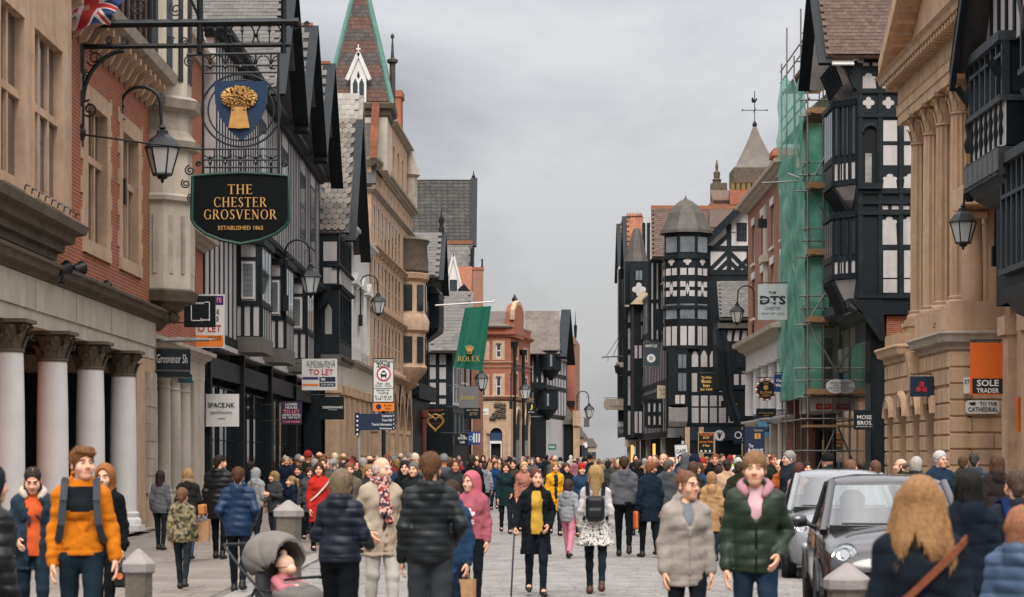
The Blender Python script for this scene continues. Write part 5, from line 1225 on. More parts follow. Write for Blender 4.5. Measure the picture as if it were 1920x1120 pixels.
def far_left():
 # black timbered gable house
 root=thing('timbered_building','narrow dark timbered house with a pointed slate gable and small oriel beside the stone turret','building',(-6.0,139,0))
 F=Face(root,(-6.55,139),(-5.85,150)); S=Face(root,(-9,139),(-6.55,139)); L=F.L
 F.wall(0,13.6,(),BLK2,thick=2); S.wall(0,13.6,(),BLK2,thick=.2)
 for z0,z1 in ((6.4,9.2),(10.6,13.0)):
  for j in range(4): F.window(.6+j*2.6,2.6+j*2.6,z0,z1,-.04,fm=BLK,gm=GLS,nx=3,nz=2)
 for x in np.arange(.3,2.6,.55): S.panel([(x,10.4),(x+.3,10.4),(x+.3,13.4),(x,13.4)])
 for x in np.arange(1.6,2.6,.5): S.panel([(x,6.4),(x+.28,6.4),(x+.28,9.4),(x,9.4)])
 O=Face(root,(-4.9,143),(-4.7,147)); O.put('oriel',MB().sweep([(-.9,9.6),(-.1,10.2),(0,10.4),(0,12.6),(.1,12.7),(-.3,13.2),(-.9,13.3)],[(0,.9),(0,0),(O.L,0),(O.L,.9)]),BLK2); O.window(.4,3.5,10.6,12.4,-.03,fm=BLK,gm=GLSW,nx=3,nz=2)
 OS=Face(root,(-6.2,142.98),(-4.92,142.98)); OS.panel([(.15,10.7),(.6,10.7),(.6,12.2),(.15,12.2)],m=GLSW,y=-.04)
 for z in (5.6,9.8,13.4): F.cornice(z,scaled(CORN,.9),m=BLK)
 F.box('balcony',.2,L,-.5,0,5.6,6.6,BLK)
 xf=-4.75
 for (y0,y1) in ((138.6,145),(151.2,145)):
  rf=slope(root,(xf,y0,13.5),(-10,y0,13.5),(-10,y1,17.0),(xf,y1,17.0),SLATE)
  if y0<145: tiles(root,rf,(-8,y0,13.57),(xf,y0,13.57),(-8,y1,17.07),.5,.5,SLATE,seed=5)
  MB().bar((xf+6.05,y0-139,13.2),(xf+6.05,y1-139,17.0),.14,.5,up=(1,0,0)).build('bargeboard',BLK2,root)
 MB().lathe([(.16,0),(.2,.4),(.1,.6),(.22,.9),(.06,1.3),(0,1.9)],(1.2,6,16.9),8).build('finial',BLK2,root,smooth=50)
 # tall slated hall behind
 root=thing('slate_hall','large hall with a tall patterned slate roof and orange ridge courses rising behind the gables','building',(-6,186,0))
 rm=brickmat('patterned_slate','#4c4a47','#3f3d3b','#2c2a28',.5,.34,.04,1.0,dirt='#55564a',dirtamt=.5)
 W0,W1=PX(760,186),PX(886,186)
 MB().box(W0+6,W1+5.9,.4,12,0,20.4).build('wall',BRK2,root);
 slope(root,(W0,186,20.2),(W1,186,20.2),(W1,191,26.6),(W0,191,26.6),rm); slope(root,(W1,196,20.2),(W0,196,20.2),(W0,191,26.6),(W1,191,26.6),rm)
 lo=slope(root,(W0,181.5,15.6),(W1,181.5,15.6),(W1,186,20.4),(W0,186,20.4),SLATE); tiles(root,lo,(W0+.6,181.45,15.68),(W1,181.45,15.68),(W0+.6,186,20.48),.62,.55,SLATE,seed=9)
 MB().box(W0+6,W1+6,-.3,.1,20.3,20.62).build('ridge_tile',TILEO,root); MB().bar((W1+6.05,0,20.1),(W1+6.05,5,26.7),.2,.6,up=(1,0,0)).build('bargeboard',BLK2,root)
 MB().box(W1+5.9,W1+6.15,-4.6,.2,12,19.5).build('end_wall',BLK2,root)
 MB().lathe([(.1,0),(.16,.3),(.06,.5),(0,.9)],(W1+6,5,26.6),6).build('finial',BLK2,root)
 for px in (778,826): MB().box(PX(px,183)+6,PX(px+10,183)+6,-3.6,-2.4,17.4,19.7).build('chimney',BRK2,root)
 # white dormer and orange tiles
 root=thing('dormer_house','house with a small white gabled dormer and orange tiles below the tall slate hall','building',(-4.6,172,0))
 slope(root,(PX(830,170),170,14.4),(PX(884,170),170,14.4),(PX(884,170),173,17.2),(PX(830,170),173,17.2),TILEO); MB().box(PX(832,170)+4.6,PX(882,170)+4.6,.1,3,0,14.4).build('wall',BLK2,root)
 MB().prism([(PX(838,169)+4.6,14.2),(PX(862,169)+4.6,14.2),(PX(862,169)+4.6,15.6),(PX(850,169)+4.6,17.6),(PX(838,169)+4.6,15.6)],-3,0).build('dormer',WHT,root)
 for q in (-1,1): MB().bar((PX(850+q*15,169)+4.6,-3.05,15.3),(PX(850,169)+4.6,-3.05,17.8),.16,.2,up=(0,1,0)).build('bargeboard',WHT,root)
 MB().prism([(PX(843,169)+4.6,14.5),(PX(857,169)+4.6,14.5),(PX(857,169)+4.6,15.8),(PX(843,169)+4.6,15.8)],-3.05,-3.0).build('dormer_window',GLS,root)
 MB().bar((PX(862,169)+4.7,-3.3,15.2),(PX(880,169)+4.7,-3.3,14.3),.5,.7).build('dormer_cheek',BLK2,root)
 # chimney stack
 root=thing('chimney_stack','brown brick chimney stack with a dark finial standing right of the tall slate roof','chimney',(PX(896,168),168,0)); h=PZ(505,168)
 MB().box(-.42,.42,-.4,.4,0,h).build('stack',BRK3,root); MB().box(-.47,.47,-.45,.45,h-.1,h+.12).build('stack_cap',TILEO,root); MB().lathe([(.09,0),(.06,.5),(.1,.6),(0,.75)],(.34,-.2,h+.1),6).build('finial',BLK2,root)
 # half-timbered house with the broad slate roof
 root=thing('timbered_building','half-timbered house with square white panels and a broad slate roof behind the green flag','building',(-4.5,158,0))
 S=Face(root,(PX(800,158),158),(PX(848,158),158)); F=Face(root,(PX(848,158),158),(PX(884,168),168)); L=S.L
 S.wall(0,9.7,(),BLK,thick=5); F.wall(0,9.7,(),BLK,thick=2)
 for xa,xb in ((806,817),(824,836)):
  for ya,yb in ((758,748),(741,718),(711,689),(684,665)): S.panel([(S.at(xa),S.z(ya,S.at(xa))),(S.at(xb),S.z(ya,S.at(xa))),(S.at(xb),S.z(yb,S.at(xa))),(S.at(xa),S.z(yb,S.at(xa)))])
 F.window(.3,3.3,5.6,8.6,-.05,fm=WHT,gm=GLS,nx=2,nz=2,fw=.2,bw=.14); F.window(4.2,8.6,5.6,9.2,-.05,fm=WHT,gm=GLS,nx=4,nz=2,fw=.2,bw=.14)
 rf=slope(root,(PX(790,157),157,9.5),(PX(884,157),157,9.5),(PX(884,157),163,14.4),(PX(790,157),163,14.4),SLATE); tiles(root,rf,(PX(806,157),156.95,9.58),(PX(884,157),156.95,9.58),(PX(806,157),163,14.48),.45,.42,SLATE,seed=11)
 # black shopfront with balcony in front of it
 root=thing('shopfront','low black shopfront with a glazed upper bay beneath the half-timbered house','shopfront',(-4,150,0))
 S=Face(root,(PX(800,150),150),(PX(849,150),150)); S.wall(0,5.2,(),BLK2,thick=3); F=Face(root,(PX(849,150),150),(PX(872,158),158)); F.wall(2.6,5.2,(),BLK2,thick=1.5); F.wall(0,2.6,(),CORE,thick=1.5)
 for j in range(3): F.window(.3+j*2.6,2.5+j*2.6,3.3,4.9,-.05,fm=BLK,gm=GLSB,nx=3,nz=1)
 for q,px in enumerate((771,795)): tag(MB().lathe([(.16,0),(.16,4.2),(.26,4.3),(.3,4.6),(.3,4.75)],(0,0,.1),10).build('pillar',mat('red_marble','#6f4038',.35,.3,5),None,(PX(px,141),141,0)),('slim red stone pillar by the dark doorway left of the heart sign','slim red stone pillar nearest the heart sign')[q],'pillar','red stone pillars')
 # red brick corner house
 root=thing('corner_building','red brick corner building with stone window bands over pale stone arches at the street end','building',(-2,186,0))
 A,B,C=(PX(872,186),186),(PX(958,186),186),(PX(994,196),196)
 S=Face(root,A,B); F=Face(root,B,C)
 for W_,xs in ((S,[2.95,3.8] and [2.9,4.4 if False else 2.9]),(F,[.8,4.4])):
  pass
 z=lambda py: PZ(py,186)
 ws=[(S.at(930),S.at(940),z(743),z(706)),(S.at(930),S.at(940),z(671),z(644)),(S.at(903),S.at(911),z(743),z(708)),(S.at(903),S.at(911),z(671),z(646))]
 S.wall(z(750),z(628),ws,BRK2,thick=5); wf=[(F.at(962),F.at(970),z(738),z(700)),(F.at(962),F.at(970),z(668),z(648)),(F.at(982),F.at(988),z(738),z(704)),(F.at(982),F.at(988),z(668),z(650))]; F.wall(z(750),z(632),wf,BRK2,thick=5)
 for W_,ww in ((S,ws),(F,wf)):
  for a,b,c,d in ww: W_.window(a,b,c,d,.12,fm=WHT,gm=GLS,nx=1,nz=2,fw=.09,bw=.09); W_.put('window_surround',MB().box(a-.3,a,-.05,.1,c-.2,d+.25).box(b,b+.3,-.05,.1,c-.2,d+.25).box(a,b,-.05,.1,d,d+.25).box(a,b,-.05,.1,c-.2,c),BUFF)
  for py,s_ in ((748,.9),(682,.5),(690,.3),(632,1.1)): W_.cornice(z(py),scaled(CORN,s_),m=BUFF if py != 632 else BRK2)
  W_.box('parapet',0,W_.L,-.05,.3,z(630),z(612),BRK2); W_.cornice(z(612),scaled(CORN,.5),m=CREAM)
  W_.wall(z(835),z(752),(),BUFF,thick=5,z0=None) if False else W_.wall(0,z(752),[],BUFF,thick=4)
 S.put('arch_surround',MB().add(*(lambda o,i: ([(p[0],-.25,p[1]) for p in o]+[(p[0],-.25,p[1]) for p in i]+[(p[0],.0,p[1]) for p in o],[(j,j+1,len(o)+j+1,len(o)+j) for j in range(1,len(o)-1)]+[(j,2*len(o)+j,2*len(o)+j+1,j+1) for j in range(1,len(o)-1)]))(arch_poly(S.at(912),S.at(948),0,z(812)),arch_poly(S.at(919),S.at(942),0,z(814)))),BUFF)
 S.put('doorway',MB().prism(arch_poly(S.at(919),S.at(942),0,z(814)),-.04,0),CORE); S.put('door_canopy',MB().box(S.at(920),S.at(941),-.3,-.06,z(830),z(812)),mat('navy_awning','#1d3c58',.7)); S.put('door_frame',MB().box(S.at(918.5),S.at(920.5),-.4,-.06,0,z(828)).box(S.at(939),S.at(941),-.4,-.06,0,z(828)).box(S.at(918.5),S.at(941),-.42,-.06,z(832),z(827)),WHT)
 for a,b in ((964,973),(981,989)): F.put('arch',MB().prism(arch_poly(F.at(a),F.at(b),2.4,z(795)),-.05,0),CORE); F.box('shop_window',F.at(a),F.at(b),-.06,0,0,z(825),GLSW); F.put('arch_trim',MB().tube([(p[0],-.12,p[1]) for p in arch_poly(F.at(a)-.2,F.at(b)+.2,0,z(795))[2:]],.16,5),BUFF)
 cv=MB(); g=random.Random(2)
 for i in range(40): cv.lathe([(0,-.22),(.22,0),(0,.22)],(S.at(920+g.random()*26),-.08,z(786)+g.random()*(z(758)-z(786))),5)
 S.put('carved_panel',cv,DARKST); S.put('carved_panel',MB().box(S.at(918),S.at(948),-.05,0,z(787),z(757)),BUFF)
 rm=mat('weathered_grey_tile','#6f6660',.85,.25,.8,bump=.3,bscale=6,streak=.2); slope(root,(PX(870,186),185.6,z(612)),(PX(962,186),185.6,z(612)),(PX(955,190),190,z(578)),(PX(880,190),190,z(578)),rm)
 G=Face(root,(PX(958,185.8),185.8),(PX(976,190.5),190.5)); G.put('gable',MB().prism([(0,z(632)),(G.L,z(632)),(G.L,z(585)),(G.L*.8,z(572)),(G.L*.5,z(566)),(G.L*.2,z(572)),(0,z(585))],-.3,.5),BRK2); G.put('gable_coping',MB().tube([(0,-.1,z(600)),(0,-.1,z(584)),(G.L*.2,-.1,z(571)),(G.L*.5,-.1,z(565)),(G.L*.8,-.1,z(571)),(G.L,-.1,z(585)),(G.L,-.1,z(600))],.28,5),BUFF)
 G.put('finial',MB().lathe([(.1,0),(.28,.3),(.1,.6),(0,.8)],(G.L*.5,.1,z(565)),8),BLK2); F.put('drainpipe',MB().tube([(F.at(958.5),-.3,.5),(F.at(958.5),-.3,z(650))],.14,6).lathe([(.3,0),(.4,.5)],(F.at(958.5),-.3,z(652)),6),BLK2); F.put('drainpipe',MB().tube([(F.at(975),-.3,.5),(F.at(975),-.3,z(660))],.14,6).lathe([(.3,0),(.4,.5)],(F.at(975),-.3,z(662)),6),BLK2)
 # timbered house with the great roof
 root=thing('timbered_building','white timbered house with a great brown roof and hanging oriels at the street end','building',(2.5,201,0)); z=lambda py: PZ(py,201)
 S=Face(root,(PX(990,201),201),(PX(1024,201),201)); F=Face(root,(PX(1024,201),201),(PX(1062,214),214))
 S.wall(0,z(663),(),PLA,thick=4); F.wall(0,z(663),(),PLA,thick=2); F.close_studs(0,F.L,z(780),z(665),7,.4,rails=(z(725),z(700)),d=.02,rw=.4)
 for x in (995,1003,1012,1022): S.timber(S.at(x),z(780),S.at(x),z(663),.32)
 for py in (665,722,730,775): S.timber(0,z(py),S.L,z(py),.5)
 S.box('shopfront',0,S.L,-.1,0,0,z(782),BLK2)
 for a,b,c,d in ((1024,1042,694,662),(1018,1036,768,735)):
  O=MB(); y0=-1.0; O.lathe([(.15,-1.0),(.9,-.1),(1.0,0),(1.0,z(d)-z(c)),(1.1,z(d)-z(c)+.2)],(S.at((a+b)/2),-.1,z(c)),8,rot=22.5); o=S.put('oriel',O,BLK2); S.put('oriel_window',MB().box(S.at(a)+.35,S.at(b)-.35,-1.1,-1.05,z(c)+.3,z(d)-.2),GLSB,parent=o)
 slope(root,(PX(984,200),200,z(664)),(PX(1050,200),200,z(664)),(PX(1049,206),206,z(576)),(PX(984,206),206,z(576)),mat('weathered_brown_tile','#6b625b',.85,.3,.8,bump=.4,bscale=5,streak=.25,dirt='#5a5a44',dirtamt=.4))
 Gf=Face(root,(PX(1048,200.5),200.5),(PX(1064,213),213)); Gf.put('gable_wall',MB().prism([(0,z(668)),(Gf.L,z(668)),(Gf.L*.45,z(582))],0,.4),PLA);
 for q,e in ((0,-.5),(1,.5)): Gf.put('bargeboard',MB().bar((Gf.L*q+e,-.3,z(672)),(Gf.L*.45,-.3,z(576)),.3,.9,up=(0,1,0)),BLK2)
 for j in range(1,8): Gf.timber(Gf.L*j/8,z(668),Gf.L*j/8,z(668)+(z(582)-z(668))*(1-abs(j/8-.45)/.55),.3)
 for px,py in ((1006,722),(1022,722),(1008,664),(1022,664)): S.put('bracket',MB().bar((S.at(px),-.1,z(py)-2.0),(S.at(px),-.9,z(py)-.2),.3,.35),BLK)
 # end house: plain brick flank
 root=thing('brick_house','tall plain red brick flank wall with a drainpipe, at the street end','house',(5.5,216,0)); z=lambda py: PZ(py,216)
 S=Face(root,(PX(1036,216),216),(PX(1078,216),216)); F=Face(root,(PX(1078,216),216),(PX(1087,232),232))
 S.wall(0,z(640),(),BRK2,thick=6); F.wall(0,z(632),(),BRK3,thick=3); slope(root,(PX(1058,216),215.8,z(645)),(PX(1081,216),215.8,z(645)),(PX(1080,219),219,z(628)),(PX(1058,219),219,z(628)),SLATE)
 S.put('drainpipe',MB().tube([(S.at(1059),-.25,.5),(S.at(1059),-.25,z(670))],.2,6).lathe([(.25,0),(.5,.9)],(S.at(1059),-.25,z(684)),6),BLK2); S.box('ledge',S.at(1056),S.L,-.5,0,z(760),z(752),BLK2)
 hp=mat('mossy_tile','#5c5a50',.9,.3,.8,bump=.4,bscale=5,dirt='#4c5236',dirtamt=.5)
 MB().add([(PX(1022,213)-5.5,-4.5,z(797)),(PX(1080,213)-5.5,-4.5,z(797)),(PX(1062,215)-5.5,-.2,z(757)),(PX(1040,215)-5.5,-.2,z(757)),(PX(1022,213)-5.5,0,z(797)),(PX(1080,213)-5.5,0,z(797))],[(0,1,2,3),(1,5,2),(4,0,3)]).build('porch_roof',hp,root); MB().box(PX(1026,213)-5.5,PX(1078,213)-5.5,-4,-3.8,0,z(797)).build('porch_wall',BLK2,root)
 MB().box(PX(1074,213)-5.5,PX(1086,213)-5.5,-4.6,-3.6,0,z(800)).box(PX(1073,213)-5.5,PX(1087,213)-5.5,-4.8,-3.4,z(800),z(772)).build('stone_pier',BUFF,root); F.put('finial',MB().lathe([(.14,0),(.2,1.2),(.06,1.4),(0,3)],(1.5,0,z(632)),6),BLK2)
 for i,(a,b,t,e,Y,c) in enumerate(((1088,1101,812,826,330,WHT),(1098,1118,822,838,360,GREYST),(1082,1094,800,820,300,BRK3))):
  root=thing('far_house',('small far white gabled house at the street end','low far grey house against the sky','far brown brick house beside the pale pier')[i],'house',(PX((a+b)/2,Y),Y,0)); w=(PX(b,Y)-PX(a,Y))/2; ze,zt=PZ(e,Y),PZ(t,Y)
  MB().box(-w,w,0,8,0,ze).build('wall',c,root); MB().prism([(-w-.3,ze),(w+.3,ze),(w*.3,zt),(-w*.3,zt)],-.3,8).build('roof',SLATE,root)
  for q in (-.5,.5): MB().box(q*w-.4,q*w+.4,-.03,0,ze*.4,ze*.75).build('window',GLS,root)
far_left()
# ------------------------------------------------------------------ right 1: near timbered building with carved oriels
CARVE=mat('carved_black_oak','#3a4044',.7,.45,16,bump=.9,bscale=16)
def near_timbered():
 root=thing('timbered_building','near black timbered building with carved oriels and a deep bargeboard at the right edge','building',(13.1,57.7,0))
 F=Face(root,(13.1,57.7),(13.1,46)); k=lambda Y: 57.7-Y; GO=mat('grey_oak','#2c343a',.45,.3,9,bump=.4,bscale=22,spec=.4)
 F.wall(5.8,14,(),BLK2,thick=3)
 F.box('stone_base',.0,F.L,.35,3,0,5.8,BUFF)
 for Y in (57.6,55.4,52.2): F.box('pilaster',k(Y),k(Y)+.7,.12,.4,0,5.0,BUFF); F.box('pilaster_cap',k(Y)-.08,k(Y)+.78,.02,.4,5.0,5.5,BUFF)
 F.box('orange_strip',k(56.3),k(56.1),.2,.3,2.4,3.3,mat('orange_panel','#d06a24',.5))
 for (Y1,Y0,z0,z1,y,nb) in ((57.2,53.4,9.55,12.4,-.85,1),(53.9,50.6,5.95,9.3,-.75,0),(51.6,48.5,10.6,14,-.8,0)):
  a,b=k(Y1),k(Y0); O=F.put('oriel',MB().box(a,b,y+.12,.1,z0,z1),BLK2)
  zs=z0+(1.25 if nb else .5)
  F.put('oriel_sill',MB().box(a-.06,b+.06,y-.06,.1,zs-.14,zs),CARVE,parent=O); F.put('oriel_head',MB().box(a-.08,b+.08,y-.1,.1,z1-.24,z1),CARVE,parent=O)
  n=6
  for i in range(n+1): x=a+(b-a)*i/n; F.put('mullion',MB().box(x-.06,x+.06,y+.0,y+.2,zs,z1-.24),GO,parent=O)
  for i in range(n): x=a+(b-a)*i/n; F.put('pane',MB().box(x+.08,x+(b-a)/n-.08,y+.1,y+.11,zs+.05,z1-.3),GLS,parent=O)
  F.put('pane',MB().box(b+.001,b+.012,y+.28,-.1,zs+.1,z1-.4),GLS,parent=O)
  F.put('transom',MB().box(a,b,y-.01,y+.15,zs+(z1-zs)*.62,zs+(z1-zs)*.62+.1),GO,parent=O)
  if nb:    # balustrade of turned balusters over white boards, carved beams below
   F.put('apron',MB().box(a,b,y+.1,y+.12,z0,zs-.14),WHT,parent=O)
   bm=MB().lathe([(.035,0),(.035,.2),(.065,.35),(.04,.55),(.065,.75),(.035,.9),(.035,1.08)],n=8).mesh('baluster',BLK2,50)
   for i in range(7): link('baluster',bm,O,(a+.25+i*(b-a-.4)/6,y+.02,z0+.02))
   F.put('carved_beam',MB().box(a-.1,b+.1,y-.12,.1,z0-.75,z0-.05),CARVE,parent=O); F.put('corbel',MB().sweep([(-.8,z0-1.2),(-.5,z0-1.15),(-.15,z0-.95),(0,z0-.75),(-.8,z0-.75)],[(a,y),(b,y)]),CARVE,parent=O)
   for i in range(7): x=a+.1+i*.58; F.put('carved_square',MB().box(x,x+.44,y-.16,y-.12,z0-.66,z0-.14),mat('carved_panel_grey','#5a5d5e',.7,.4,14,bump=.8,bscale=18),parent=O)
  else: F.put('corbel',MB().sweep([(-.75,z0-.75),(-.4,z0-.6),(-.12,z0-.25),(.02,z0),(-.75,z0)],[(a,y),(b,y)]),CARVE,parent=O)
 xr=11.75; zt=17.2; yc=53.2
 for q in (-1,1): MB().add(*((lambda A,B: ([*A,*B],[(0,1,3,2),(4,6,7,5),(0,4,5,1),(2,3,7,6),(0,2,6,4),(1,5,7,3)]))([(xr-13.1,yc+q*4.1-57.7,11.55),(xr-13.1,yc-57.7,zt),(xr-13.1,yc+q*4.1-57.7,12.2),(xr-13.1,yc-57.7,zt+.5)],[(xr-12.95,yc+q*4.1-57.7,11.55),(xr-12.95,yc-57.7,zt),(xr-12.95,yc+q*4.1-57.7,12.2),(xr-12.95,yc-57.7,zt+.5)]))).build('bargeboard',BLK2,root)
 slope(root,(xr,yc+4.2,12.1),(18,yc+4.2,12.1),(18,yc,17.6),(xr,yc,17.6),SLATED); slope(root,(18,yc-4.2,12.1),(xr,yc-4.2,12.1),(xr,yc,17.6),(18,yc,17.6),TILEB)
 F.put('gable_wall',MB().prism([(k(57.2),12.2),(k(49.2),12.2),(k(53.2),17.2)],-.5,-.3),PLA)
 for i in range(9): x=k(56.8)+i*.85; F.timber(x,12.4,x,12.6+4.3*(1-abs(i-4)/4.6),.2,y=-.5)
 for Y in (57.5,53.6): F.put('bracket',MB().tube([(k(Y),.0,9.6),(k(Y),-.25,10.2),(k(Y),-.6,11.0),(k(Y),-1.1,11.7)],.11,6),BLK2)
 for z in (11.2,9.9,8.6): F.put('turned_post',MB().lathe([(.1,0),(.16,.2),(.08,.45),(.13,.7),(.1,1.0)],(k(57.35),-.8,z),8),BLK2,smooth=50)
near_timbered()
# ------------------------------------------------------------------ right 2: bank with a columned front
def bank():
 root=thing('bank','golden stone bank with giant fluted columns and a pediment over a rusticated ground floor','bank',(13.35,73,0))
 F=Face(root,(13.35,73),(13.35,58.9)); k=lambda Y: 73-Y
 F.wall(5.2,13.2,[(k(69.6),k(68.5),6.6,11),(k(67.5),k(66.5),6.6,11),(k(65.4),k(64.3),6.6,11)],GOLDST,y=.75,thick=3)
 for a in (69.6,67.5,65.4): F.window(k(a),k(a-1.1),6.6,11,.9,nx=2,nz=3)
 for Y in (70.1,68.0,66.0,63.8):
  column(F,k(Y),6.55,12.0,.31,GOLDST,y=.05,flutes=12,capm=GOLDST,caph=.95)
  F.box('pedestal',k(Y)-.46,k(Y)+.46,-.42,.6,5.2,6.12,GOLDST); F.box('pedestal_cap',k(Y)-.5,k(Y)+.5,-.47,.6,6.0,6.13,GOLDST)
 for Y in (71.6,61.6): F.box('pilaster',k(Y)-.35,k(Y)+.35,.35,.8,5.2,12.9,GOLDST)
 column(F,k(61.4),5.6,8.4,.3,GOLDST,y=-.1,cap='ionic',caph=.5); F.box('entablature',k(62.2),k(60.4),-.5,.6,8.9,9.5,GOLDST)
 F.put('architrave',MB().sweep([(-.6,12.95),(.28,12.95),(.28,13.25),(.32,13.27),(.32,13.55),(.36,13.6),(.28,13.62),(.28,14.2),(-.6,14.2)],[(k(72),.6),(k(72),0),(k(59),0)]),GOLDST)
 F.put('cornice',MB().sweep([(0,14.2),(.4,14.22),(.44,14.34),(.8,14.4),(.84,14.55),(.95,14.66),(0,14.72)],[(k(72.1),.6),(k(72.1),0),(k(58.9),0)]),GOLDST)
 md=MB().box(0,.2,0,.42,0,.16).mesh('modillion',GOLDST)
 for i in range(32): F.place('modillion',md,k(72)+i*.41,-.76,14.2)
 for i in range(3): F.place('modillion',md,k(72.75),-.6+i*.4,14.2)
 apx,L=(k(72.7)+k(60.2))/2,k(60.2)-k(72.7)
 F.put('tympanum',MB().prism([(k(72.2),14.7),(k(60.6),14.7),(apx,18.0)],-.1,.3),GOLDST)
 for q,x in ((0,k(72.75)),(1,k(60.15))):
  F.put('raking_cornice',MB().bar((x,-.55,14.75),(apx,-.55,18.55),.8,.3,up=(0,1,0)),GOLDST) if False else F.put('raking_cornice',MB().prism([(x,14.7),(apx,18.1),(apx,18.75),(x,15.2)] if q==0 else [(apx,18.1),(x,14.7),(x,15.2),(apx,18.75)],-.86,.4),GOLDST)
  for i in range(11):
   t=(i+.8)/12; xx=x+(apx-x)*t; F.put('modillion',MB().box(xx-.12,xx+.12,-.7,-.1,14.62+3.4*t,14.86+3.4*t),GOLDST)
 # rusticated ground floor standing forward, its near face to the street
 gx=12.32
 W=Face(root,(gx,70.2),(gx,60.0)); N=Face(root,(gx,60.0),(14.6,60.0)); zt=4.72
 ar=[(.5,1.5),(2.6,3.8),(4.8,6.0),(7.0,8.2)]
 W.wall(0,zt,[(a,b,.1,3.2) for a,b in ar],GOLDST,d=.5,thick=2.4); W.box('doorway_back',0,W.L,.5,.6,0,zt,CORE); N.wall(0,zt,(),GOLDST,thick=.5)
 for a,b in ar: W.put('arch_ring',MB().tube([(p[0],-.1,p[1]) for p in arch_poly(a-.1,b+.1,3.0,3.0)[2:]],.12,6),GOLDST); W.put('keystone',MB().box((a+b)/2-.14,(a+b)/2+.14,-.2,0,3.3,3.72),GOLDST); W.box('door',a,b,.3,.34,.1,3.2,BLK2)
 edges=[0]+[q for p in ar for q in p]+[W.L]
 for a,b in zip(edges[::2],edges[1::2]): courses(W,a,b,.1,3.7,.45,GOLDST,d=.06,joint=.03)
 courses(W,0,W.L,3.75,zt,.42,GOLDST,d=.06,block=1.1,joint=.03)
 courses(N,-.02,2.4,.1,zt,.44,GOLDST,d=.06,block=1.25,joint=.03,seed=6)
 pr=[(0,0),(.08,.05),(.1,.2),(.26,.25),(.3,.4),(.36,.48),(.34,.54),(0,.58)]
 for P_,m in (([(0,.3),(0,0),(3.2,0),(3.2,.3)],GOLDST),([(5.8,.3),(5.8,0),(W.L,0),(W.L,2.2)],GREYST)): W.put('cornice',MB().sweep([(u,zt+v) for u,v in pr],P_),m)
 W.box('balcony_floor',0,W.L,.05,1.2,zt,zt+.25,GOLDST); W.box('parapet',6.0,W.L-.05,-.2,0,zt+.58,zt+1.15,GOLDST); W.box('parapet',W.L-.25,W.L-.02,0,1.4,zt+.58,zt+1.4,GOLDST); W.box('parapet',.3,2.6,-.1,.6,zt+.58,zt+.95,GOLDST)
 W.put('scroll_bracket',MB().prism([(-.3,3.9),(-.45,4.9),(0,4.9),(0,3.7)][::-1],5.6,5.9,'x'),GOLDST)
 N.box('notice_board',1.6,1.9,-.13,-.1,1.4,2.2,mat('notice','#c9c5bd',.6))
bank()
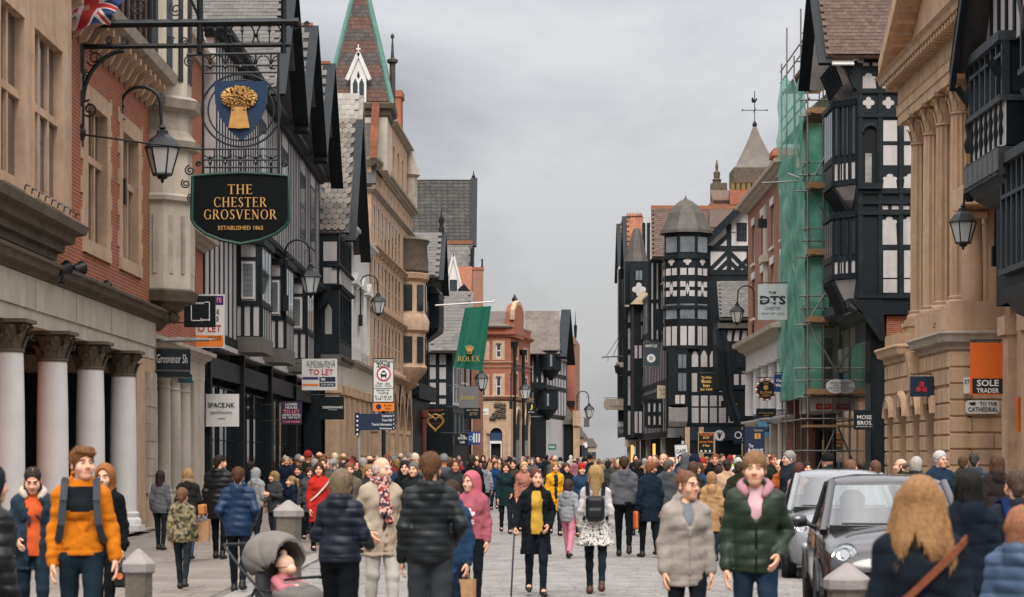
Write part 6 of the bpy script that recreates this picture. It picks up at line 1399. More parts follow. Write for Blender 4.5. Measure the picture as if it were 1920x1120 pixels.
# ------------------------------------------------------------------ right 3: black and white panelled house with stacked oriels
def panelled_house():
 root=thing('timbered_building','tall black timbered house with white quatrefoils and stacked oriels beside the scaffolding','building',(13.0,80,0))
 S=Face(root,(12.95,80),(17.0,80)); F=Face(root,(12.95,87.2),(12.95,80)); at=S.at; z=lambda py: PZ(py,80)
 S.wall(z(590),16.6,(),BLK2,thick=6); F.wall(z(590),16.6,(),BLK2,thick=.6); S.box('lower_wall',.4,S.L,.5,3,0,z(590),BLK2); S.box('brick_chimney_breast',at(1664),at(1706),.2,.6,z(645),z(592),BRK); F.box('shopfront',0,F.L,.3,.5,0,z(640),SHOP)
 for px in (1618,1636,1656,1690): S.panel([(at(px),z(124)),(at(px+11),z(124)),(at(px+11),z(118)),(at(px),z(118))])
 for a,b in ((1614,1643),(1651,1680),(1688,1716)):
  S.panel(cusp_poly(at(a),at(b),z(166),z(136))); S.panel(foil_poly(at((a+b)/2),z(193),(at(b)-at(a))*.4))
 for a,b in ((1655,1686),(1694,1722)):
  for y0,y1 in ((265,226),(310,273),(521,470),(549,524)): S.panel([(at(a+1),z(y0)),(at(b-4),z(y0)),(at(b-4),z(y1)),(at(a+1),z(y1))])
  for y0,y1 in ((353,325),(459,405)): S.panel(cusp_poly(at(a+(0 if y0<400 else -2)),at(b-4),z(y0),z(y1)))
 for px in (1652,1672,1692): S.panel([(at(px),z(393)),(at(px+13),z(393)),(at(px+13),z(386)),(at(px),z(386))])
 for py in (172,217,360,380,400,556): S.timber(0,z(py),S.L,z(py),.14,d=.09)
 for px in (1613,1650,1689): S.timber(at(px),z(560),at(px),z(130),.16,d=.07)
 # open arched loggia corner
 S.put('loggia',MB().prism(arch_poly(at(1617),at(1646),z(345),z(250)),-.02,.0),CORE); S.put('loggia_trim',MB().tube([(p[0],-.06,p[1]) for p in arch_poly(at(1617),at(1646),z(345),z(250))],.07,6),BLK); S.put('loggia_window',MB().box(at(1622),at(1634),-.04,-.02,z(345),z(288)),GLSW)
 S.timber(0,z(350),at(1652),z(350),.22,d=.22)
 # canted oriels, two storeys
 for (yt,yb,yc) in ((190,345,395),(398,520,590)):
  zt,zb,zc=PZ(yt,81),PZ(yb,81),PZ(yc,81)
  path=[(3.4,.05),(3.9,-.74),(6.05,-.74),(6.95,.05)]
  O=F.put('oriel',MB().sweep([(-.5,zb),(0,zb),(0,zt),(-.5,zt)],path),BLK2)
  for zz,ou in ((zb,.08),(zb+(zt-zb)*.28,.05),(zt-.15,.1)): F.put('rail',MB().sweep([(-.1,zz-.1),(ou,zz-.1),(ou,zz+.08),(-.1,zz+.08)],path),BLK,parent=O)
  F.put('oriel_corbel',MB().sweep([(-1.0,zc),(-.7,zc+.1),(-.35,zc+(zb-zc)*.4),(-.02,zb-.12),(-1,zb-.1)],path),PLA,parent=O)
  for j in range(9): x=3.9+j*.27; F.put('corbel_rib',MB().tube([(x,-.25,zc+.1),(x,-.42,zc+(zb-zc)*.4),(x,-.75,zb-.15)],.07,5),BLK,parent=O)
  a,b=Vector(path[-2]),Vector(path[-1]); d=(b-a); n=Vector((d.y,-d.x)).normalized()
  for i in range(3):        # near canted side: lights in front of the apron boards
   p=a+d*(.08+i*.3); q=a+d*(.08+i*.3+.24)
   for z0,z1,m in ((zb+(zt-zb)*.34,zb+(zt-zb)*.92,GLS),(zb+.12,zb+(zt-zb)*.24,PLA)):
    F.put('pane' if m is GLS else 'apron_panel',MB().add([(*(p+n*.012),z0),(*(q+n*.012),z0),(*(q+n*.012),z1),(*(p+n*.012),z1)],[(0,1,2,3)]),m,parent=O)
  for i in range(4):
   x=path[1][0]+.06+i*.53
   F.put('pane',MB().box(x,x+.44,-.755,-.74,zb+(zt-zb)*.34,zb+(zt-zb)*.92),GLS,parent=O)
  for j in range(5): p=a+d*(.03+j*.235); F.put('mullion',MB().tube([(*(p+n*.03),zb),(*(p+n*.03),zt)],.05,6),BLK,parent=O)
 F.put('coved_hood',MB().sweep([(-.6,z(165)),(-.1,z(150)),(.4,z(118)),(.45,z(112)),(-.6,z(112))],[(3.4,-.4),(6.9,-.4)]),PLA)
 for j in range(7): F.put('hood_rib',MB().tube([(6.8-j*.5,-.52,z(160)),(6.8-j*.5,-.65,z(140)),(6.8-j*.5,-.88,z(114))],.06,5),BLK)
 S.put('bracket',MB().prism([(at(1600),z(165)),(at(1613),z(175)),(at(1613),z(115)),(at(1565),z(115)),(at(1585),z(128))],-.1,.2),BLK2)
 S.put('jetty_bracket',MB().prism([(at(1650),z(640)),(at(1660),z(640)),(at(1655),z(560)),(at(1590),z(560)),(at(1620),z(590))],-.05,.3),BLK2)
 F.put('fascia',MB().sweep([(-.6,z(600)),(.25,z(575)),(.3,z(560)),(-.6,z(560))],[(0,0),(F.L,0)]),CARVE)
 # roof: tiled slope facing along the street, gable overhang to the street
 xf=11.7; e0=z(113)+.03
 rf=slope(root,(xf,79.4,e0),(19.5,79.4,e0),(19.5,82.2,e0+3.6),(xf,82.2,e0+3.6),TILEB); slope(root,(19.5,85.0,e0),(xf,85.0,e0),(xf,82.2,e0+3.6),(19.5,82.2,e0+3.6),TILEB)
 tiles(root,rf,(xf,79.35,e0+.07),(15.4,79.35,e0+.07),(xf,82.2,e0+3.67),.22,.2,TILEB,name='tile',seed=21)
 for q in (-1,1):
  MB().bar((xf-13.05,82.2+q*2.85-80,e0-.3),(xf-13.05,2.2,e0+3.45),.14,.5,up=(1,0,0)).build('bargeboard',BLK2,root)
  MB().bar((xf-12.4,82.2+q*2.7-80,e0-.3),(xf-12.4,2.2,e0+3.2),.9,.06,up=(0,-q,1)).build('soffit',WHT,root)
 F.put('gable_wall',MB().prism([(2.5,16.5),(7.5,16.5),(5.0,e0+3.1)],0,.2),PLA)
panelled_house()
# ------------------------------------------------------------------ right 4: building under repair behind scaffolding
def scaffolded():
 root=thing('shop_building','pale fronted shop building wrapped in scaffolding and green netting','building',(13.9,98,0))
 F=Face(root,(13.3,99),(13.9,87.6)); ops=[(1+i*3.6,2.8+i*3.6,a,b) for i in range(3) for a,b in ((5,7),(8,10),(11,13),(14,15.6))]
 F.wall(3.6,17.5,ops,CREAM,thick=4)
 for a,b,c,d in ops: F.window(a,b,c,d,.12,nx=2,nz=2,gm=GLSB)
 B=Face(root,(12.55,91.2),(14.2,91.2)); B.wall(3.6,16.2,[(.18,1.3,a,a+1.9) for a in (5,7.7,10.5,13.3)],WHT,thick=2,d=.1)
 for a in (5,7.7,10.5,13.3): B.window(.18,1.3,a,a+1.9,.04,nx=2,nz=2,gm=GLSW)
 S=Face(root,(13.9,87.6),(17,87.6)); S.wall(0,17.5,[(.4,1.4,8,10),(.4,1.4,11,13),(.4,1.4,5,7)],CREAM,thick=.4,d=.1)
 for zz in (5,8,11): S.window(.4,1.4,zz,zz+2,.05,gm=GLSB)
 F.wall(0,3.6,[(1,4,.4,2.9),(4.8,7.6,.4,2.9),(8.2,10.8,.4,2.9)],BLK2,thick=3)
 for a,b in ((1,4),(4.8,7.6),(8.2,10.8)): F.window(a,b,.4,2.9,.12,fm=BLK2,gm=SHOP,nx=2,nz=1); F.box('shop_light',a+.6,a+.8,.02,.08,.6,2.5,mat('yellow_post','#c9a03a',.5))
 F.box('chimney',7.5,9,1,2.4,17.5,21.5,GREYST)
 for i in range(6): F.put('chimney_pot',MB().lathe([(.16,0),(.14,.8),(.18,.9)],(7.7+i*.22,1.5,21.5),8),TILEO)
scaffolded()
def scaffold():
 steel=mat('galvanised_steel','#7d7b78',.45,.25,8,metal=.6,objvar=.2); board=mat('scaffold_board','#8a6a4c',.8,.3,6,bump=.3,objvar=.15)
 net=bpy.data.materials.new('green_netting'); net.use_nodes=True; nt=net.node_tree; n=nt.nodes; l=nt.links; n.clear(); MATS['green_netting']=net
 o=n.new('ShaderNodeOutputMaterial'); df=n.new('ShaderNodeBsdfDiffuse'); tl=n.new('ShaderNodeBsdfTranslucent'); tr=n.new('ShaderNodeBsdfTransparent')
 tc=n.new('ShaderNodeTexCoord'); tx=n.new('ShaderNodeTexNoise'); tx.inputs['Scale'].default_value=1.3; tx.inputs['Detail'].default_value=6; l.new(tc.outputs['Object'],tx.inputs['Vector']); cr=n.new('ShaderNodeValToRGB'); l.new(tx.outputs['Fac'],cr.inputs[0]); cr.color_ramp.elements[0].color=(*lin('#6cb9a2'),1); cr.color_ramp.elements[1].color=(*lin('#abdccb'),1); cr.color_ramp.elements[0].position=.35; cr.color_ramp.elements[1].position=.7
 l.new(cr.outputs[0],df.inputs[0]); l.new(cr.outputs[0],tl.inputs[0]); a=n.new('ShaderNodeMixShader'); a.inputs[0].default_value=.4; l.new(df.outputs[0],a.inputs[1]); l.new(tl.outputs[0],a.inputs[2]); b=n.new('ShaderNodeMixShader'); b.inputs[0].default_value=.3; l.new(a.outputs[0],b.inputs[1]); l.new(tr.outputs[0],b.inputs[2]); l.new(b.outputs[0],o.inputs[0])
 x0,x1,y0,y1=12.05,13.75,87.0,95.5; root=thing('scaffolding','steel tube scaffolding with timber decks and green debris netting','scaffolding',(x0,y0,0)); X=lambda x: x-x0; Y=lambda y: y-y0; g=random.Random(5)
 decks=[4.3,7.25,10.0,12.7,15.75,18.0]
 def pole(a,b,r=.036): MB().tube([a,b],r,6).build('pole',steel,root,smooth=60)
 xs=[x0,x0+.62,x1]; ys=[y0,y0+2.1,y0+4.2,y0+6.4,y1]
 for x in xs:
  for y in ys:
   if x==xs[1] and y not in (y0,y1): continue
   top={0: 20.6,1: 21.4,2: 19.8,3: 21.0,4: 20.0}[ys.index(y)] if x==x0 else 18.5; j=g.uniform(-.06,.06); pole((X(x)+j,Y(y),0),(X(x)+j*.3,Y(y),top-g.random()))
 for z in decks:
  for dz in (.0,.55,1.05):
   zz=z+dz-(.12 if dz==0 else 0); pole((X(x0)-.25-g.random()*.3,Y(y0)+.04,zz),(X(x1)+.2+g.random()*.2,Y(y0)+.04,zz+.02)); pole((X(x0)+.05,Y(y0)-.3,zz+.04),(X(x0)+.05,Y(y1)+.3+g.random()*.4,zz+.04))
  for i in range(7): w=.235; MB().box(X(x0)+.04+i*(w+.005),X(x0)+.04+i*(w+.005)+w,-.1-g.random()*.12,Y(y1),z,z+.04).build('deck_board',board,root)
  MB().box(X(x0)-.05,X(x1),-.16,-.12,z-.02,z+.22).build('toe_board',board,root)
 for i,z in enumerate(decks[:-1]):
  d=decks[i+1]-z; a,b=(X(x0),X(x1)) if i % 2 else (X(x1),X(x0)); pole((a,-.06,z),(b,-.06,z+d)); pole((X(x0)-.03,Y(y0),z),(X(x0)-.03,Y(y0+4.2),z+d))
 pole((X(x0),-.06,.3),(X(x1),-.06,4.2)); pole((X(x0)-1.5,Y(y0+3),13.3),(X(x0)+.3,Y(y0+2.2),13.3)); pole((X(x0)-.4,Y(y0+3),13.7),(X(x0)+.3,Y(y0),12.9))
 for z in (3.3,2.0): pole((X(x0)-.3,-.04,z),(X(x1)+.3,-.04,z)); pole((X(x0),-.3,z),(X(x0),Y(y1),z))
 MB().box(X(x0)-.1,X(x1)+.3,-.3,1.2,2.95,3.05).build('shelf_deck',board,root)
 def sheet(nm,p,q,z0,z1,nz=26,na=9,amp=.12,fr=0.0):
  mb=MB(); p,q=Vector(p),Vector(q); d=q-p; nn=Vector((d.y,-d.x)).normalized(); o=0
  for i in range(nz+1):
   for j in range(na+1):
    u=j/na; zz=z0+(z1-z0)*i/nz+(fr*math.sin(5*u+1) if i==nz else 0); w=amp*math.sin(2.1*zz+5*u)*math.sin(1.3*zz-9*u) ; c=p+d*u+nn*w; mb.v.append((c.x,c.y,zz))
  for i in range(nz):
   for j in range(na): mb.f.append((i*(na+1)+j,i*(na+1)+j+1,(i+1)*(na+1)+j+1,(i+1)*(na+1)+j)); mb.mi.append(0)
  mb.build(nm,net,root,smooth=180)
 sheet('netting',(X(x0)-.12,Y(y1)),(X(x0)-.12,Y(y0)),4.2,18.0,fr=.6); sheet('netting',(X(x0)+.1,Y(y0)+.35),(X(x1),Y(y0)+.35),12.9,15.2,8,6,.04);
 sheet('netting',(X(x0),Y(y0)+.3),(X(x0)+.62,Y(y0)+.3),4.4,15.4,24,3,.05);
 for z in (7.4,10.2): sheet('netting',(X(x0)+.2,Y(y0)+.5),(X(x0)+1.0,Y(y0)+.5),z,z+2.2,6,4,.05)
scaffold()
# ------------------------------------------------------------------ right 5: brown brick town house
def georgian():
 root=thing('brick_house','flat fronted brown brick town house with a stone cornice above white shop columns','house',(12.4,112,0))
 F=Face(root,(12.5,113),(12.3,95.5)); k=lambda Y: 113-Y; L=F.L
 ops=[(k(Y),k(Y-1.3),a,b) for Y in (110.8,106.4,102,97.8) for a,b in ((8.9,10.9),(11.7,13.7))]
 F.wall(7.0,14.7,ops,BRK3,thick=5)
 for a,b,c,d in ops:
  F.window(a,b,c,d,.1,nx=2,nz=2); F.put('lintel',MB().prism([(a-.1,d),(b+.1,d),(b+.25,d+.36),(a-.25,d+.36)],-.05,.05),WHT); F.box('sill',a-.1,b+.1,-.1,.1,c-.12,c,WHT)
 for a in (k(104.4),): F.put('blind_window',MB().box(a,a+1.0,-.12,0,8.9,14.0).box(a-.3,a+1.3,-.3,0,11.2,11.5),CREAM)
 F.cornice(14.6,scaled(CORN,1.8,1.4),m=CREAM); F.cornice(7.1,scaled(CORN,2.2,2),m=CREAM); F.box('frieze',0,L,-.12,.3,6.2,7.1,WHT)
 F.box('shop_back',0,L,.6,.7,0,7,CORE); F.cornice(3.3,CORN,m=WHT)
 for Y in (111.5,107.5,104,100.5,97): column(F,k(Y),3.9,5.9,.3,WHT,cap='plain',caph=.3,base=False); F.box('pilaster',k(Y)-.3,k(Y)+.3,-.2,.4,0,3.3,CREAM)
 F.box('upper_glazing',0,L,.3,.4,3.6,6.2,GLSB)
 for i,Y in enumerate((111,107,103.5,100)): F.window(k(Y),k(Y-2.6),.5,3.1,.2,fm=WHT,gm=SHOP,nx=1,nz=1);
 for Y in (110.2,102.8): F.box('shop_light',k(Y),k(Y-.9),.12,.16,.8,2.7,WARM)
 N=Face(root,(12.3,95.5),(16,95.5)); N.wall(0,14.7,(),BRK3,thick=.3)
 F.put('floodlight',MB().box(k(99.4),k(99),-.9,-.5,12.4,12.8),BLK2); F.put('chimney',MB().box(k(111),k(109.4),1,2.2,14.7,17.6).box(k(111.1),k(109.3),.9,2.3,17.2,17.5),BRK2)
georgian()
# ------------------------------------------------------------------ right 6: corner inn with the octagonal turret and its neighbours
def turret_house():
 root=thing('timbered_building','black and white timbered corner house with an octagonal lead-roofed turret and a herringbone gable','building',(10.2,124,0))
 Y0=124; z=lambda py: PZ(py,Y0); G=Face(root,(PX(1326,Y0),Y0),(PX(1440,Y0),Y0)); at=G.at
 # gable facing along the street
 zg=z(512); G.put('gable_wall',MB().prism([(0,zg),(at(1440),zg),(at(1440),z(420)),(at(1402),z(376)),(at(1322),z(462))],0,4),PLA)
 G.put('bargeboard',MB().bar((at(1312),-.3,z(466)),(at(1406),-.3,z(372)),.4,.62,up=(0,1,0)),BLK2); G.put('bargeboard',MB().bar((at(1400),-.3,z(372)),(at(1445),-.3,z(420)),.4,.62,up=(0,1,0)),BLK2)
 for py in (511,466): G.timber(0,z(py),at(1440),z(py),.3)
 for i in range(4): G.timber(at(1330+i*19),z(510),at(1330+i*19+38 if i<2 else 1400),z(510-42 if i<2 else 470),.2) if False else None
 for i in range(5): x=1328+i*17; G.timber(at(x),z(509),at(min(x+42,1366 if i<3 else 1404)),z(509-min(42,(1366 if i<3 else 1404)-x)),.22)
 for i in range(3): x=1404-i*17; G.timber(at(x),z(509),at(1368),z(509-(x-1368)*1.0),.22) if x>1369 else None
 for px in (1328,1367,1404): G.timber(at(px),z(511),at(px),z(468 if px != 1367 else 420),.26)
 G.timber(at(1340),z(464),at(1366),z(440),.24); G.window(at(1381),at(1400),z(452),z(418),-.05,fm=BLK,gm=GLS,nx=3,nz=3,split=False); G.put('panel',MB().prism([(at(1370),z(435)),(at(1380),z(435)),(at(1380),z(425))],-.07,0),PLA)
 G.wall(z(850),zg,(),BLK2,thick=3)
 # wall under the gable: white panels between posts and the arched row, seen beneath the turret
 B=Face(root,(PX(1250,122.8),122.8),(PX(1412,122.8),122.8)); zb=lambda py: PZ(py,122.8); ab=B.at
 B.wall(zb(802),zb(655),(),BLK2,thick=1.0)
 for i,x in enumerate((1297,1314,1331,1348)):
  B.panel([(ab(x),zb(688)),(ab(x+12),zb(688)),(ab(x+12),zb(668)),(ab(x+9),zb(660)),(ab(x+6),zb(657)),(ab(x+3),zb(660)),(ab(x),zb(668))])
  for y0,y1 in ((762,742),(793,765)): B.panel([(ab(x),zb(y0)),(ab(x+13),zb(y0)),(ab(x+13),zb(y1)),(ab(x),zb(y1))])
  if x in (1297,1348): B.panel([(ab(x),zb(735)),(ab(x+10),zb(735)),(ab(x+10),zb(700)),(ab(x),zb(700))])
 B.panel([(ab(1365),zb(793)),(ab(1375),zb(793)),(ab(1379),zb(765)),(ab(1367),zb(765))])
 W=Face(root,(PX(1256,121.5),121.5),(PX(1290,121.5),121.5)); W.wall(PZ(760,121.5),PZ(655,121.5),(),BLK2,thick=1.2)
 W.window(.42,.98,PZ(735,121.5),PZ(697,121.5),-.05,fm=BLK,gm=GLSB,nx=2,nz=1,fw=.05); W.window(.42,.98,PZ(692,121.5),PZ(662,121.5),-.05,fm=BLK,gm=GLSB,nx=2,nz=1,fw=.05)
 for x in (1266,1276): W.panel([(W.at(x),PZ(757,121.5)),(W.at(x+8),PZ(757,121.5)),(W.at(x+8),PZ(741,121.5)),(W.at(x),PZ(741,121.5))])
 W.put('cove',MB().sweep([(-.9,PZ(800,121.5)),(-.4,PZ(790,121.5)),(0,PZ(765,121.5)),(-.9,PZ(762,121.5))],[(0,0),(W.L,0)]),PLA)
 # octagonal turret
 tx,ty=PX(1288,123),123.9; R_=1.34; c=(tx-10.2,ty-124,0); zt=lambda py: PZ(py,122.8)
 T=MB().lathe([(R_,zt(655)),(R_,zt(432))],c,8,rot=22.5).build('turret',BLK2,root)
 for py in (655,580,486,405+30): MB().lathe([(R_,0),(R_+.1,.02),(R_+.1,.2),(R_,.24)],(c[0],c[1],zt(py)),8,rot=22.5).build('turret_band',BLK,root)
 def facet(a,poly,m,nm,r=.02):
  ca,sa=math.cos(rad(a)),math.sin(rad(a)); ap=R_*math.cos(rad(22.5))+r; mb=MB().prism(poly,-.012,.0); mb.v=[(c[0]+ca*(ap-y)-sa*x,c[1]+sa*(ap-y)+ca*x,zz) for x,y,zz in mb.v]; mb.build(nm,m,root)
 hw=R_*math.sin(rad(22.5))-.1
 for a in (180,225,270,315):
  for xs in ((-hw,-.05),(.05,hw)):
   facet(a,[(xs[0],zt(648)),(xs[1],zt(648)),(xs[1],zt(612)),(xs[0],zt(612))],PLAP,'panel'); facet(a,[(xs[0],zt(516)),(xs[1],zt(516)),(xs[1],zt(503)),(xs[0],zt(503))],PLAP,'panel')
  facet(a,[(-hw,zt(598)),(hw,zt(598)),(hw,zt(570)),(-hw,zt(570))],GLSB,'turret_window'); facet(a,[(-hw,zt(473)),(hw,zt(473)),(hw,zt(444)),(-hw,zt(444))],GLSB,'turret_window')
  facet(a,foil_poly(0,zt(490),.24),PLAP,'quatrefoil')
  for q in (-1,1):
   for w in (0,1): facet(a,[(q*.1,zt(556)+w*.02),(q*hw,zt(556)),(q*hw,zt(545)),(q*.1,zt(545))] if w else [(q*.1,zt(538)),(q*hw,zt(538)),(q*hw,zt(528)),(q*.1,zt(528))],PLAP,'panel')
  facet(a,[(0,zt(553)),(.13,zt(542)),(0,zt(530)),(-.13,zt(542))],PLAP,'panel',.025)
 MB().lathe([(R_+.28,zt(436)),(R_+.24,zt(430)),(R_-.02,zt(415)),(R_-.25,zt(398)),(R_*.6,zt(384)),(R_*.3,zt(374)),(R_*.07,zt(369)),(.0,zt(362))],c,8,rot=22.5).build('turret_roof',mat('brown_lead','#4d4741',.6,.25,2,bump=.2,streak=.3),root)
 # lean-to with the stone-slate roof and dark oriel
 y0=117.5; N=Face(root,(PX(1346,y0),y0),(PX(1408,y0),y0)); zn=lambda py: PZ(py,y0); an=N.at
 rf=slope(root,(PX(1349,y0-.5),y0-.5,zn(598)),(PX(1412,y0-.5),y0-.5,zn(598)),(PX(1412,y0+4.5),y0+4.5,zn(515)),(PX(1344,y0+4.5),y0+4.5,zn(515)),SLATE); tiles(root,rf,(PX(1349,y0-.5),y0-.55,zn(598)+.06),(PX(1411,y0-.5),y0-.55,zn(598)+.06),(PX(1347,y0+4.5),y0+4.5,zn(515)+.06),.24,.3,SLATE,seed=31)
 N.wall(zn(730),zn(600),(),BLK2,thick=3); N.box('eave',0,N.L,-.3,.1,zn(616),zn(606),LEAD)
 for x in (1362,1376,1390): N.panel([(an(x),zn(640)),(an(x+9),zn(640)),(an(x+11),zn(620)),(an(x+3),zn(620))]); N.panel([(an(x),zn(722)),(an(x+9),zn(722)),(an(x+9),zn(702)),(an(x),zn(702))])
 N.window(an(1380),an(1398),zn(690),zn(662),-.05,fm=BLK,gm=GLS,nx=3,nz=3,split=False)
 for px in (1346,1356): N.put('bracket',MB().tube([(an(px),-.05,zn(620)),(an(px+6),-.3,zn(660)),(an(px+12),-.2,zn(740)),(an(px+28),-.1,zn(790))],.16,6),BLK2)
 # ground floor shop
 Sh=Face(root,(PX(1283,122.2),122.2),(PX(1420,122.2),122.2)); Sh.box('fascia',0,Sh.L,-.1,.1,PZ(826,122),PZ(801,122),mat('navy_fascia','#17222c',.5)); Sh.box('shopfront',0,Sh.L,0,.1,0,PZ(826,122),SHOP);
 for px in (1284,1310,1390): Sh.box('pilaster',Sh.at(px),Sh.at(px+9),-.15,.1,0,PZ(801,122),BUFF)
 Sh.box('shop_light',Sh.at(1376),Sh.at(1384),-.05,-.02,.5,1.6,WARM)
 # street front running on behind the turret
 F=Face(root,(8.35,152),(9.15,126.5)); F.wall(2.9,12.3,(),PLA,thick=4); F.close_studs(0,F.L,3.1,12,26,.42,rails=(5.6,6.2,9.0,9.6),rw=.34,d=.02); F.box('shopfront',0,F.L,.8,.9,0,3,CORE)
 C1=Face(root,(PX(1222,129),129),(PX(1262,129),129)); zc=lambda py: PZ(py,129)
 slope(root,(PX(1221,128),127.6,zc(488)),(PX(1330,128),127.6,zc(488)),(PX(1330,132),132,zc(381)),(PX(1221,132),132,zc(381)),TILEB); rf=slope(root,(PX(1330,128),127.7,zc(430)),(PX(1400,128),127.7,zc(430)),(PX(1400,132),132,zc(380)),(PX(1330,132),132,zc(380)),TILEB)
 tiles(root,rf,(PX(1222,128),127.55,zc(488)+.08),(PX(1262,128),127.55,zc(488)+.08),(PX(1222,132),132,zc(381)+.08),.26,.24,TILEB,name='tile',seed=17); MB().box(PX(1221,132)-10.2,PX(1400,132)-10.2,7.9,8.2,zc(381)-.05,zc(381)+.2).build('ridge_tile',TILEO,root)
 for j,(px,a,b) in enumerate(((1226,600,560),(1236,640,600))): pass
 # white and black storeys left of the turret
 for (pa,pb,Yw,ya,yb,nn) in ((1218,1256,130,640,490,4),(1212,1262,129,800,752,5)):
  Wl=Face(root,(PX(pa,Yw),Yw),(PX(pb,Yw),Yw)); Wl.wall(PZ(ya,Yw),PZ(yb,Yw),(),PLA,thick=.6)
  for i in range(nn+1): Wl.timber(Wl.L*i/nn,PZ(ya,Yw),Wl.L*i/nn,PZ(yb,Yw),.2)
  for py in (ya,yb,(ya+yb)/2): Wl.timber(0,PZ(py,Yw),Wl.L,PZ(py,Yw),.22)
 Wl=Face(root,(PX(1222,128.8),128.8),(PX(1250,128.8),128.8)); Wl.window(.2,.75,PZ(620,129),PZ(580,129),-.08,fm=BLK,gm=GLS,nx=2,nz=2)
 Bc=Face(root,(PX(1268,120),120),(PX(1296,120),120)); Bc.box('sign_board',0,Bc.L,0,.3,PZ(800,120),PZ(764,120),WHT) if False else None
turret_house()
def far_right():
 root=thing('timbered_building','far black and white timbered house with hipped bay and orange tiled gables','building',(8.5,150,0))
 Y0=146; z=lambda py: PZ(py,Y0); F=Face(root,(8.2,165),(8.75,146)); F.wall(PZ(800,150),15,(),PLA,thick=5); F.close_studs(0,F.L,3.4,14.8,20,.42,rails=(6,9.2,12),rw=.34,d=.02)
 S=Face(root,(PX(1172,Y0),Y0),(PX(1232,Y0),Y0)); S.wall(z(820),z(572),(),PLA,thick=2); S.wall(z(572),z(490),(),BLK2,thick=2)
 for px in (1173,1188,1203,1217,1230): S.timber(S.at(px),z(820),S.at(px),z(575),.3)
 for py in (820,765,700,660,610,560): S.timber(0,z(py),S.L,z(py),.34)
 S.timber(S.at(1205),z(815),S.at(1216),z(770),.25); S.timber(S.at(1230),z(815),S.at(1218),z(770),.25)
 # two-storey bay with a hipped roof
 Y1=141.5; B=Face(root,(PX(1188,Y1),Y1),(PX(1222,Y1),Y1)); zb=lambda py: PZ(py,Y1); B.wall(zb(820),zb(572),(),BLK2,thick=4)
 for (a,b,c,d) in ((1200,1212,605,580),(1200,1212,638,608),(1202,1214,735,705),(1202,1214,762,738)): B.window(B.at(a),B.at(b),zb(c),zb(d),-.05,fm=BLK,gm=GLSB,nx=2,nz=1)
 for x in (1190,1198,1206,1213): B.panel([(B.at(x),zb(812)),(B.at(x+5.5),zb(812)),(B.at(x+5.5),zb(772)),(B.at(x),zb(772))]); B.panel([(B.at(x),zb(672)),(B.at(x+5),zb(672)),(B.at(x+5),zb(648)),(B.at(x),zb(648))])
 hp=MB(); a,b,h=PX(1181,Y1)-8.5,PX(1226,Y1)-8.5,PX(1219,Y1)-8.5; hp.add([(a,-9.2,zb(572)),(b,-9.2,zb(572)),(b,-4,zb(572)),(a,-4,zb(572)),(h-.3,-6,zb(540)),(h,-5,zb(540))],[(0,1,4),(1,2,5,4),(2,3,5),(3,0,4,5)]); hp.build('bay_roof',mat('mossy_gold_tile','#84745a',.85,.3,2,bump=.4,dirt='#7a7440',dirtamt=.6),root)
 # small lead dormer with a quatrefoil
 Y2=144.6; D=Face(root,(PX(1182,Y2),Y2),(PX(1214,Y2),Y2)); zd=lambda py: PZ(py,Y2); D.wall(zd(570),zd(496),(),BLK2,thick=2); D.panel(foil_poly(D.L/2,zd(543),.48)); D.window(.3,D.L-.3,zd(527),zd(505),-.05,fm=BLK,gm=GLSB,nx=2,nz=1)
 MB().lathe([(1.0,0),(.9,.3),(.7,1.0),(.5,1.9),(.25,2.7),(0,2.9)],(PX(1198,Y2)-8.5,-2.6,zd(497)),8,rot=22.5).build('dormer_roof',mat('brown_lead','#4d4741',.6),root)
 # tall orange tiled gables and dark barge
 for i,(pa,pb,yt,yb,Yg) in enumerate(((1174,1208,407,490,153),(1163,1180,421,500,163))):
  zt,ze=PZ(yt,Yg),PZ(yb,Yg); rf=slope(root,(PX(pa,Yg),Yg-2.6,ze),(PX(pb,Yg),Yg-2.6,ze),(PX(pb,Yg),Yg,zt),(PX(pa,Yg),Yg,zt),TILEO); tiles(root,rf,(PX(pa,Yg),Yg-2.65,ze+.07),(PX(pb,Yg),Yg-2.65,ze+.07),(PX(pa,Yg),Yg,zt+.07),.32,.26,TILEO,name='tile',seed=40+i,limit=150)
  slope(root,(PX(pb,Yg),Yg+2.8,ze),(PX(pa,Yg),Yg+2.8,ze),(PX(pa,Yg),Yg,zt),(PX(pb,Yg),Yg,zt),TILEO)
  for q in (-1,1): MB().bar((PX(pa,Yg)-8.5,Yg-150+q*3.0,ze-1.0),(PX(pa,Yg)-8.5,Yg-150,zt),.16,.6,up=(1,0,0)).build('bargeboard',BLK2,root)
  for j in range(6): MB().lathe([(.0,-.1),(.14,0),(0,.3)],(PX(pa+3+j*(pb-pa-4)/6,Yg)-8.5,Yg-150,zt+.05),6).build('crest_tile',TILEO,root)
 W=Face(root,(PX(1206,149),149),(PX(1226,149),149)); W.put('tower_slab',MB().prism([(0,10),(W.L,10),(W.L,PZ(415,149)),(W.L*.6,PZ(405,149)),(0,PZ(410,149))],0,2),PLA); [W.timber(W.L*f_,10,W.L*f_,PZ(418,149),.22) for f_ in (.05,.5,.95)]; W.panel([(.1,PZ(560,149)),(.5,PZ(560,149)),(.5,PZ(500,149)),(.1,PZ(500,149))])
 Lb=Face(root,(PX(1160,158),158),(PX(1178,158),158)); Lb.wall(PZ(800,158),PZ(500,158),(),PLA,thick=2)
 for px in (1163,1171): Lb.timber(Lb.at(px),PZ(790,158),Lb.at(px),PZ(505,158),.3)
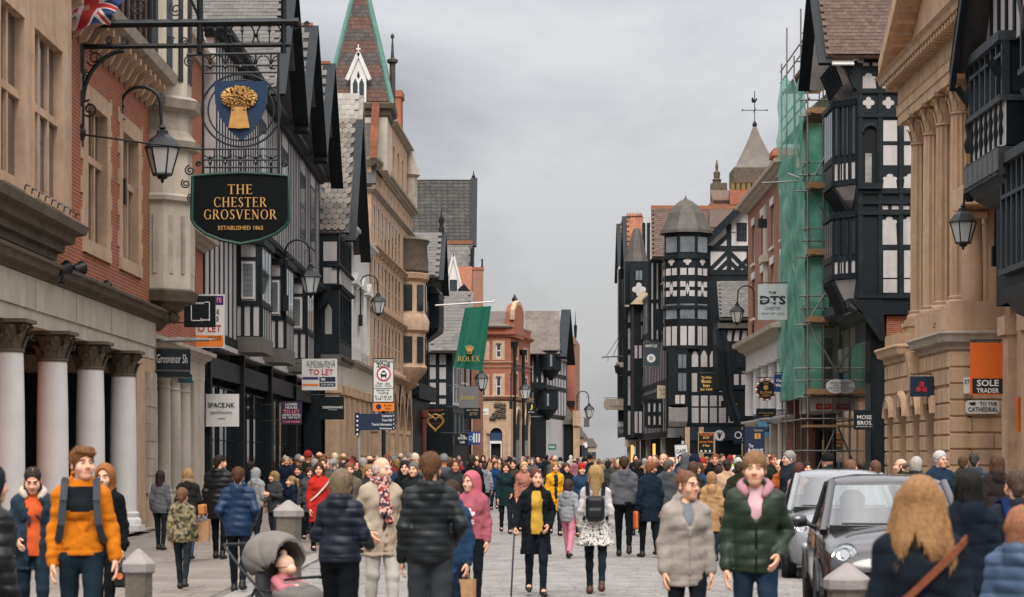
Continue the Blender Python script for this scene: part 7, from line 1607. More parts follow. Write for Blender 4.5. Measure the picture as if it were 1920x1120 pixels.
 Lb.window(Lb.at(1161),Lb.at(1168),PZ(630,158),PZ(575,158),-.08,fm=BLK,gm=GLS,nx=1,nz=2); Lb.window(Lb.at(1164),Lb.at(1176),PZ(735,158),PZ(690,158),-.08,fm=BLK,gm=GLSB,nx=2,nz=2)
 Lb.box('string_course',-.2,Lb.L,-.5,.1,PZ(690,158),PZ(680,158),GREYST); Lb.box('bay',-.1,Lb.L,-1.2,0,PZ(770,158),PZ(690,158),BLK2); Lb.put('shop_sign',MB().box(Lb.at(1170),Lb.at(1190),-1.5,-1.3,PZ(838,158),PZ(795,158)),CREAM)
 for px,Yp in ((1176,157),(1192,148),(1212,141),(1240,130)): MB().box(PX(px,Yp)-8.5,PX(px+8,Yp)-8.5,Yp-150,Yp-149.4,0,3).build('pillar',CREAM,root)
 for px,Yp in ((1183,152),(1224,136)): MB().box(PX(px,Yp)-8.5,PX(px+5,Yp)-8.5,Yp-150,Yp-149.9,.8,2.6).build('shop_light',WARM,root)
 # church-like tower far behind
 root=thing('tower','distant stone tower with a concave pyramid roof and weathervane above the brick roofs','tower',(PX(1415,262),262,0)); z=lambda py: PZ(py,262); w=2.85; r2=2**.5
 MB().box(-w*.8,w*.8,-w*.8,w*.8,0,z(318)).build('tower_wall',DARKST,root); MB().lathe([(w*r2*.98,z(322)),(w*r2*.72,z(305)),(w*r2*.44,z(280)),(w*r2*.2,z(255)),(w*r2*.07,z(238))],(0,0,0),4,rot=45).build('tower_roof',mat('grey_stone_tile','#6d665e',.85,.25,.6,bump=.4,bscale=4,dirt='#4d4a42',dirtamt=.4),root)
 MB().lathe([(0,0),(.26,.1),(.3,.35),(.2,.6),(.05,.8),(.05,4.4),(0,4.5)],(0,0,z(239)),8).build('vane_rod',BLK2,root)
 for a,b in (((-1.5,0,z(207)),(1.5,0,z(207))),((0,-1.5,z(207)),(0,1.5,z(207)))): MB().tube([a,b],.05,5).build('vane_arm',BLK2,root)
 for s_ in (-1.5,1.5): MB().lathe([(0,0),(.14,.14),(0,.28)],(s_,0,z(209)),6).build('vane_letter',BLK2,root)
 MB().prism([(-.35,z(193)),(.1,z(193)),(.35,z(186)),(.15,z(184)),(.05,z(189)),(-.3,z(182)),(-.4,z(187))],-.04,.04).build('weathercock',BLK2,root)
 MB().box(-w,w,-w,w,z(350),z(320)).build('tower_parapet',DARKST,root); MB().lathe([(.5,0),(.5,2.0),(.62,2.1),(.35,2.3),(.42,3.0),(.15,3.3),(.2,3.8),(.04,4.6)],(PX(1344,262)-root.location.x,0,z(370)),8).build('turret',DARKST,root)
 MB().box(PX(1333,262)-root.location.x,PX(1362,262)-root.location.x,-1,1,0,z(345)).build('turret_base',DARKST,root)
 root=thing('brick_house','brown brick house roofs with chimneys rising behind the herringbone gable','house',(PX(1370,150),150,0)); z=lambda py: PZ(py,150); ox=root.location.x
 MB().box(PX(1338,150)-ox,PX(1440,150)-ox,0,6,0,z(372)).build('wall',BRK3,root); slope(root,(PX(1336,150),149.8,z(376)),(PX(1440,150),149.8,z(376)),(PX(1440,150),152,z(350)),(PX(1336,150),152,z(350)),TILEB); MB().box(PX(1368,150)-ox,PX(1420,150)-ox,-.4,.5,z(385),z(358)).build('chimney',BRK2,root)
 for i in range(5): MB().lathe([(.18,0),(.16,.5),(.2,.6)],(PX(1374+i*10,150)-ox,.1,z(358)),8).build('chimney_pot',mat('buff_pot','#75613c',.8),root)
far_right()
# ------------------------------------------------------------------ signs
GOLD=mat('gold_leaf','#c79a5a',.4,.15,8,metal=.35,spec=.5); SIGNW=mat('sign_white','#cfcdc9',.5,.04); INK=mat('sign_black','#14181b',.5,.05); REDI=mat('sign_red','#b3262e',.5,.03); ORI=mat('sign_orange','#e07a28',.5,.03); NAVY=mat('sign_navy','#17263f',.5,.05); GREYI=mat('sign_grey','#5c6164',.5,.05); LW=mat('lettering_white','#dcdad6',.5,0); CRM=mat('sign_cream','#b9a98e',.6,.06)
DKG=mat('sign_dark','#0f1a1e',.35,.08)
class Sign:
 """board facing along the street, laid out in the measures of the photograph; hung from the wall at wx if given"""
 def __init__(s,name,label,cat,x0,x1,y0,y1,Y,m,wx=None,group=None,t=.05,poly=None,border=None,rod=True):
  s.Y=Y; s.k=Y/FPX; s.x0,s.y1=x0,y1; w,h=(x1-x0)*s.k,(y1-y0)*s.k; s.w,s.h=w,h
  s.o=thing(name,label,cat,((x0+x1)/2*s.k-960*s.k,Y,PZ(y1,Y)),0,group); s.cx=(x0+x1)/2
  if poly: MB().prism([s.l(*p) for p in poly],0,t).build('board',m,s.o)
  else: MB().box(-w/2,w/2,0,t,0,h).build('board',m,s.o)
  if border:
   b=.03 if w>.6 else .02; MB().box(-w/2,w/2,-.012,0,0,b).box(-w/2,w/2,-.012,0,h-b,h).box(-w/2,-w/2+b,-.012,0,b,h-b).box(w/2-b,w/2,-.012,0,b,h-b).build('border',border,s.o)
  if wx is not None:
   lx=wx-s.o.location.x; e=w/2*(1 if lx<0 else -1)
   if rod: MB().tube([(lx,.02,h+.07),(e,.02,h+.07)],.022,6).build('bracket',IRON,s.o); [MB().tube([(q*w*.36,.02,h),(q*w*.36,.02,h+.07)],.01,5).build('hanger',IRON,s.o) for q in (-1,1)]
   else: [MB().tube([(lx,.02,zz),(math.copysign(w/2,lx),.02,zz)],.02,6).build('bracket',IRON,s.o) for zz in (h*.15,h*.85)]
 def l(s,px,py): return ((px-s.cx)*s.k,(s.y1-py)*s.k)
 def t(s,txt,px,py,w,h,m,bold=0.0,d=.014): x,z=s.l(px,py); return text(txt,s.o,x,-d,z,w*s.k,h*s.k,m,bold)
 def r(s,a,b,c,d,m,name='sign_panel',p=.008): (x0,z1),(x1,z0)=s.l(a,c),s.l(b,d); return MB().box(x0,x1,-p,.001,z0,z1).build(name,m,s.o)
 def disc(s,px,py,r,m,name='disc',r0=0,d=.01):
  x,z=s.l(px,py); n=24; mb=MB()
  out=[(x+r*s.k*math.cos(2*math.pi*i/n),z+r*s.k*math.sin(2*math.pi*i/n)) for i in range(n)]
  if r0:
   inn=[(x+r0*s.k*math.cos(2*math.pi*i/n),z+r0*s.k*math.sin(2*math.pi*i/n)) for i in range(n)]
   mb.add([(a,-d,b) for a,b in out]+[(a,-d,b) for a,b in inn],[(i,(i+1) % n,n+(i+1) % n,n+i) for i in range(n)])
  else: mb.prism(out,-d,0)
  return mb.build(name,m,s.o)
def signs():
 # left row
 s=Sign('letting_board','white to let board with purple and orange bands half hidden behind a dark square sign','sign',346,421,552,652,60,SIGNW,-8.9,rod=False); s.r(350,419,555,572,mat('sign_purple','#3b2c63',.5)); s.t('re',411,563,9,10,mat('sign_pink','#e07a8a',.5),.02); s.t('E',409,585,5,9,INK); s.t('S',408,598,5,9,INK); s.t('TO LET',388,616,54,13,REDI,.01); s.r(356,419,629,650,ORI); s.t('345600',402,634,26,9,INK)
 s=Sign('shop_sign','square black sign with a thin white square outline and small lettering','sign',345,404,555,614,56,DKG,-8.9,rod=False);
 for a,b,c,d in ((358,359.5,566,602),(392,393.5,566,602),(384,393.5,566,567.5),(358,376,600.5,602)): s.r(a,b,c,d,LW,'outline')
 s.t('Fitness',371,568,24,5,LW,.02); s.t('Space',384,600,17,6,LW,.02)
 # curved glass name band under a glazed canopy
 c=thing('canopy','curved dark glass name band under a small glass canopy beside the hotel pier','canopy',(-8.5,52.6,0)); mb=MB(); lab=MB(); n=10; pts=[(PX(293+60*i/n,52)+8.5,-.6+.35*(i/n)**2*1.0) for i in range(n+1)]
 z=lambda py: PZ(py,52)
 def band(y0,y1,m,nm,off=0,a=0,b=n): q=MB(); o=[(p[0],p[1]-off) for p in pts[a:b+1]]; q.add([(x,y,z(y1)) for x,y in o]+[(x,y,z(y0)) for x,y in o],[(i,i+1,len(o)+i+1,len(o)+i) for i in range(len(o)-1)]); q.build(nm,m,c)
 band(654,708,DKG,'glass_band'); band(693,696.5,LEAD,'steel_rail',.02); band(652,655,LEAD,'steel_rail',.02); band(707,709,LEAD,'steel_rail',.02)
 text('Grosvenor Sh',c,(PX(323,52)+8.5),-.64,z(673),57*52/FPX,17*52/FPX,LW,.01).rotation_euler=(0,0,rad(14)); band(700,717,mat('teal_glass','#1f4a4c',.2),'inner_band',-.3,6,10)
 MB().add([(PX(294,52)+8.5,-.7,z(640)),(PX(384,52)+8.5,.2,z(634)),(PX(384,52)+8.5,1.6,z(626)),(PX(300,52)+8.5,1.6,z(622))],[(0,1,2,3)]).build('glass_canopy',mat('frosted_glass','#9fb0ab',.15,.1,spec=.6),c); MB().tube([(PX(294,52)+8.5,-.7,z(641)),(PX(384,52)+8.5,.2,z(635))],.03,6).build('canopy_rail',LEAD,c)
 s=Sign('shop_sign','square white apothecary shop sign with black lettering','sign',386,448,739,800,61.62,SIGNW,-8.9,rod=False); s.t('SPACE.NK',415,760,50,9,INK,.015); s.t('apothecary',415,774,41,8,GREYI); s.t('LONDON',415,785,14,2.6,INK)
 s=Sign('letting_board','purple to let board with pink and white lettering','sign',527,566,753,796,74,mat('sign_plum','#33243f',.5),-8.7,rod=False)
 for t_,y,w,h,m in (('LOWER',758.5,22,4.5,LW),('HOUSE',764.5,22,4.5,LW),('TO LET',772,30,7,mat('sign_pink','#e07a8a',.5)),('OFFICE SUITES',778.5,34,4,LW),('500 - 5000 SQ FT',783.5,34,4,LW),('01244 345600',791,32,4,mat('sign_pink','#e07a8a',.5))): s.t(t_,546.5,y,w,h,m,.01)
 s=Sign('letting_board','white retail to let board with red lettering and small navy panel','sign',566,632,673,732,83,SIGNW,-8.6,rod=False); s.t('K RETAIL SPACE',602,680,52,7,GREYI); s.t('TO 35,000 SQ FT',602,687,54,7,GREYI); s.t('TO LET',602,698,46,11,REDI,.01); s.r(567,597,707,712,mat('sign_purple','#3b2c63',.5)); s.r(567,597,720,724,ORI); s.r(599,629,707,716,NAVY); s.r(599,629,718,725,NAVY); s.t('let',606,711,8,6,LW,.02); s.t('01244 304 040',614,721.5,24,4,LW)
 s=Sign('shop_sign','black department store sign with fine white lettering on a rail','sign',600,645,744,787,86,DKG,-8.3); s.t('DEBENHAMS',624,764,38,4.4,LW,.02); s.t('ESTABLISHED',624,768.5,16,2,LW)
 z=lambda py: PZ(py,104); o=thing('shop_lettering','carved name letters on the pale stone shopfront fascia','lettering',(-7.4,104.0,0)); text('BROWNS',o,.12,1.6,z(672),3.2,.5,GREYST,.02).rotation_euler=(0,0,rad(88))
 # pedestrian zone plate on its black post
 s=Sign('road_sign','tall white pedestrian zone plate with red ring and orange panel on black post','road sign',699,739,672,755,75,SIGNW,border=INK); s.t('PEDESTRIAN',719,678,35,5,INK,.01); s.t('ZONE',719,685,25,7.5,INK,.02); s.disc(719.5,701.5,13.5,REDI,'ring',11,.014); s.disc(719.5,701.5,10.9,LW,'ring_field',0,.009)
 x,z0=s.l(719.5,701.5); q=s.k; MB().prism([(x-5*q,z0-5*q),(x+5*q,z0-5*q),(x+6*q,z0),(x+4*q,z0+3*q),(x+2*q,z0+6*q),(x-2*q,z0+6*q),(x-4*q,z0+3*q),(x-6*q,z0)],-.016,-.009).box(x-5*q,x-3*q,-.016,-.009,z0-8*q,z0-5*q).box(x+3*q,x+5*q,-.016,-.009,z0-8*q,z0-5*q).build('vehicle_symbol',INK,s.o); MB().box(x-3.5*q,x+3.5*q,-.019,-.016,z0-.6*q,z0+2.4*q).build('symbol_window',LW,s.o)
 for t_,y,w in (('Mon - Sat',719,24),('8 am - 6 pm',724,30),('Except for',732,26),('loading',737,19),('8 - 10.30 am',743.5,31),('4.30 - 6 pm',748.5,30)): s.t(t_,719,y,w,4,INK)
 s.r(699.5,738.5,728,728.8,INK,'divider'); MB().box(-s.w/2,s.w/2,0,.05,-16*q,-.5*q).build('orange_plate',ORI,s.o); s.disc(710,763,5,NAVY,'blue_disc'); s.t('At any',727,760.5,15,4,INK); s.t('time',727,766,10,4,INK)
 MB().tube([(0,.1,s.h),(0,.1,-s.o.location.z)],.075,10).lathe([(.13,0),(.13,.9),(.075,1.0)],(0,.1,-s.o.location.z),10).build('post',IRON,s.o,smooth=50)
 # fingerpost
 s=Sign('fingerpost','navy blue fingerpost with four white destination names','signpost',674,740,776,807,69,NAVY); q=s.k
 for t_,y,w in (('Cathedral',780,19),('Town Hall',788,19),('Tourist Information',796,38),('Storyhouse',804,23)): s.t(t_,738-w/2-3,y,w,4.6,LW,.01)
 for i in range(4): MB().prism([(s.w/2,(31-7.75*i)*q),(s.w/2,(24-7.75*i)*q),(s.w/2+4*q,(27.5-7.75*i)*q)][::-1],.005,.045).build('finger_tip',NAVY,s.o); MB().box(s.w/2-2.4*q,s.w/2-1*q,-.012,0,(26-7.75*i)*q,(29-7.75*i)*q).build('finger_symbol',LW,s.o)
 MB().box(-s.w/2-9*q,-s.w/2,0,.05,-9*q,s.h+2*q).build('finger_end',NAVY,s.o); [s.disc(670,781+8.4*i,1.8,LW,'end_symbol') for i in range(5)]
 MB().tube([(-s.w/2-1.5*q,.1,s.h),(-s.w/2-1.5*q,.1,-s.o.location.z)],.06,8).build('post',mat('pale_post','#8f8c88',.5),s.o)
 # far left cluster
 s=Sign('jewellers_sign','black hanging sign with a gold heart outline and scrolls','sign',801,840,771,812,146,DKG,-5.2); hp=lambda k_: [s.l(816.5+k_*16*math.sin(t)**3,793-k_*(13*math.cos(t)-5*math.cos(2*t)-2*math.cos(3*t)-math.cos(4*t))) for t in np.linspace(0,2*math.pi,30)]
 for k_ in (1.0,.84): MB().tube([(x,-.03,z) for x,z in hp(k_)],.035,5).build('heart_outline',GOLD,s.o)
 MB().tube([(*(lambda p: (p[0],-.03,p[1]))(s.l(x,y)),) for x,y in ((802,776),(808,780),(816,777),(825,780),(833,776))],.05,5).build('scroll',GOLD,s.o); s.t('COOKSHOP',817,769,30,4.5,mat('sign_rust','#8a4a3a',.6),.02); s.t("Brown's of Chester",817,794,22,2.5,mat('sign_rust','#8a4a3a',.6))
 s=Sign('shop_sign','grey square sign with yellow lettering beneath the green flag','sign',861,897,725,765,140,mat('sign_midgrey','#6a6c6d',.6,.05),-4.4); s.t('hotter',878,745,27,10,mat('sign_mustard','#a89a35',.5),.01)
 s=Sign('shop_sign','black sign with small cream lettering under the grey square sign','sign',870,901,765,786,143,DKG,-4.4); s.t('Jack Wills',886,769.5,22,4,CRM,.01); s.t('SUPPLIES',888,774.5,14,2.4,CRM); s.t('EST 1999',887,778,14,2.2,CRM)
 s=Sign('shop_sign','small black sign with three lines of white lettering below the heart sign','sign',853,877,814,836,139,DKG,-4.6)
 for t_,y,w in (('Three',817,9),('SHOES',822,17),('Lab',829,9)): s.t(t_,867,y,w,4.4,LW,.02)
 s=Sign('bank_sign','blue and white striped banner sign in the shadowed doorway','sign',878,901,810,834,150,mat('sign_blue','#24407a',.5),-3.6); [s.r(887+5*i,890+5*i,813,830,LW,'stripe') for i in range(3)]; s.disc(883,822,4.2,mat('sign_pale_blue','#9fc0d8',.5),'ring',2.6)
 s=Sign('shop_sign','small black sign with a yellow letter on the red brick corner','sign',987,1004,756,777,189,DKG,1.0); s.t('J',996,764,5,10,mat('sign_yellow','#d8c24a',.5),.02); s.t('Jones',996,773,11,3,LW)
 s=Sign('shop_sign','small white notice by the carved stone panel','sign',903,916,766,778,184,SIGNW); s.t('hair',909,773,8,3,INK)
 s=Sign('pub_sign','green oval sign low on the dark timbered shop at the street end','sign',1028,1043,833,844,198,mat('sign_green','#2a6a58',.5)); s.t('NERO',1035,838.5,11,4,LW,.02)
 s=Sign('shop_sign','grey hanging board at the far end below the street lamp','sign',1095,1105,784,801,222,LEAD,6.6)
 # the flag on its slanting pole
 f=thing('flag','green hanging flag with a gold crown and lettering on a white pole','flag',(PX(820,121),121,PZ(574,121))); L=lambda px,py,dy=0: ((px-820)*121/FPX,dy,(574-py)*121/FPX)
 MB().tube([L(816,573),L(926,566)],.045,8).lathe([(0,0),(.07,.06),(0,.14)],L(926,566),8).build('flagpole',WHT,f,smooth=60)
 g=MB(); nu,nv=16,22
 for j in range(nv+1):
  for i in range(nu+1):
   u,v=i/nu,j/nv; a=Vector(L(872+49*u,577-3*u)); b=Vector(L(850+55*u,689+7*u)); p=a.lerp(b,v); g.v.append((p.x,.1*math.sin(9*u+2.5*v)*(.3+.7*v)+.05*math.sin(17*u),p.z))
 for j in range(nv):
  for i in range(nu): q=j*(nu+1)+i; g.f.append((q,q+nu+1,q+nu+2,q+1)); g.mi.append(0)
 g.build('flag_cloth',mat('green_flag','#0d5a48',.75,.1,3,bump=.2,bscale=12),f,smooth=180)
 o=roman('ROLEX',f,L(879,0)[0],-.2,L(0,673)[2],42*121/FPX,10*121/FPX,GOLD,.08);
 cr=MB()
 for i in range(5):
  a=(i-2)*.3; b=L(880.5,663); t_=(b[0]+math.sin(a)*.36,-.2,b[2]+math.cos(a)*.42); cr.bar((b[0]+math.sin(a)*.1,-.2,b[2]),t_,.07,.02,up=(0,1,0)); cr.lathe([(0,-.05),(.05,0),(0,.05)],t_,6)
 cr.lathe([(0,-.04),(.17,0),(0,.04)],(L(880.5,664)[0],-.2,L(0,664)[2]),10); cr.build('crown_emblem',GOLD,f)
 # right row
 s=Sign('banner','pale grey square banner with broken black capital letters beside the scaffolding','banner',1421,1476,533,600,92,mat('banner_grey','#a9adad',.7,.12,3,streak=.1),12.4); s.t('THE',1448,549,14,5,INK,.02); s.t('DTS',1449,563,48,16,INK,.03); s.r(1424,1440,561,563,mat('banner_grey','#a9adad'),'gap',.03); s.r(1443,1456,565,567,mat('banner_grey','#a9adad'),'gap',.03); s.t('CHESTER',1449,578,30,6,GREYI); s.t('SHOP  EAT  STAY',1449,588,42,3,GREYI)
 s=Sign('shop_sign','navy blue phone shop sign with two lines of white lettering','sign',1452,1490,702,735,94,mat('sign_royal','#16366b',.45,.05),12.3); s.t('Carphone',1472,714,33,7,LW,.03); s.t('Warehouse',1471,722.5,35,6,LW,.03)
 s=Sign('pub_sign','ornate round black pub sign with a red and white rope border','sign',1417,1455,711,750,98,DKG,12.4,poly=[(1436+17*math.cos(a),731+19*math.sin(a)*(1 if a>0 else .9)) for a in np.linspace(math.pi,-math.pi,20)[:-1]])
 for i in range(22): a=2*math.pi*i/22; x,z=s.l(1436+18*math.cos(a),731+19.5*math.sin(a)); MB().lathe([(0,-.06),(.065,0),(0,.06)],(x,-.02,z),6).build('rope_bead',(REDI,LW)[i % 2],s.o)
 s.t('THE',1436,719,10,4,GOLD); s.disc(1436,727,4.5,GOLD,'emblem'); s.t('SUSHI',1436,736,22,5,GOLD,.01); s.t('GREEN',1436,742,15,4,GOLD)
 s=Sign('shop_sign','long low black board with gold lettering and shaped ends under the ornate pub sign','sign',1418,1455,766,783,98,DKG,12.4,rod=False); s.t('A Taste of Italy',1437,775,28,4,GOLD,.01); s.t('open',1437,780,10,2.5,GOLD)
 s=Sign('shop_sign','light blue square cafe sign above the navy banner','sign',1422,1452,791,818,101,mat('sign_skyblue','#4f8fb0',.5),12.4); s.t('CAFE',1440,797,12,3.5,LW); s.t('NERO',1440,806,20,8,NAVY,.03)
 s=Sign('banner','tall navy banner with a gold emblem and serif lettering','banner',1396,1434,800,876,84,NAVY); s.t('Chester',1422,807,17,4,CRM); s.r(1415,1426,813,823,GOLD,'emblem'); s.r(1420,1421.5,814,822,NAVY,'emblem_gap',.012); s.t('The',1408,836,9,7,LW); s.t('ROWS',1417,846,28,9,LW,.01); MB().tube([(-s.w/2-.03,0,s.h+.1),(-s.w/2-.03,0,-s.o.location.z)],.035,8).build('post',IRON,s.o)
 s=Sign('letting_board','white to let board with navy strip and yellow band behind the scaffold poles','sign',1476,1562,744,790,97,SIGNW,12.6,rod=False); s.r(1477,1512,747,757,mat('sign_purple','#3b2c63',.5)); s.t('BCRE',1488,752,14,5,LW); s.t('TO LET',1508,767,54,11,mat('sign_orange_red','#d5562e',.5),.02); s.r(1477,1535,776,788,mat('sign_amber','#d9a32c',.5)); s.t('01244 408200',1502,782,40,6,INK)
 s=Sign('letting_board','white letting board with red bands on the scaffold','sign',1520,1560,748,771,88,SIGNW); s.r(1530,1559,757,768,REDI); s.t('AGENT',1545,762,22,5,LW)
 s=Sign('shop_sign','white oval sign with small dark lettering on the scaffold deck','sign',1549,1586,711,738,86,SIGNW,poly=[(1567.5+18.5*math.cos(a),724.5+13.5*math.sin(a)) for a in np.linspace(math.pi,-math.pi,28)[:-1]]); [s.t(t_,1567,y,w,3,GREYI) for t_,y,w in (('SCAFFOLD',718,22),('HIRE',723,10),('SAFE ACCESS',728,28),('01244',733,12))]
 s=Sign('shop_sign','square black tailor sign with white capital letters','sign',1601,1641,769,806,79.2,DKG,12.9,rod=False); s.t('MOSS',1620.5,782.5,27,7.5,LW,.01); s.t('BROS.',1621.5,793,28,7.5,LW,.01); s.t('ESTABLISHED 1851',1620,800,30,2,LW)
 s=Sign('bank_sign','navy square bank sign with a red emblem of three joined shapes','sign',1707,1752,706,744,62,NAVY,12.2)
 for i in range(3):
  a0=rad(90+120*i); cx,cy=1728+6.4*math.cos(a0),727-6.4*math.sin(a0); x,z=s.l(cx,cy); q=4.8*s.k; pts=[]
  for j in range(6): a=a0+rad(30+60*j); pts.append((x+q*1.12*math.cos(a),z+q*1.12*math.sin(a)))
  MB().prism(pts,-.016-.001*i,0).build('emblem',REDI,s.o); a=a0+rad(62); MB().bar((x,-.02,z),(x+q*math.cos(a),-.02,z+q*math.sin(a)),.022,.008,up=(0,1,0)).build('emblem_line',NAVY,s.o)
 s=Sign('shop_sign','orange square sign over black panel with white shoe shop lettering','sign',1819,1883,643,741,57.5,mat('orange_sign','#d3611f',.5,.04),13.4); s.r(1823,1880,710,738,INK); s.t('SOLE',1852,718.5,41,12,LW,.02); s.t('TRADER',1852,732.5,42,8.5,LW,.02)
 s=Sign('street_sign','white cast plate with black lettering and pointing hand on the stone wall','street sign',1811,1874,751,776,59.8,SIGNW,poly=[(1815,751),(1811,755),(1811,772),(1815,776),(1870,776),(1874,772),(1874,755),(1870,751)][::-1]); s.t('TO THE',1853,757.5,32,7,INK,.01); s.t('CATHEDRAL',1843,768,56,8.5,INK,.01); x,z=s.l(1823,757); q=s.k; MB().prism([(x-6*q,z),(x-1*q,z-3*q),(x+6*q,z-3*q),(x+6*q,z+3*q),(x,z+2.5*q),(x-6*q,z+1.4*q)],-.014,0).build('pointing_hand',INK,s.o)
 s=Sign('street_sign','narrow white street name plate beside the orange sign','street sign',1807,1822,708,738,59.7,SIGNW); s.t('ST.',1814,716,11,8,INK,.01)
 s=Sign('window_banner','crumpled white banner with grey letters hung under the bank balcony','banner',1717,1752,638,672,65,mat('banner_white','#b9b7b4',.8,.15,4),poly=[(1719,645),(1717,670),(1745,672),(1752,640)]); s.t('NWB',1733,660,20,14,mat('sign_mauve','#8a7f9a',.6)); MB().tube([s.l(1700,652) and (s.l(1700,652)[0],0,s.l(1700,652)[1]),(s.l(1760,649)[0],0,s.l(1760,649)[1])],.03,6).build('rail',IRON,s.o)
 # far right cluster
 s=Sign('pub_sign','dark grey hanging sign with a white round emblem before the bay','sign',1206,1236,642,688,128,mat('sign_slate','#39434a',.5),9.1,border=GREYI); s.t('WHITTLES',1221,649,22,5,LW,.02); s.disc(1221,672,8,LW,'emblem'); [s.r(1218+2*i,1219+2*i,668,676,INK,'emblem_leaf',.016) for i in range(3)]
 s=Sign('shop_sign','cream board with brown lettering on the timbered wall left of the turret','sign',1232,1258,723,747,125,CRM,9.2); s.t('The Row',1244,731,18,5,GREYI); s.t('CHESTER',1245,739,15,3,GREYI)
 s=Sign('pub_sign','black square inn sign with yellow blackletter words on the timbered wall','sign',1311,1339,702,734,119,INK,11.4,border=BLK); [s.t(t_,1324.5,y,w,h,mat('sign_lit_yellow','#e2b65a',.5),.03) for t_,y,w,h in (('Ye Olde',708,19,4.5),('Boot',715,18,6.5),('Inn',723,12,6),('Est 1643',730.5,22,4))]
 s=Sign('pub_sign','thin black board with yellow inn name below the dark bracket','sign',1352,1385,752,763,118.5,INK,12); s.t('Boot Inn',1371,757.5,22,5,mat('sign_lit_yellow','#e2b65a',.5),.03)
 s=Sign('shop_emblem','round white emblem with dark leaf strokes on the navy fascia','sign',1340,1358,806,828,121.5,NAVY); s.disc(1349,816.5,10,LW,'emblem'); [MB().bar((s.l(1349,822)[0],-.014,s.l(1349,822)[1]),(s.l(1349+(i-1)*4,811)[0],-.014,s.l(1349,811)[1]),.06,.01,up=(0,1,0)).build('emblem_leaf',INK,s.o) for i in range(3)]
 s=Sign('shop_sign','navy phone shop board with a white ring and small figure','sign',1376,1396,806,832,119,NAVY); s.disc(1384,816,7,LW,'ring',4.6,.014); s.t('2',1393,824,4,6,LW,.02)
 s=Sign('shop_sign','tall dark board with orange and yellow lettering above round white dots','sign',1309,1339,811,850,109,INK,border=CRM); [s.t(t_,1324,y,w,4.6,(ORI,mat('sign_lit_yellow','#e2b65a',.5))[i % 2],.02) for i,(t_,y,w) in enumerate((('THE LEATHER',815,25),('SHOP',821,12),('Jackets Belts',829,25),('& Bags',836,13)))]; [s.disc(1315+8*i,846,2,LW,'dot') for i in range(3)]; MB().tube([(s.w/2+.02,.03,s.h),(s.w/2+.02,.03,-s.o.location.z)],.04,6).build('post',CRM,s.o)
 s=Sign('cafe_sign','white tilted cafe placard with a pink arrow held above the crowd','placard',1267,1292,833,874,75,SIGNW,border=GREYI); s.t('CAFE',1279,846,18,7,INK,.01); s.r(1270,1285,855,859,REDI,'arrow_shaft'); x,z=s.l(1285,857); q=s.k; MB().prism([(x,z-4*q),(x+5*q,z),(x,z+4*q)],-.01,0).build('arrow_head',REDI,s.o); s.t('This Way',1277,857,12,2.4,LW,d=.018); s.t('UPSTAIRS',1279,866,14,3,GREYI); s.o.rotation_euler=(0,rad(-4),0); MB().tube([(0,.06,0),(0,.06,-s.o.location.z+.02)],.025,6).build('pole',CRM,s.o)
 s=Sign('hanging_sign','rounded beige board hanging over the street from an iron bar','sign',1132,1181,748,769,150,mat('sign_beige','#94897a',.6,.1),8.6,poly=[(1136,748),(1132,753),(1132,764),(1136,769),(1177,769),(1181,764),(1181,753),(1177,748)][::-1]); s.t('The Boathouse',1157,762,26,3,GREYI); s.disc(1157,755,2.5,CRM,'emblem')
 o=thing('street_ornament','thin iron cross-bar arm with wires reaching over the street high on the right','bracket',(8.5,152,0)); X=lambda px: PX(px,152)-8.5; z=lambda py: PZ(py,152)
 MB().tube([(X(1128),0,z(670)),(X(1175),0,z(668))],.05,6).build('arm',IRON,o); [MB().tube([(X(a),0,z(c)),(X(b),0,z(d))],.02,5).build('wire',IRON,o) for a,c,b,d in ((1137,668,1168,620),(1150,668,1166,625),(1140,669,1140,678),(1158,668,1158,676))]
 o=thing('wall_lantern','small black lantern on a bent arm against the sky on the right','lantern',(8.6,156,0)); X=lambda px: PX(px,156)-8.6; z=lambda py: PZ(py,156); MB().tube([(X(1170),0,z(704)),(X(1158),0,z(705)),(X(1157),0,z(698))],.04,5).build('arm',IRON,o); MB().lathe([(.12,0),(.2,.5),(.25,.52),(.05,.66)],(X(1157),0,z(700)),6).build('lantern',IRON,o)
signs()
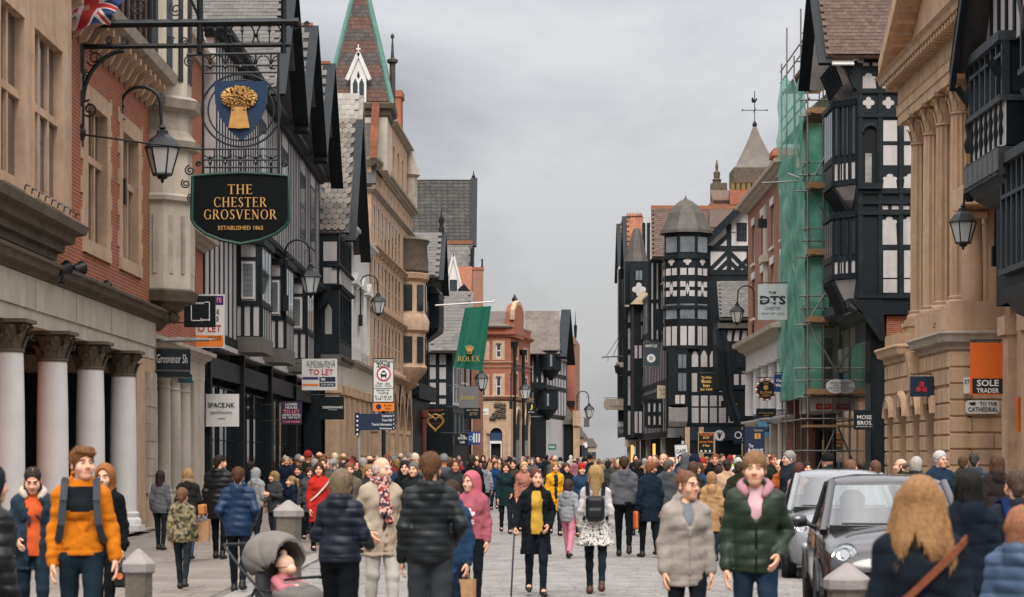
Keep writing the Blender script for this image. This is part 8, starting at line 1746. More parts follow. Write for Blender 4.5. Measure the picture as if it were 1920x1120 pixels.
# ------------------------------------------------------------------ hotel's wrought iron hanging sign
def hotel_sign():
 Y=41.6; k=Y/FPX; o=thing('hanging_sign','large black hotel sign with gold lettering, blue wheatsheaf shield and wrought iron frame','hanging sign',(-8.4,Y,0))
 L=lambda px,py,d=0.0: Vector(((px-960)*k+8.4,d,PZ(py,Y)))
 def tb(nm,pts,r,m=IRON,n=6,d=0.0): return MB().tube([L(*p,d) for p in pts],r*(1.5 if m is IRON else 1),n).build(nm,m,o,smooth=60)
 arc=lambda cx,cy,rx,ry,a0,a1,n=12: [(cx+rx*math.cos(rad(a)),cy-ry*math.sin(rad(a))) for a in np.linspace(a0,a1,n)]
 spiral=lambda cx,cy,r,a0,turns=1.6,n=18,s_=1: [(cx+r*(1-.78*t)*math.cos(rad(a0)+s_*turns*2*math.pi*t),cy-r*(1-.78*t)*math.sin(rad(a0)+s_*turns*2*math.pi*t)) for t in np.linspace(0,1,n)]
 # board
 out=[(362,331),(406,327),(452,325),(498,327),(541,331),(543,412),(537,424),(518,439),(488,451),(452,458),(416,451),(386,439),(367,424),(360,412)]
 MB().prism([(p.x,p.z) for p in (L(*q) for q in out)][::-1],-.05,.05).build('board',mat('hotel_sign_black','#070b0d',.55,.1,4,spec=.1),o)
 tb('board_edge',out+out[:1],.035,mat('hotel_sign_edge','#1f4038',.4),6,-.05)
 for t_,y,w in (('THE',356,46),('CHESTER',380,99),('GROSVENOR',403,136)): p=L(451,y); roman(t_,o,p.x,-.062,p.z,w*k,18*k,GOLD,.14)
 p=L(452,428); text('ESTABLISHED 1865',o,p.x,-.06,p.z,84*k,7.5*k,GOLD,.0)
 # shield with the wheatsheaf
 MB().prism([(p.x,p.z) for p in (L(*q) for q in ((402,153),(502,153),(500,195),(490,222),(474,245),(452,264),(430,245),(414,222),(404,195)))][::-1],-.04,.04).build('shield',mat('shield_blue','#0f2b48',.4,.06),o)
 g=random.Random(9); st=MB(); er=MB()
 for i in range(34):
  u=(i/33-.5)*2; a,b,c=L(449+u*19,243+abs(u)*-2),L(449+u*13,207),L(449+u*20+g.uniform(-2,2),192); d=-.07-.06*math.cos(u*1.5); st.tube([(a.x,d,a.z),(b.x,d-.02,b.z),(c.x,d-.01,c.z)],.011,5)
 for i in range(260):
  a=g.uniform(0,2*math.pi); r=math.sqrt(g.random()); x,y=449+29*r*math.cos(a),185-18*r*math.sin(a); p=L(x,y); d=-.06-.13*(1-r*r); di=Vector(((x-449)/26+g.uniform(-.3,.3),-.5,(190-y)/24+g.uniform(-.3,.3))).normalized(); q=Vector((p.x,d,p.z)); er.tube([q,q+di*.02,q+di*.05,q+di*.075],[.008,.022,.018,.003],5)
 st.build('wheat_stalks',GOLD,o); er.build('wheat_ears',GOLD,o); tb('sheaf_band',[(437,206),(449,208),(461,206)],.028,GOLD,6,-.12)
 # beams and posts
 tb('beam',[(152,46),(560,41)],.055); tb('beam',[(156,88),(545,84)],.035); tb('rail',[(350,103),(525,100)],.018); tb('rail',[(378,124),(525,123)],.014); tb('rail',[(378,137),(522,136)],.014); tb('rail',[(378,280),(520,279)],.014); tb('rail',[(378,300),(520,300)],.014); tb('rail',[(380,314),(520,314)],.014)
 tb('post',[(152,60),(152,262)],.05); tb('post',[(375,-40),(375,100)],.045); tb('post',[(532,-40),(532,100)],.04); tb('hanger',[(381,100),(381,328)],.018); tb('hanger',[(522,100),(522,328)],.018); tb('stay',[(345,-30),(376,40)],.02); tb('tie_rod',[(152,252),(270,268),(385,281)],.014)
 for a in (402,431,460,489): tb('hanger',[(a,280),(a,328)],.01)
 tb('ring',arc(452,207,74,68,0,360,36),.016,n=5); tb('ring',arc(452,207,62,57,0,360,32),.012,n=5)
 tb('arch_brace',arc(240,190,84,95,95,180,14),.03); tb('scroll',spiral(178,110,16,200),.012,n=5); tb('scroll',spiral(168,205,18,90),.014,n=5); tb('scroll',spiral(163,140,9,90),.01,n=5)
 for i,cx in enumerate((403,454,505)):
  tb('gothic_loop',arc(cx,66,23,25,-50,230,20),.011,n=5); MB().lathe([(0,-.1),(.035,-.02),(.02,.05),(.05,.09),(0,.16)],L(cx,56),6).build('finial',IRON,o); tb('stem',[(cx,60),(cx,86)],.008,n=4)
 for cx in (378,429,480,530): MB().lathe([(0,-.05),(.06,0),(0,.05)],L(cx,66),6).build('rosette',IRON,o)
 for i in range(5):
  cx=394+28.5*i
  for y,h in ((126,1),(305,-1)): tb('drop',[(cx,y-24*h),(cx,y)],.01,n=4); MB().lathe([(0,-.06),(.04,0),(.015,.05),(.045,.1),(0,.14)],L(cx,y),6).build('bud',IRON,o); tb('leaf',arc(cx-13,y-4*h,12,17,0,90,8),.008,n=4); tb('leaf',arc(cx+13,y-4*h,12,17,180,90,8),.008,n=4)
 for cx,cy,r,a0 in ((555,46,10,180),(575,45,5,0),(355,116,11,60),(260,15,16,40),(330,18,14,120),(356,320,10,90),(348,345,9,120),(358,372,8,60),(372,308,6,10),(534,308,6,170),(205,76,8,20),(235,76,8,160),(320,76,8,20),(345,76,8,160)): tb('scroll',spiral(cx,cy,r,a0),.011,n=5)
 for px in (200,290): tb('upper_post',[(px,-30),(px,46)],.02)
 MB().lathe([(.0,-.2),(.09,-.12),(.1,0),(.05,.1),(.08,.14),(.05,.2)],L(152,245),8).build('wall_boss',IRON,o,smooth=50); MB().box(-.06,.04,-.08,.08,L(152,275).z,L(152,225).z).build('wall_plate',IRON,o)
hotel_sign()
# ------------------------------------------------------------------ swan-neck wall lamps
def lamp_proto():
 o=thing('street_lamp','x','street lamp',(0,0,0)); gl=clearmat('lantern_glass',(.95,.94,.9),.45)
 MB().tube([(.0,0,-.55),(.0,0,1.1)]+[(.42-.42*math.cos(a),0,1.1+.38*math.sin(a)) for a in np.linspace(.25,math.pi-.1,12)]+[(.86,0,.62)],.035,8).build('swan_neck',IRON,o,smooth=60)
 MB().box(-.1,.1,-.08,.08,-1.05,-.5).build('control_box',IRON,o); MB().lathe([(.05,0),(.09,.03),(.05,.08)],(0,0,.75),10).build('collar',IRON,o,smooth=50); MB().lathe([(.05,0),(.075,.05),(.05,.1)],(.0,0,1.02),10).build('collar',IRON,o,smooth=50)
 MB().tube([(.86,0,1.05),(.74,0,1.12),(.66,0,1.06),(.68,0,.98)],.018,6).build('scroll',IRON,o)
 c=(.88,0,0); la=MB().lathe([(.36,.14),(.4,.16),(.38,.2),(.26,.36),(.13,.46),(.12,.54),(.05,.56),(.08,.6),(.03,.68)],c,6).build('lantern_cap',IRON,o)
 fr=MB()
 for i in range(6): a=rad(60*i); fr.bar((c[0]+.36*math.cos(a),.36*math.sin(a),.15),(c[0]+.2*math.cos(a),.2*math.sin(a),-.42),.028,.028)
 fr.lathe([(.2,-.44),(.22,-.42),(.2,-.38)],c,6); fr.build('lantern_frame',IRON,o); MB().lathe([(.12,-.44),(.1,-.5),(.04,-.52),(.03,-.58),(0,-.6)],c,8).build('lantern_base',IRON,o)
 for i in range(6):
  a,b=rad(60*i),rad(60*i+60); MB().add([(c[0]+.345*math.cos(a),.345*math.sin(a),.14),(c[0]+.345*math.cos(b),.345*math.sin(b),.14),(c[0]+.195*math.cos(b),.195*math.sin(b),-.4),(c[0]+.195*math.cos(a),.195*math.sin(a),-.4)],[(0,1,2,3)]).build('lantern_pane',gl,o)
 MB().lathe([(.04,.1),(.05,0),(.07,-.08),(.05,-.16),(0,-.2)],c,10).build('bulb',mat('frosted_bulb','#d8d5cf',.4),o,smooth=60)
 return o
LP=lamp_proto()
lamps=[(228,292,46.0,1,'large black swan-neck lamp on the red brick hotel left of the shield'),(536,528,76,1,'black swan-neck lamp before the striped timber bays'),(676,572,106,1,'swan-neck lamp against the white stuccoed front'),(1866,428,58.6,-1,'black swan-neck lamp beside the fluted columns at right'),(1414,590,110,-1,'small swan-neck lamp beside the pale square banner'),(872,715,160,1,'far lamp under the green flag'),(1082,772,218,1,'farthest lamp silhouetted at the end of the street on the left'),(958,735,184,1,'iron lamp on the red brick corner building')]
for i,(px,py,Y,sd,lb) in enumerate(lamps):
 o=LP if i==0 else copy_tree(LP); o.location=(PX(px,Y),Y,PZ(py,Y)); o['label']=lb; o['group']='swan-neck lamps on the house fronts'
 if sd<0: o.rotation_euler=(0,0,math.pi)
 if Y>150: o.scale=(1.4,1.4,1.4)
def floods():
 for px,py,Y,lb in ((118,505,38.4,'black floodlight under the stone bay'),(146,505,40.2,'black floodlight seen from behind beside the stone bay'),(194,540,43.5,'small black floodlight over the hotel columns')):
  o=tag(link('floodlight',None,None,(PX(px,Y),Y,PZ(py,Y))),lb,'floodlight','floodlights on the hotel ledge'); MB().lathe([(.02,-.14),(.1,-.12),(.12,.1),(.14,.12),(.12,.13)],n=10).build('lamp_head',IRON,o,smooth=40).rotation_euler=(rad(-50),rad(60),0); MB().tube([(0,0,-.1),(-.03,.02,-.24)],.02,6).box(-.08,.05,-.05,.07,-.27,-.23).build('foot',IRON,o)
floods()
def union_flag():
 o=thing('national_flag','red white and blue flag drooping from the hotel front at the top left','flag',(PX(150,40),40,PZ(-60,40))); nu,nv=60,40; g=MB()
 M3=[mat('flag_blue','#1c2c54',.8,.08,5),mat('flag_white','#cfcac8',.8,.06,5),mat('flag_red','#b5343a',.8,.06,5)]
 a0,b0,c0,d0=(Vector((PX(x,40)-o.location.x,0,PZ(y,40)-o.location.z)) for x,y in ((150,-70),(235,-10),(205,45),(95,58)))
 for j in range(nv+1):
  for i in range(nu+1):
   u,v=i/nu,j/nv; p=a0.lerp(b0,u).lerp(d0.lerp(c0,u),v); g.v.append((p.x,.09*math.sin(8*u+5*v)+.04*math.sin(15*v),p.z+.03*math.sin(10*u)))
 for j in range(nv):
  for i in range(nu):
   v,u=(i+.5)/nu,(j+.5)/nv; x,y=(u-.5)*2,(v-.5); q=j*(nu+1)+i; g.f.append((q,q+nu+1,q+nu+2,q+1)); ax,ay=abs(x),abs(y); dg=abs(ax*.5-ay)/math.hypot(1,.5); c=0
   if dg<.1: c=1
   if dg<.035: c=2
   if ax<.17 or ay<.17: c=1
   if ax<.1 or ay<.1: c=2
   g.mi.append(c)
 g.build('flag_cloth',M3,o,smooth=180); MB().tube([(PX(95,40)-o.location.x-1.2,.1,PZ(-140,40)-o.location.z),(a0.x+1.1,0,a0.z-.3+.8)],.04,8).build('flagpole',WHT,o)
union_flag()
def plants():
 leaf=mat('evergreen_leaf','#34492c',.6,.3,9); g=random.Random(12)
 for px,py,Y,w,lb in ((1690,668,70.0,.55,'bushy green plant in a stone trough on the near pier ledge'),(1812,638,61.0,.9,'dark low plant along the balcony trough beside the columns')):
  o=thing('potted_plant',lb,'plant',(PX(px,Y),Y,PZ(py,Y)-.02),0,'plants on the bank ledge'); MB().box(-w,w,-.22,.22,-.0,.16).build('trough',DARKST,o); m=MB()
  for i in range(260):
   p=Vector((g.uniform(-w,w),g.uniform(-.25,.25),.15+g.random()**1.5*.42)); d=Vector((g.uniform(-1,1),g.uniform(-1,1),g.uniform(-.2,1))).normalized()*.1; n=d.cross(Vector((g.random(),g.random(),g.random()))).normalized()*.03; m.add([p,p+d*.5+n,p+d,p+d*.5-n],[(0,1,2,3)])
  m.build('foliage',leaf,o)['kind']='stuff'
plants()
# ------------------------------------------------------------------ stone bollards
def bollards():
 st=mat('bollard_stone','#665e55',.85,.22,6,bump=.5,bscale=30,streak=.3,dirt='#4a443d',dirtamt=.4); cp=mat('bollard_cap_stone','#8c8481',.8,.12,6,bump=.3,bscale=30)
 for px,top,p,w,lb in ((541,938,150,.165,'tall weathered stone bollard with a pointed cap behind the pram'),(260,1029,215,.125,'stone bollard with a pale pointed cap by the yellow jacket'),(1588,1056,236,.155,'stone bollard with a pointed cap in front of the dark car')):
  Y=FPX/p; x=PX(px,Y); zg=.02 if (x<-3.5) else 0.0; zt=PZ(top,Y)-zg; o=thing('bollard',lb,'bollard',(x,Y,zg),rad(12),'stone bollards')
  MB().lathe([(w*1.02,0),(w,zt-.22)],n=8,rot=22.5).build('shaft',st,o); MB().lathe([(w,zt-.22),(w*1.2,zt-.2),(w*1.22,zt-.13),(w*1.1,zt-.11),(w*.12,zt),(0,zt)],n=8,rot=22.5).build('cap',cp,o)
bollards()
# ------------------------------------------------------------------ cars
def car(name,label,x,y,yaw,paint,sc=1.0,mirror=None,small=True):
 o=thing(name,label,'car',(x,y,0),yaw); pm=mat('car_paint_' +paint,paint,.3,.03,2,spec=.6,coat=1.0); blk=mat('car_black_trim','#0e1112',.5,.05); gl=bpy.data.materials.get('car_glass')
 if gl is None:
  gl=bpy.data.materials.new('car_glass'); gl.use_nodes=True; n=gl.node_tree.nodes; l=gl.node_tree.links; n.clear(); ou=n.new('ShaderNodeOutputMaterial'); tr=n.new('ShaderNodeBsdfTransparent'); tr.inputs[0].default_value=(.75,.82,.8,1); gs=n.new('ShaderNodeBsdfGlossy'); gs.inputs['Roughness'].default_value=.05; lw=n.new('ShaderNodeLayerWeight'); lw.inputs[0].default_value=.25; mr=n.new('ShaderNodeMapRange'); mr.inputs['To Min'].default_value=.1; mr.inputs['To Max'].default_value=.7; l.new(lw.outputs['Facing'],mr.inputs['Value']); mx=n.new('ShaderNodeMixShader'); l.new(mr.outputs[0],mx.inputs[0]); l.new(tr.outputs[0],mx.inputs[1]); l.new(gs.outputs[0],mx.inputs[2]); l.new(mx.outputs[0],ou.inputs[0])
 # stations front (-y) to back: y, half width, sill z, belt z at the edge, top z at the centre
 stn=[(-1.78,.42,.3,.5,.56),(-1.74,.6,.24,.6,.68),(-1.66,.7,.2,.68,.76),(-1.5,.77,.19,.74,.84),(-1.2,.805,.19,.8,.93),(-.9,.815,.19,.86,.99),(-.5,.82,.19,.9,.96),(0,.82,.19,.92,.95),(.6,.82,.19,.93,.95),(1.1,.81,.19,.94,.96),(1.45,.78,.2,.94,.97),(1.68,.7,.24,.9,.95),(1.77,.5,.3,.78,.82)]
 b=MB(); m=9
 for (yy,w,s_,be,tp) in stn:
  for fx,z in ((0,s_),(.82,s_),(.95,s_+.06),(1.0,s_+.24),(.995,be*.78),(.96,be*.95),(.86,be+.02),(.55,(be+tp)/2+.02),(0,tp)): b.v.append((w*fx,yy,z))
 for i in range(len(stn)-1):
  for j in range(m-1): q=i*m+j; b.f.append((q,q+1,q+m+1,q+m)); b.mi.append(0)
 half=list(b.f); nV=len(b.v); b.v+=[(-a,c,d) for a,c,d in b.v]
 for f in half: b.f.append(tuple(v+nV for v in f[::-1])); b.mi.append(0)
 for i,s0 in ((0,1),(len(stn)-1,-1)): f=[i*m+j for j in range(m)]; b.f+=[tuple(f[::-1] if s0>0 else f),tuple(v+nV for v in (f if s0>0 else f[::-1]))]; b.mi+=[0,0]
 b.build('body',pm,o,smooth=50)
 # greenhouse
 def loop(t):   # t 0 belt .. 1 roof : half widths and y of windscreen base, B, rear
  return [(.0,-.93+.78*t),(.5-.08*t,-.88+.76*t),(.72-.13*t,-.72+.7*t),(.76-.15*t,-.4+.45*t),(.77-.15*t,.4),(.75-.15*t,1.05-.1*t),(.66-.14*t,1.5-.28*t),(.4-.05*t,1.62-.32*t),(0,1.65-.34*t)]
 zb=.93; zr=1.42; zz=lambda t: zb+(zr-zb)*t
 def pane(nm,i0,i1,mm,t0=.06,t1=.92,mir=True,gap=.03):
  for sx in ((1,-1) if mir else (1,)):
   q=MB(); rows=[loop(t0+(t1-t0)*k_/4) for k_ in range(5)]
   for k_,r in enumerate(rows):
    for i in range(i0,i1+1): px,py=r[i]; q.v.append((sx*px,py,zz(t0+(t1-t0)*k_/4)))
   nn=i1-i0+1
   for k_ in range(4):
    for i in range(nn-1): a=k_*nn+i; q.f.append((a,a+1,a+nn+1,a+nn) if sx>0 else (a+nn,a+nn+1,a+1,a)); q.mi.append(0)
   q.build(nm,mm,o,smooth=180)
 w=MB(); rows=[loop(.04+.9*k_/4) for k_ in range(5)]
 for k_,r in enumerate(rows):
  for sx,i in ((-1,2),(-1,1),(1,0),(1,1),(1,2)): px,py=r[i]; f=.95 if i==2 else 1; w.v.append((sx*px*f,py-.01,zz(.04+.9*k_/4)))
 for k_ in range(4):
  for i in range(4): a=k_*5+i; w.f.append((a,a+1,a+6,a+5)); w.mi.append(0)
 w.build('windscreen',gl,o,smooth=180); pane('side_window',3,4,gl); pane('side_window',4,5,gl); pane('rear_window',6,8,gl)
 for i in (2,4,6):
  for sx in (1,-1): MB().tube([(sx*(loop(t)[i][0]+.004),loop(t)[i][1],zz(t)) for t in np.linspace(-.05,1.0,6)],.045 if i != 4 else .03,6).build('pillar',pm if i != 4 else blk,o,smooth=60)
 r=MB(); lp=loop(1.0)
 ring=[(x_,y_) for x_,y_ in lp]+[(-x_,y_) for x_,y_ in lp[::-1][1:-1]]; n_=len(ring)
 for f,dz in ((1.03,-.03),(1.0,.0),(.85,.045),(.5,.08)): r.v+=[(x_*f,.5+(y_-.5)*f,zr+dz) for x_,y_ in ring]
 for k_ in range(3):
  for i in range(n_): r.f.append((k_*n_+i,k_*n_+(i+1) % n_,(k_+1)*n_+(i+1) % n_,(k_+1)*n_+i)); r.mi.append(0)
 r.f.append(tuple(3*n_+i for i in range(n_))); r.mi.append(0); r.build('roof',pm,o,smooth=60); MB().tube([(.0,-.0,zr+.07),(.0,.25,zr+.3)],.006,5).build('aerial',blk,o)
 # inside
 MB().box(-.66,.66,-.85,-.45,.8,.98).build('dashboard',blk,o); MB().tube([(.35+.18*math.cos(a),-.3+.05*math.sin(a),.98+.17*math.sin(a)) for a in np.linspace(0,2*math.pi,16)],.018,6).build('steering_wheel',blk,o)
 st=mat('car_seat','#2a2c2e',.8)
 for sx in (-.36,.36): MB().box(sx-.22,sx+.22,.1,.26,.5,1.1).lathe([(.0,1.1),(.13,1.13),(.14,1.25),(.08,1.33),(0,1.34)],(sx,.2,0),10).build('seat',st,o,smooth=60)
 MB().box(-.6,.6,.85,1.0,.5,1.12).build('rear_seat',st,o)
 MB().tube([(-.55,-.93,1.0),(.05,-.96,1.0)],.012,5).build('wiper',blk,o); MB().tube([(.05,-.955,1.005),(.6,-.91,1.0)],.012,5).build('wiper',blk,o)
 chrome=mat('chrome','#b9bbbc',.12,0,metal=1.0); lens=mat('headlamp_glass','#7d8484',.06,.4,24,spec=.8)
 for sx in (1,-1):
  h=MB().lathe([(.0,.05),(.06,.045),(.105,.02),(.115,0),(.12,-.03)],n=18).build('headlight',lens,o,(sx*.56,-1.62,.7),0,60); h.rotation_euler=(rad(68),0,rad(sx*22)); c=MB().lathe([(.115,.0),(.135,.01),(.14,-.02),(.12,-.04)],n=18).build('headlight_ring',chrome,h,smooth=60); MB().lathe([(.05,.05),(.07,.056),(.075,.045)],n=14).build('reflector',chrome,h)
  h=MB().lathe([(0,.03),(.05,.02),(.06,0)],n=14).build('sidelight',lens,o,(sx*.54,-1.75,.46),0,60); h.rotation_euler=(rad(85),0,rad(sx*25))
  mi=MB().lathe([(0,-.1),(.07,-.08),(.09,0),(.07,.07),(0,.09)],n=12).build('wing_mirror',mat('mirror_cover_' +(mirror or paint),mirror or paint,.3,.03,coat=1),o,(sx*.98,-.52,1.02),0,60); mi.rotation_euler=(0,rad(90),0); mi.scale=(.85,.8,1.15); MB().tube([(sx*.78,-.5,.95),(sx*.93,-.52,1.0)],.025,6).build('mirror_arm',blk,o)
  MB().box(sx*.835-.01,sx*.835+.01,-.05,.12,.84,.87).build('door_handle',chrome,o)
  for yy in (-1.15,1.15):
   wh=tag(link('wheel',MB().lathe([(.19,-.1),(.27,-.1),(.295,-.07),(.3,0),(.295,.07),(.27,.1),(.19,.1)],n=28).mesh('tyre',mat('tyre_rubber','#121314',.8),40),o,(sx*.74,yy,.3))); wh.rotation_euler=(0,rad(90),0); rm=MB().lathe([(.19,.09),(.2,.1),(.185,.06),(.17,.02)],n=24)
   for k_ in range(8): a=rad(45*k_); rm.bar((.03*math.cos(a),.03*math.sin(a),.075),(.185*math.cos(a),.185*math.sin(a),.085),.035,.02)
   rm.lathe([(0,.09),(.035,.088),(.04,.05)],n=10); rim=rm.build('rim',chrome,wh,smooth=40); rim.rotation_euler=(0,0 if sx>0 else math.pi,0)
   MB().tube([(sx*.825,yy+.345*math.cos(a),.3+.345*math.sin(a)) for a in np.linspace(.1,math.pi-.1,14)],.022,6).build('wheel_arch',blk,o,smooth=60); MB().lathe([(.33,-.02),(.33,.03),(0,.03)],n=24).build('arch_liner',blk,o,(sx*.79,yy,.3)).rotation_euler=(0,rad(90),0)
 MB().tube([(-.5,-1.775,.36),(0,-1.82,.36),(.5,-1.775,.36)],.035,6).build('grille_bar',blk,o); MB().box(-.26,.26,-1.835,-1.82,.4,.51).build('number_plate',SIGNW,o); MB().tube([(-.16,-1.79,.62),(0,-1.8,.61),(.16,-1.79,.62)],.018,6).build('badge_bar',chrome,o)
 for s_ in (1,-1): MB().tube([(s_*(w_+.002),y_,zz_) for y_,w_,zz_ in ((-.75,.815,.3),(-.78,.82,.6),(-.7,.8,.88))],.006,4).build('door_line',blk,o)
 o.scale=(sc,sc,sc); return o
car('car','dark burgundy small rounded car with round headlamps parked at the right',PX(1664,23.4),23.4,rad(-5),'#140b0d',1.02,'#14181a')
car('car','silver car parked behind the dark burgundy car',PX(1573,31.5),31.5,rad(-6),'#74777a',1.03,'#8a2a30')
# ------------------------------------------------------------------ buggy
def buggy():
 Y=19.0; x=PX(528,Y); o=thing('buggy','grey child buggy with rounded hood and black tube frame','buggy',(x,Y,0.0),rad(52)); gf=mat('buggy_grey_fabric','#6f6a65',.85,.1,12,bump=.3,bscale=60); bk=mat('buggy_black','#16181a',.6,.05)
 s=SDF((-.4,-.5,.3),(.4,.5,1.3),.014); s.ell((0,.1,.92),(.27,.36,.26),0); s.ell((0,.0,.82),(.235,.38,.27),0,'sub'); s.rbox((0,-.32,.78),(.4,.2,.5),.01,0,'sub'); s.mod(lambda x,y,z: .006-.012*np.abs(np.cos(4.5*np.arctan2(z-.8,y+.05)))**.5+.004*np.sin(30*x)*np.sin(22*z+9*y)); V,F=s.net(); link('hood',np_mesh('hood',V,F,[gf]),o)
 s=SDF((-.4,-.5,.2),(.4,.5,1.1),.014); s.rbox((0,.12,.68),(.22,.06,.3),.05); s.rbox((0,-.12,.46),(.22,.26,.06),.05,.06); s.rbox((0,-.36,.34),(.19,.04,.16),.03,.05); V,F=s.net(); link('seat',np_mesh('seat',V,F,[mat('buggy_dark_fabric','#35373a',.85,.1,12)]),o)
 s=SDF((-.4,-.6,.2),(.4,.3,.9),.014); s.ell((0,-.2,.56),(.22,.26,.13),0); s.ell((0,-.4,.45),(.2,.12,.17),.08); V,F=s.net(); link('footmuff',np_mesh('footmuff',V,F,[gf]),o)
 for sx in (-.27,.27): MB().tube([(sx,-.45,.18),(sx,-.1,.5),(sx,.3,.82),(sx,.52,1.02)],.014,6).build('frame_tube',bk,o,smooth=60); MB().tube([(sx,.36,.16),(sx,.1,.62),(sx,-.12,.6)],.013,6).build('frame_tube',bk,o,smooth=60)
 MB().tube([(-.27,.52,1.02),(-.24,.56,1.04),(.24,.56,1.04),(.27,.52,1.02)],.018,8).build('handlebar',bk,o,smooth=60); MB().tube([(-.25,-.28,.72),(-.2,-.42,.74),(.2,-.42,.74),(.25,-.28,.72)],.016,6).build('bumper_bar',bk,o,smooth=60); MB().box(-.22,.22,-.2,.3,.2,.34).build('basket',bk,o)
 for sx in (-.28,.28):
  for yy in (-.47,.38): w=MB().tube([(sx,yy+.12*math.cos(a),.135+.12*math.sin(a)) for a in np.linspace(0,2*math.pi,18)],.025,6).build('wheel',bk,o,smooth=60); MB().lathe([(.09,-.01),(.09,.01),(0,.015)],n=12).build('wheel_disc',LEAD,w,(sx,yy,.135)).rotation_euler=(0,rad(90),0)
 # the child
 sk=mat('skin_#e0b096','#e0b096',.5,.07,14); s=SDF((-.3,-.6,.35),(.3,.4,1.05),.01); s.ell((0,-.02,.63),(.11,.1,.14),.03); s.ell((.0,-.06,.83),(.078,.085,.092),.03); s.ell((0,-.14,.805),(.05,.04,.045),.03); s.ell((0,-.148,.82),(.012,.014,.012),.01)
 for q in (-1,1): s.cap((q*.11,-.03,.7),(q*.16,-.16,.62),.038,.034,.02); s.cap((q*.16,-.16,.62),(q*.1,-.27,.64),.034,.03,.02); s.ell((q*.09,-.3,.645),(.028,.03,.026),.01); s.cap((q*.07,-.05,.55),(q*.09,-.28,.56),.05,.042,.03); s.cap((q*.09,-.28,.56),(q*.1,-.4,.42),.04,.034,.02); s.ell((q*.1,-.44,.4),(.03,.05,.03),.01)
 V,F=s.net(); c=tag(link('person',np_mesh('person',V,F,[sk]),None,o.location,o.rotation_euler.z),'baby in pink clothes and cream bobble hat sitting in the buggy','baby')
 s=SDF((-.3,-.6,.4),(.3,.4,1.05),.012); s.ell((0,-.02,.63),(.128,.118,.15),.03)
 for q in (-1,1): s.cap((q*.11,-.03,.7),(q*.16,-.16,.62),.052,.046,.02); s.cap((q*.16,-.16,.62),(q*.11,-.25,.64),.045,.04,.02)
 V,F=s.net(); link('jacket',np_mesh('jacket',V,F,[cloth('#b06a72')]),c)
 s=SDF((-.3,-.6,.3),(.3,.2,.8),.012)
 for q in (-1,1): s.cap((q*.07,-.05,.55),(q*.09,-.28,.57),.062,.054,.03); s.cap((q*.09,-.28,.57),(q*.1,-.42,.42),.052,.045,.02)
 V,F=s.net(); link('trousers',np_mesh('trousers',V,F,[cloth('#c07a84')]),c)
 s=SDF((-.2,-.25,.7),(.2,.2,1.1),.009); s.ell((0,-.045,.855),(.092,.1,.092),0); s.ell((0,-.045,.835),(.097,.105,.026),.01); s.rbox((0,-.1,.77),(.2,.2,.06),.01,0,'sub'); s.ell((0,-.02,.965),(.038,.038,.036),.01); V,F=s.net(); link('bobble_hat',np_mesh('bobble_hat',V,F,[cloth('#c9a58c')]),c)
 o.scale=c.scale=(.9,.9,.9)
buggy()
# ------------------------------------------------------------------ the people one can tell apart
def who(label,px,py,p,**k):
 Y=FPX/p; x=PX(px,Y); zg=.034 if (x<-3.45 or x>10.4) else .012; k.setdefault('lod',0 if p>170 else 1); k.setdefault('h',PZ(py,Y)-zg); k['h']=max(.9,k['h']-.02)
 return person(label,(x,Y,zg),**k)
DK='#191d22'; NV='#131c2a'; BK='#0e1114'
J=lambda c,**k: dict(dict(color=c),**k)
def cane(i):
 o=i['own']('walking_stick','thin black walking stick planted beside the woman in black coat','walking stick'); w=i['arm'][-1][2]; S=i['S']; d=Vector((-.02,-.02,-.08)); p=w+d
 b=MB().tube([p+Vector((0,.06,.03)),p+Vector((0,0,.035)),p+Vector((0,-.03,0)),(p.x-.05,p.y-.08,.0)],.012,8); i['part_of'](o,'stick',b,mat('black_stick','#15171a',.4))
def trefoil(i):
 L=i['lean_v']; W=i['W']; b=MB()
 for a,s_ in ((90,1.0),(38,.85),(142,.85)):
  c=Vector((0,0,1.2))+Vector((math.cos(rad(a))*.055,0,math.sin(rad(a))*.055)); b.lathe([(0,0),(.03,.004),(.034,.008),(0,.012)],(0,0,0),10)
  n=20; b.v[-40:]=[L((c.x+x*(1 if a==90 else 1)*.8+.25*y*math.cos(rad(a)),-.17*W-.02-z,c.z+y*1.7*math.sin(rad(a))*s_)) for x,y,z in b.v[-40:]]
 for j in range(3): b.box(-.06+.004*j,.06-.004*j,-.172*W-.024,-.165*W-.02,1.1+.022*j,1.112+.022*j)
 i['part_of'](i['root'],'hoodie_emblem',b,cloth('#d8c8c8'))
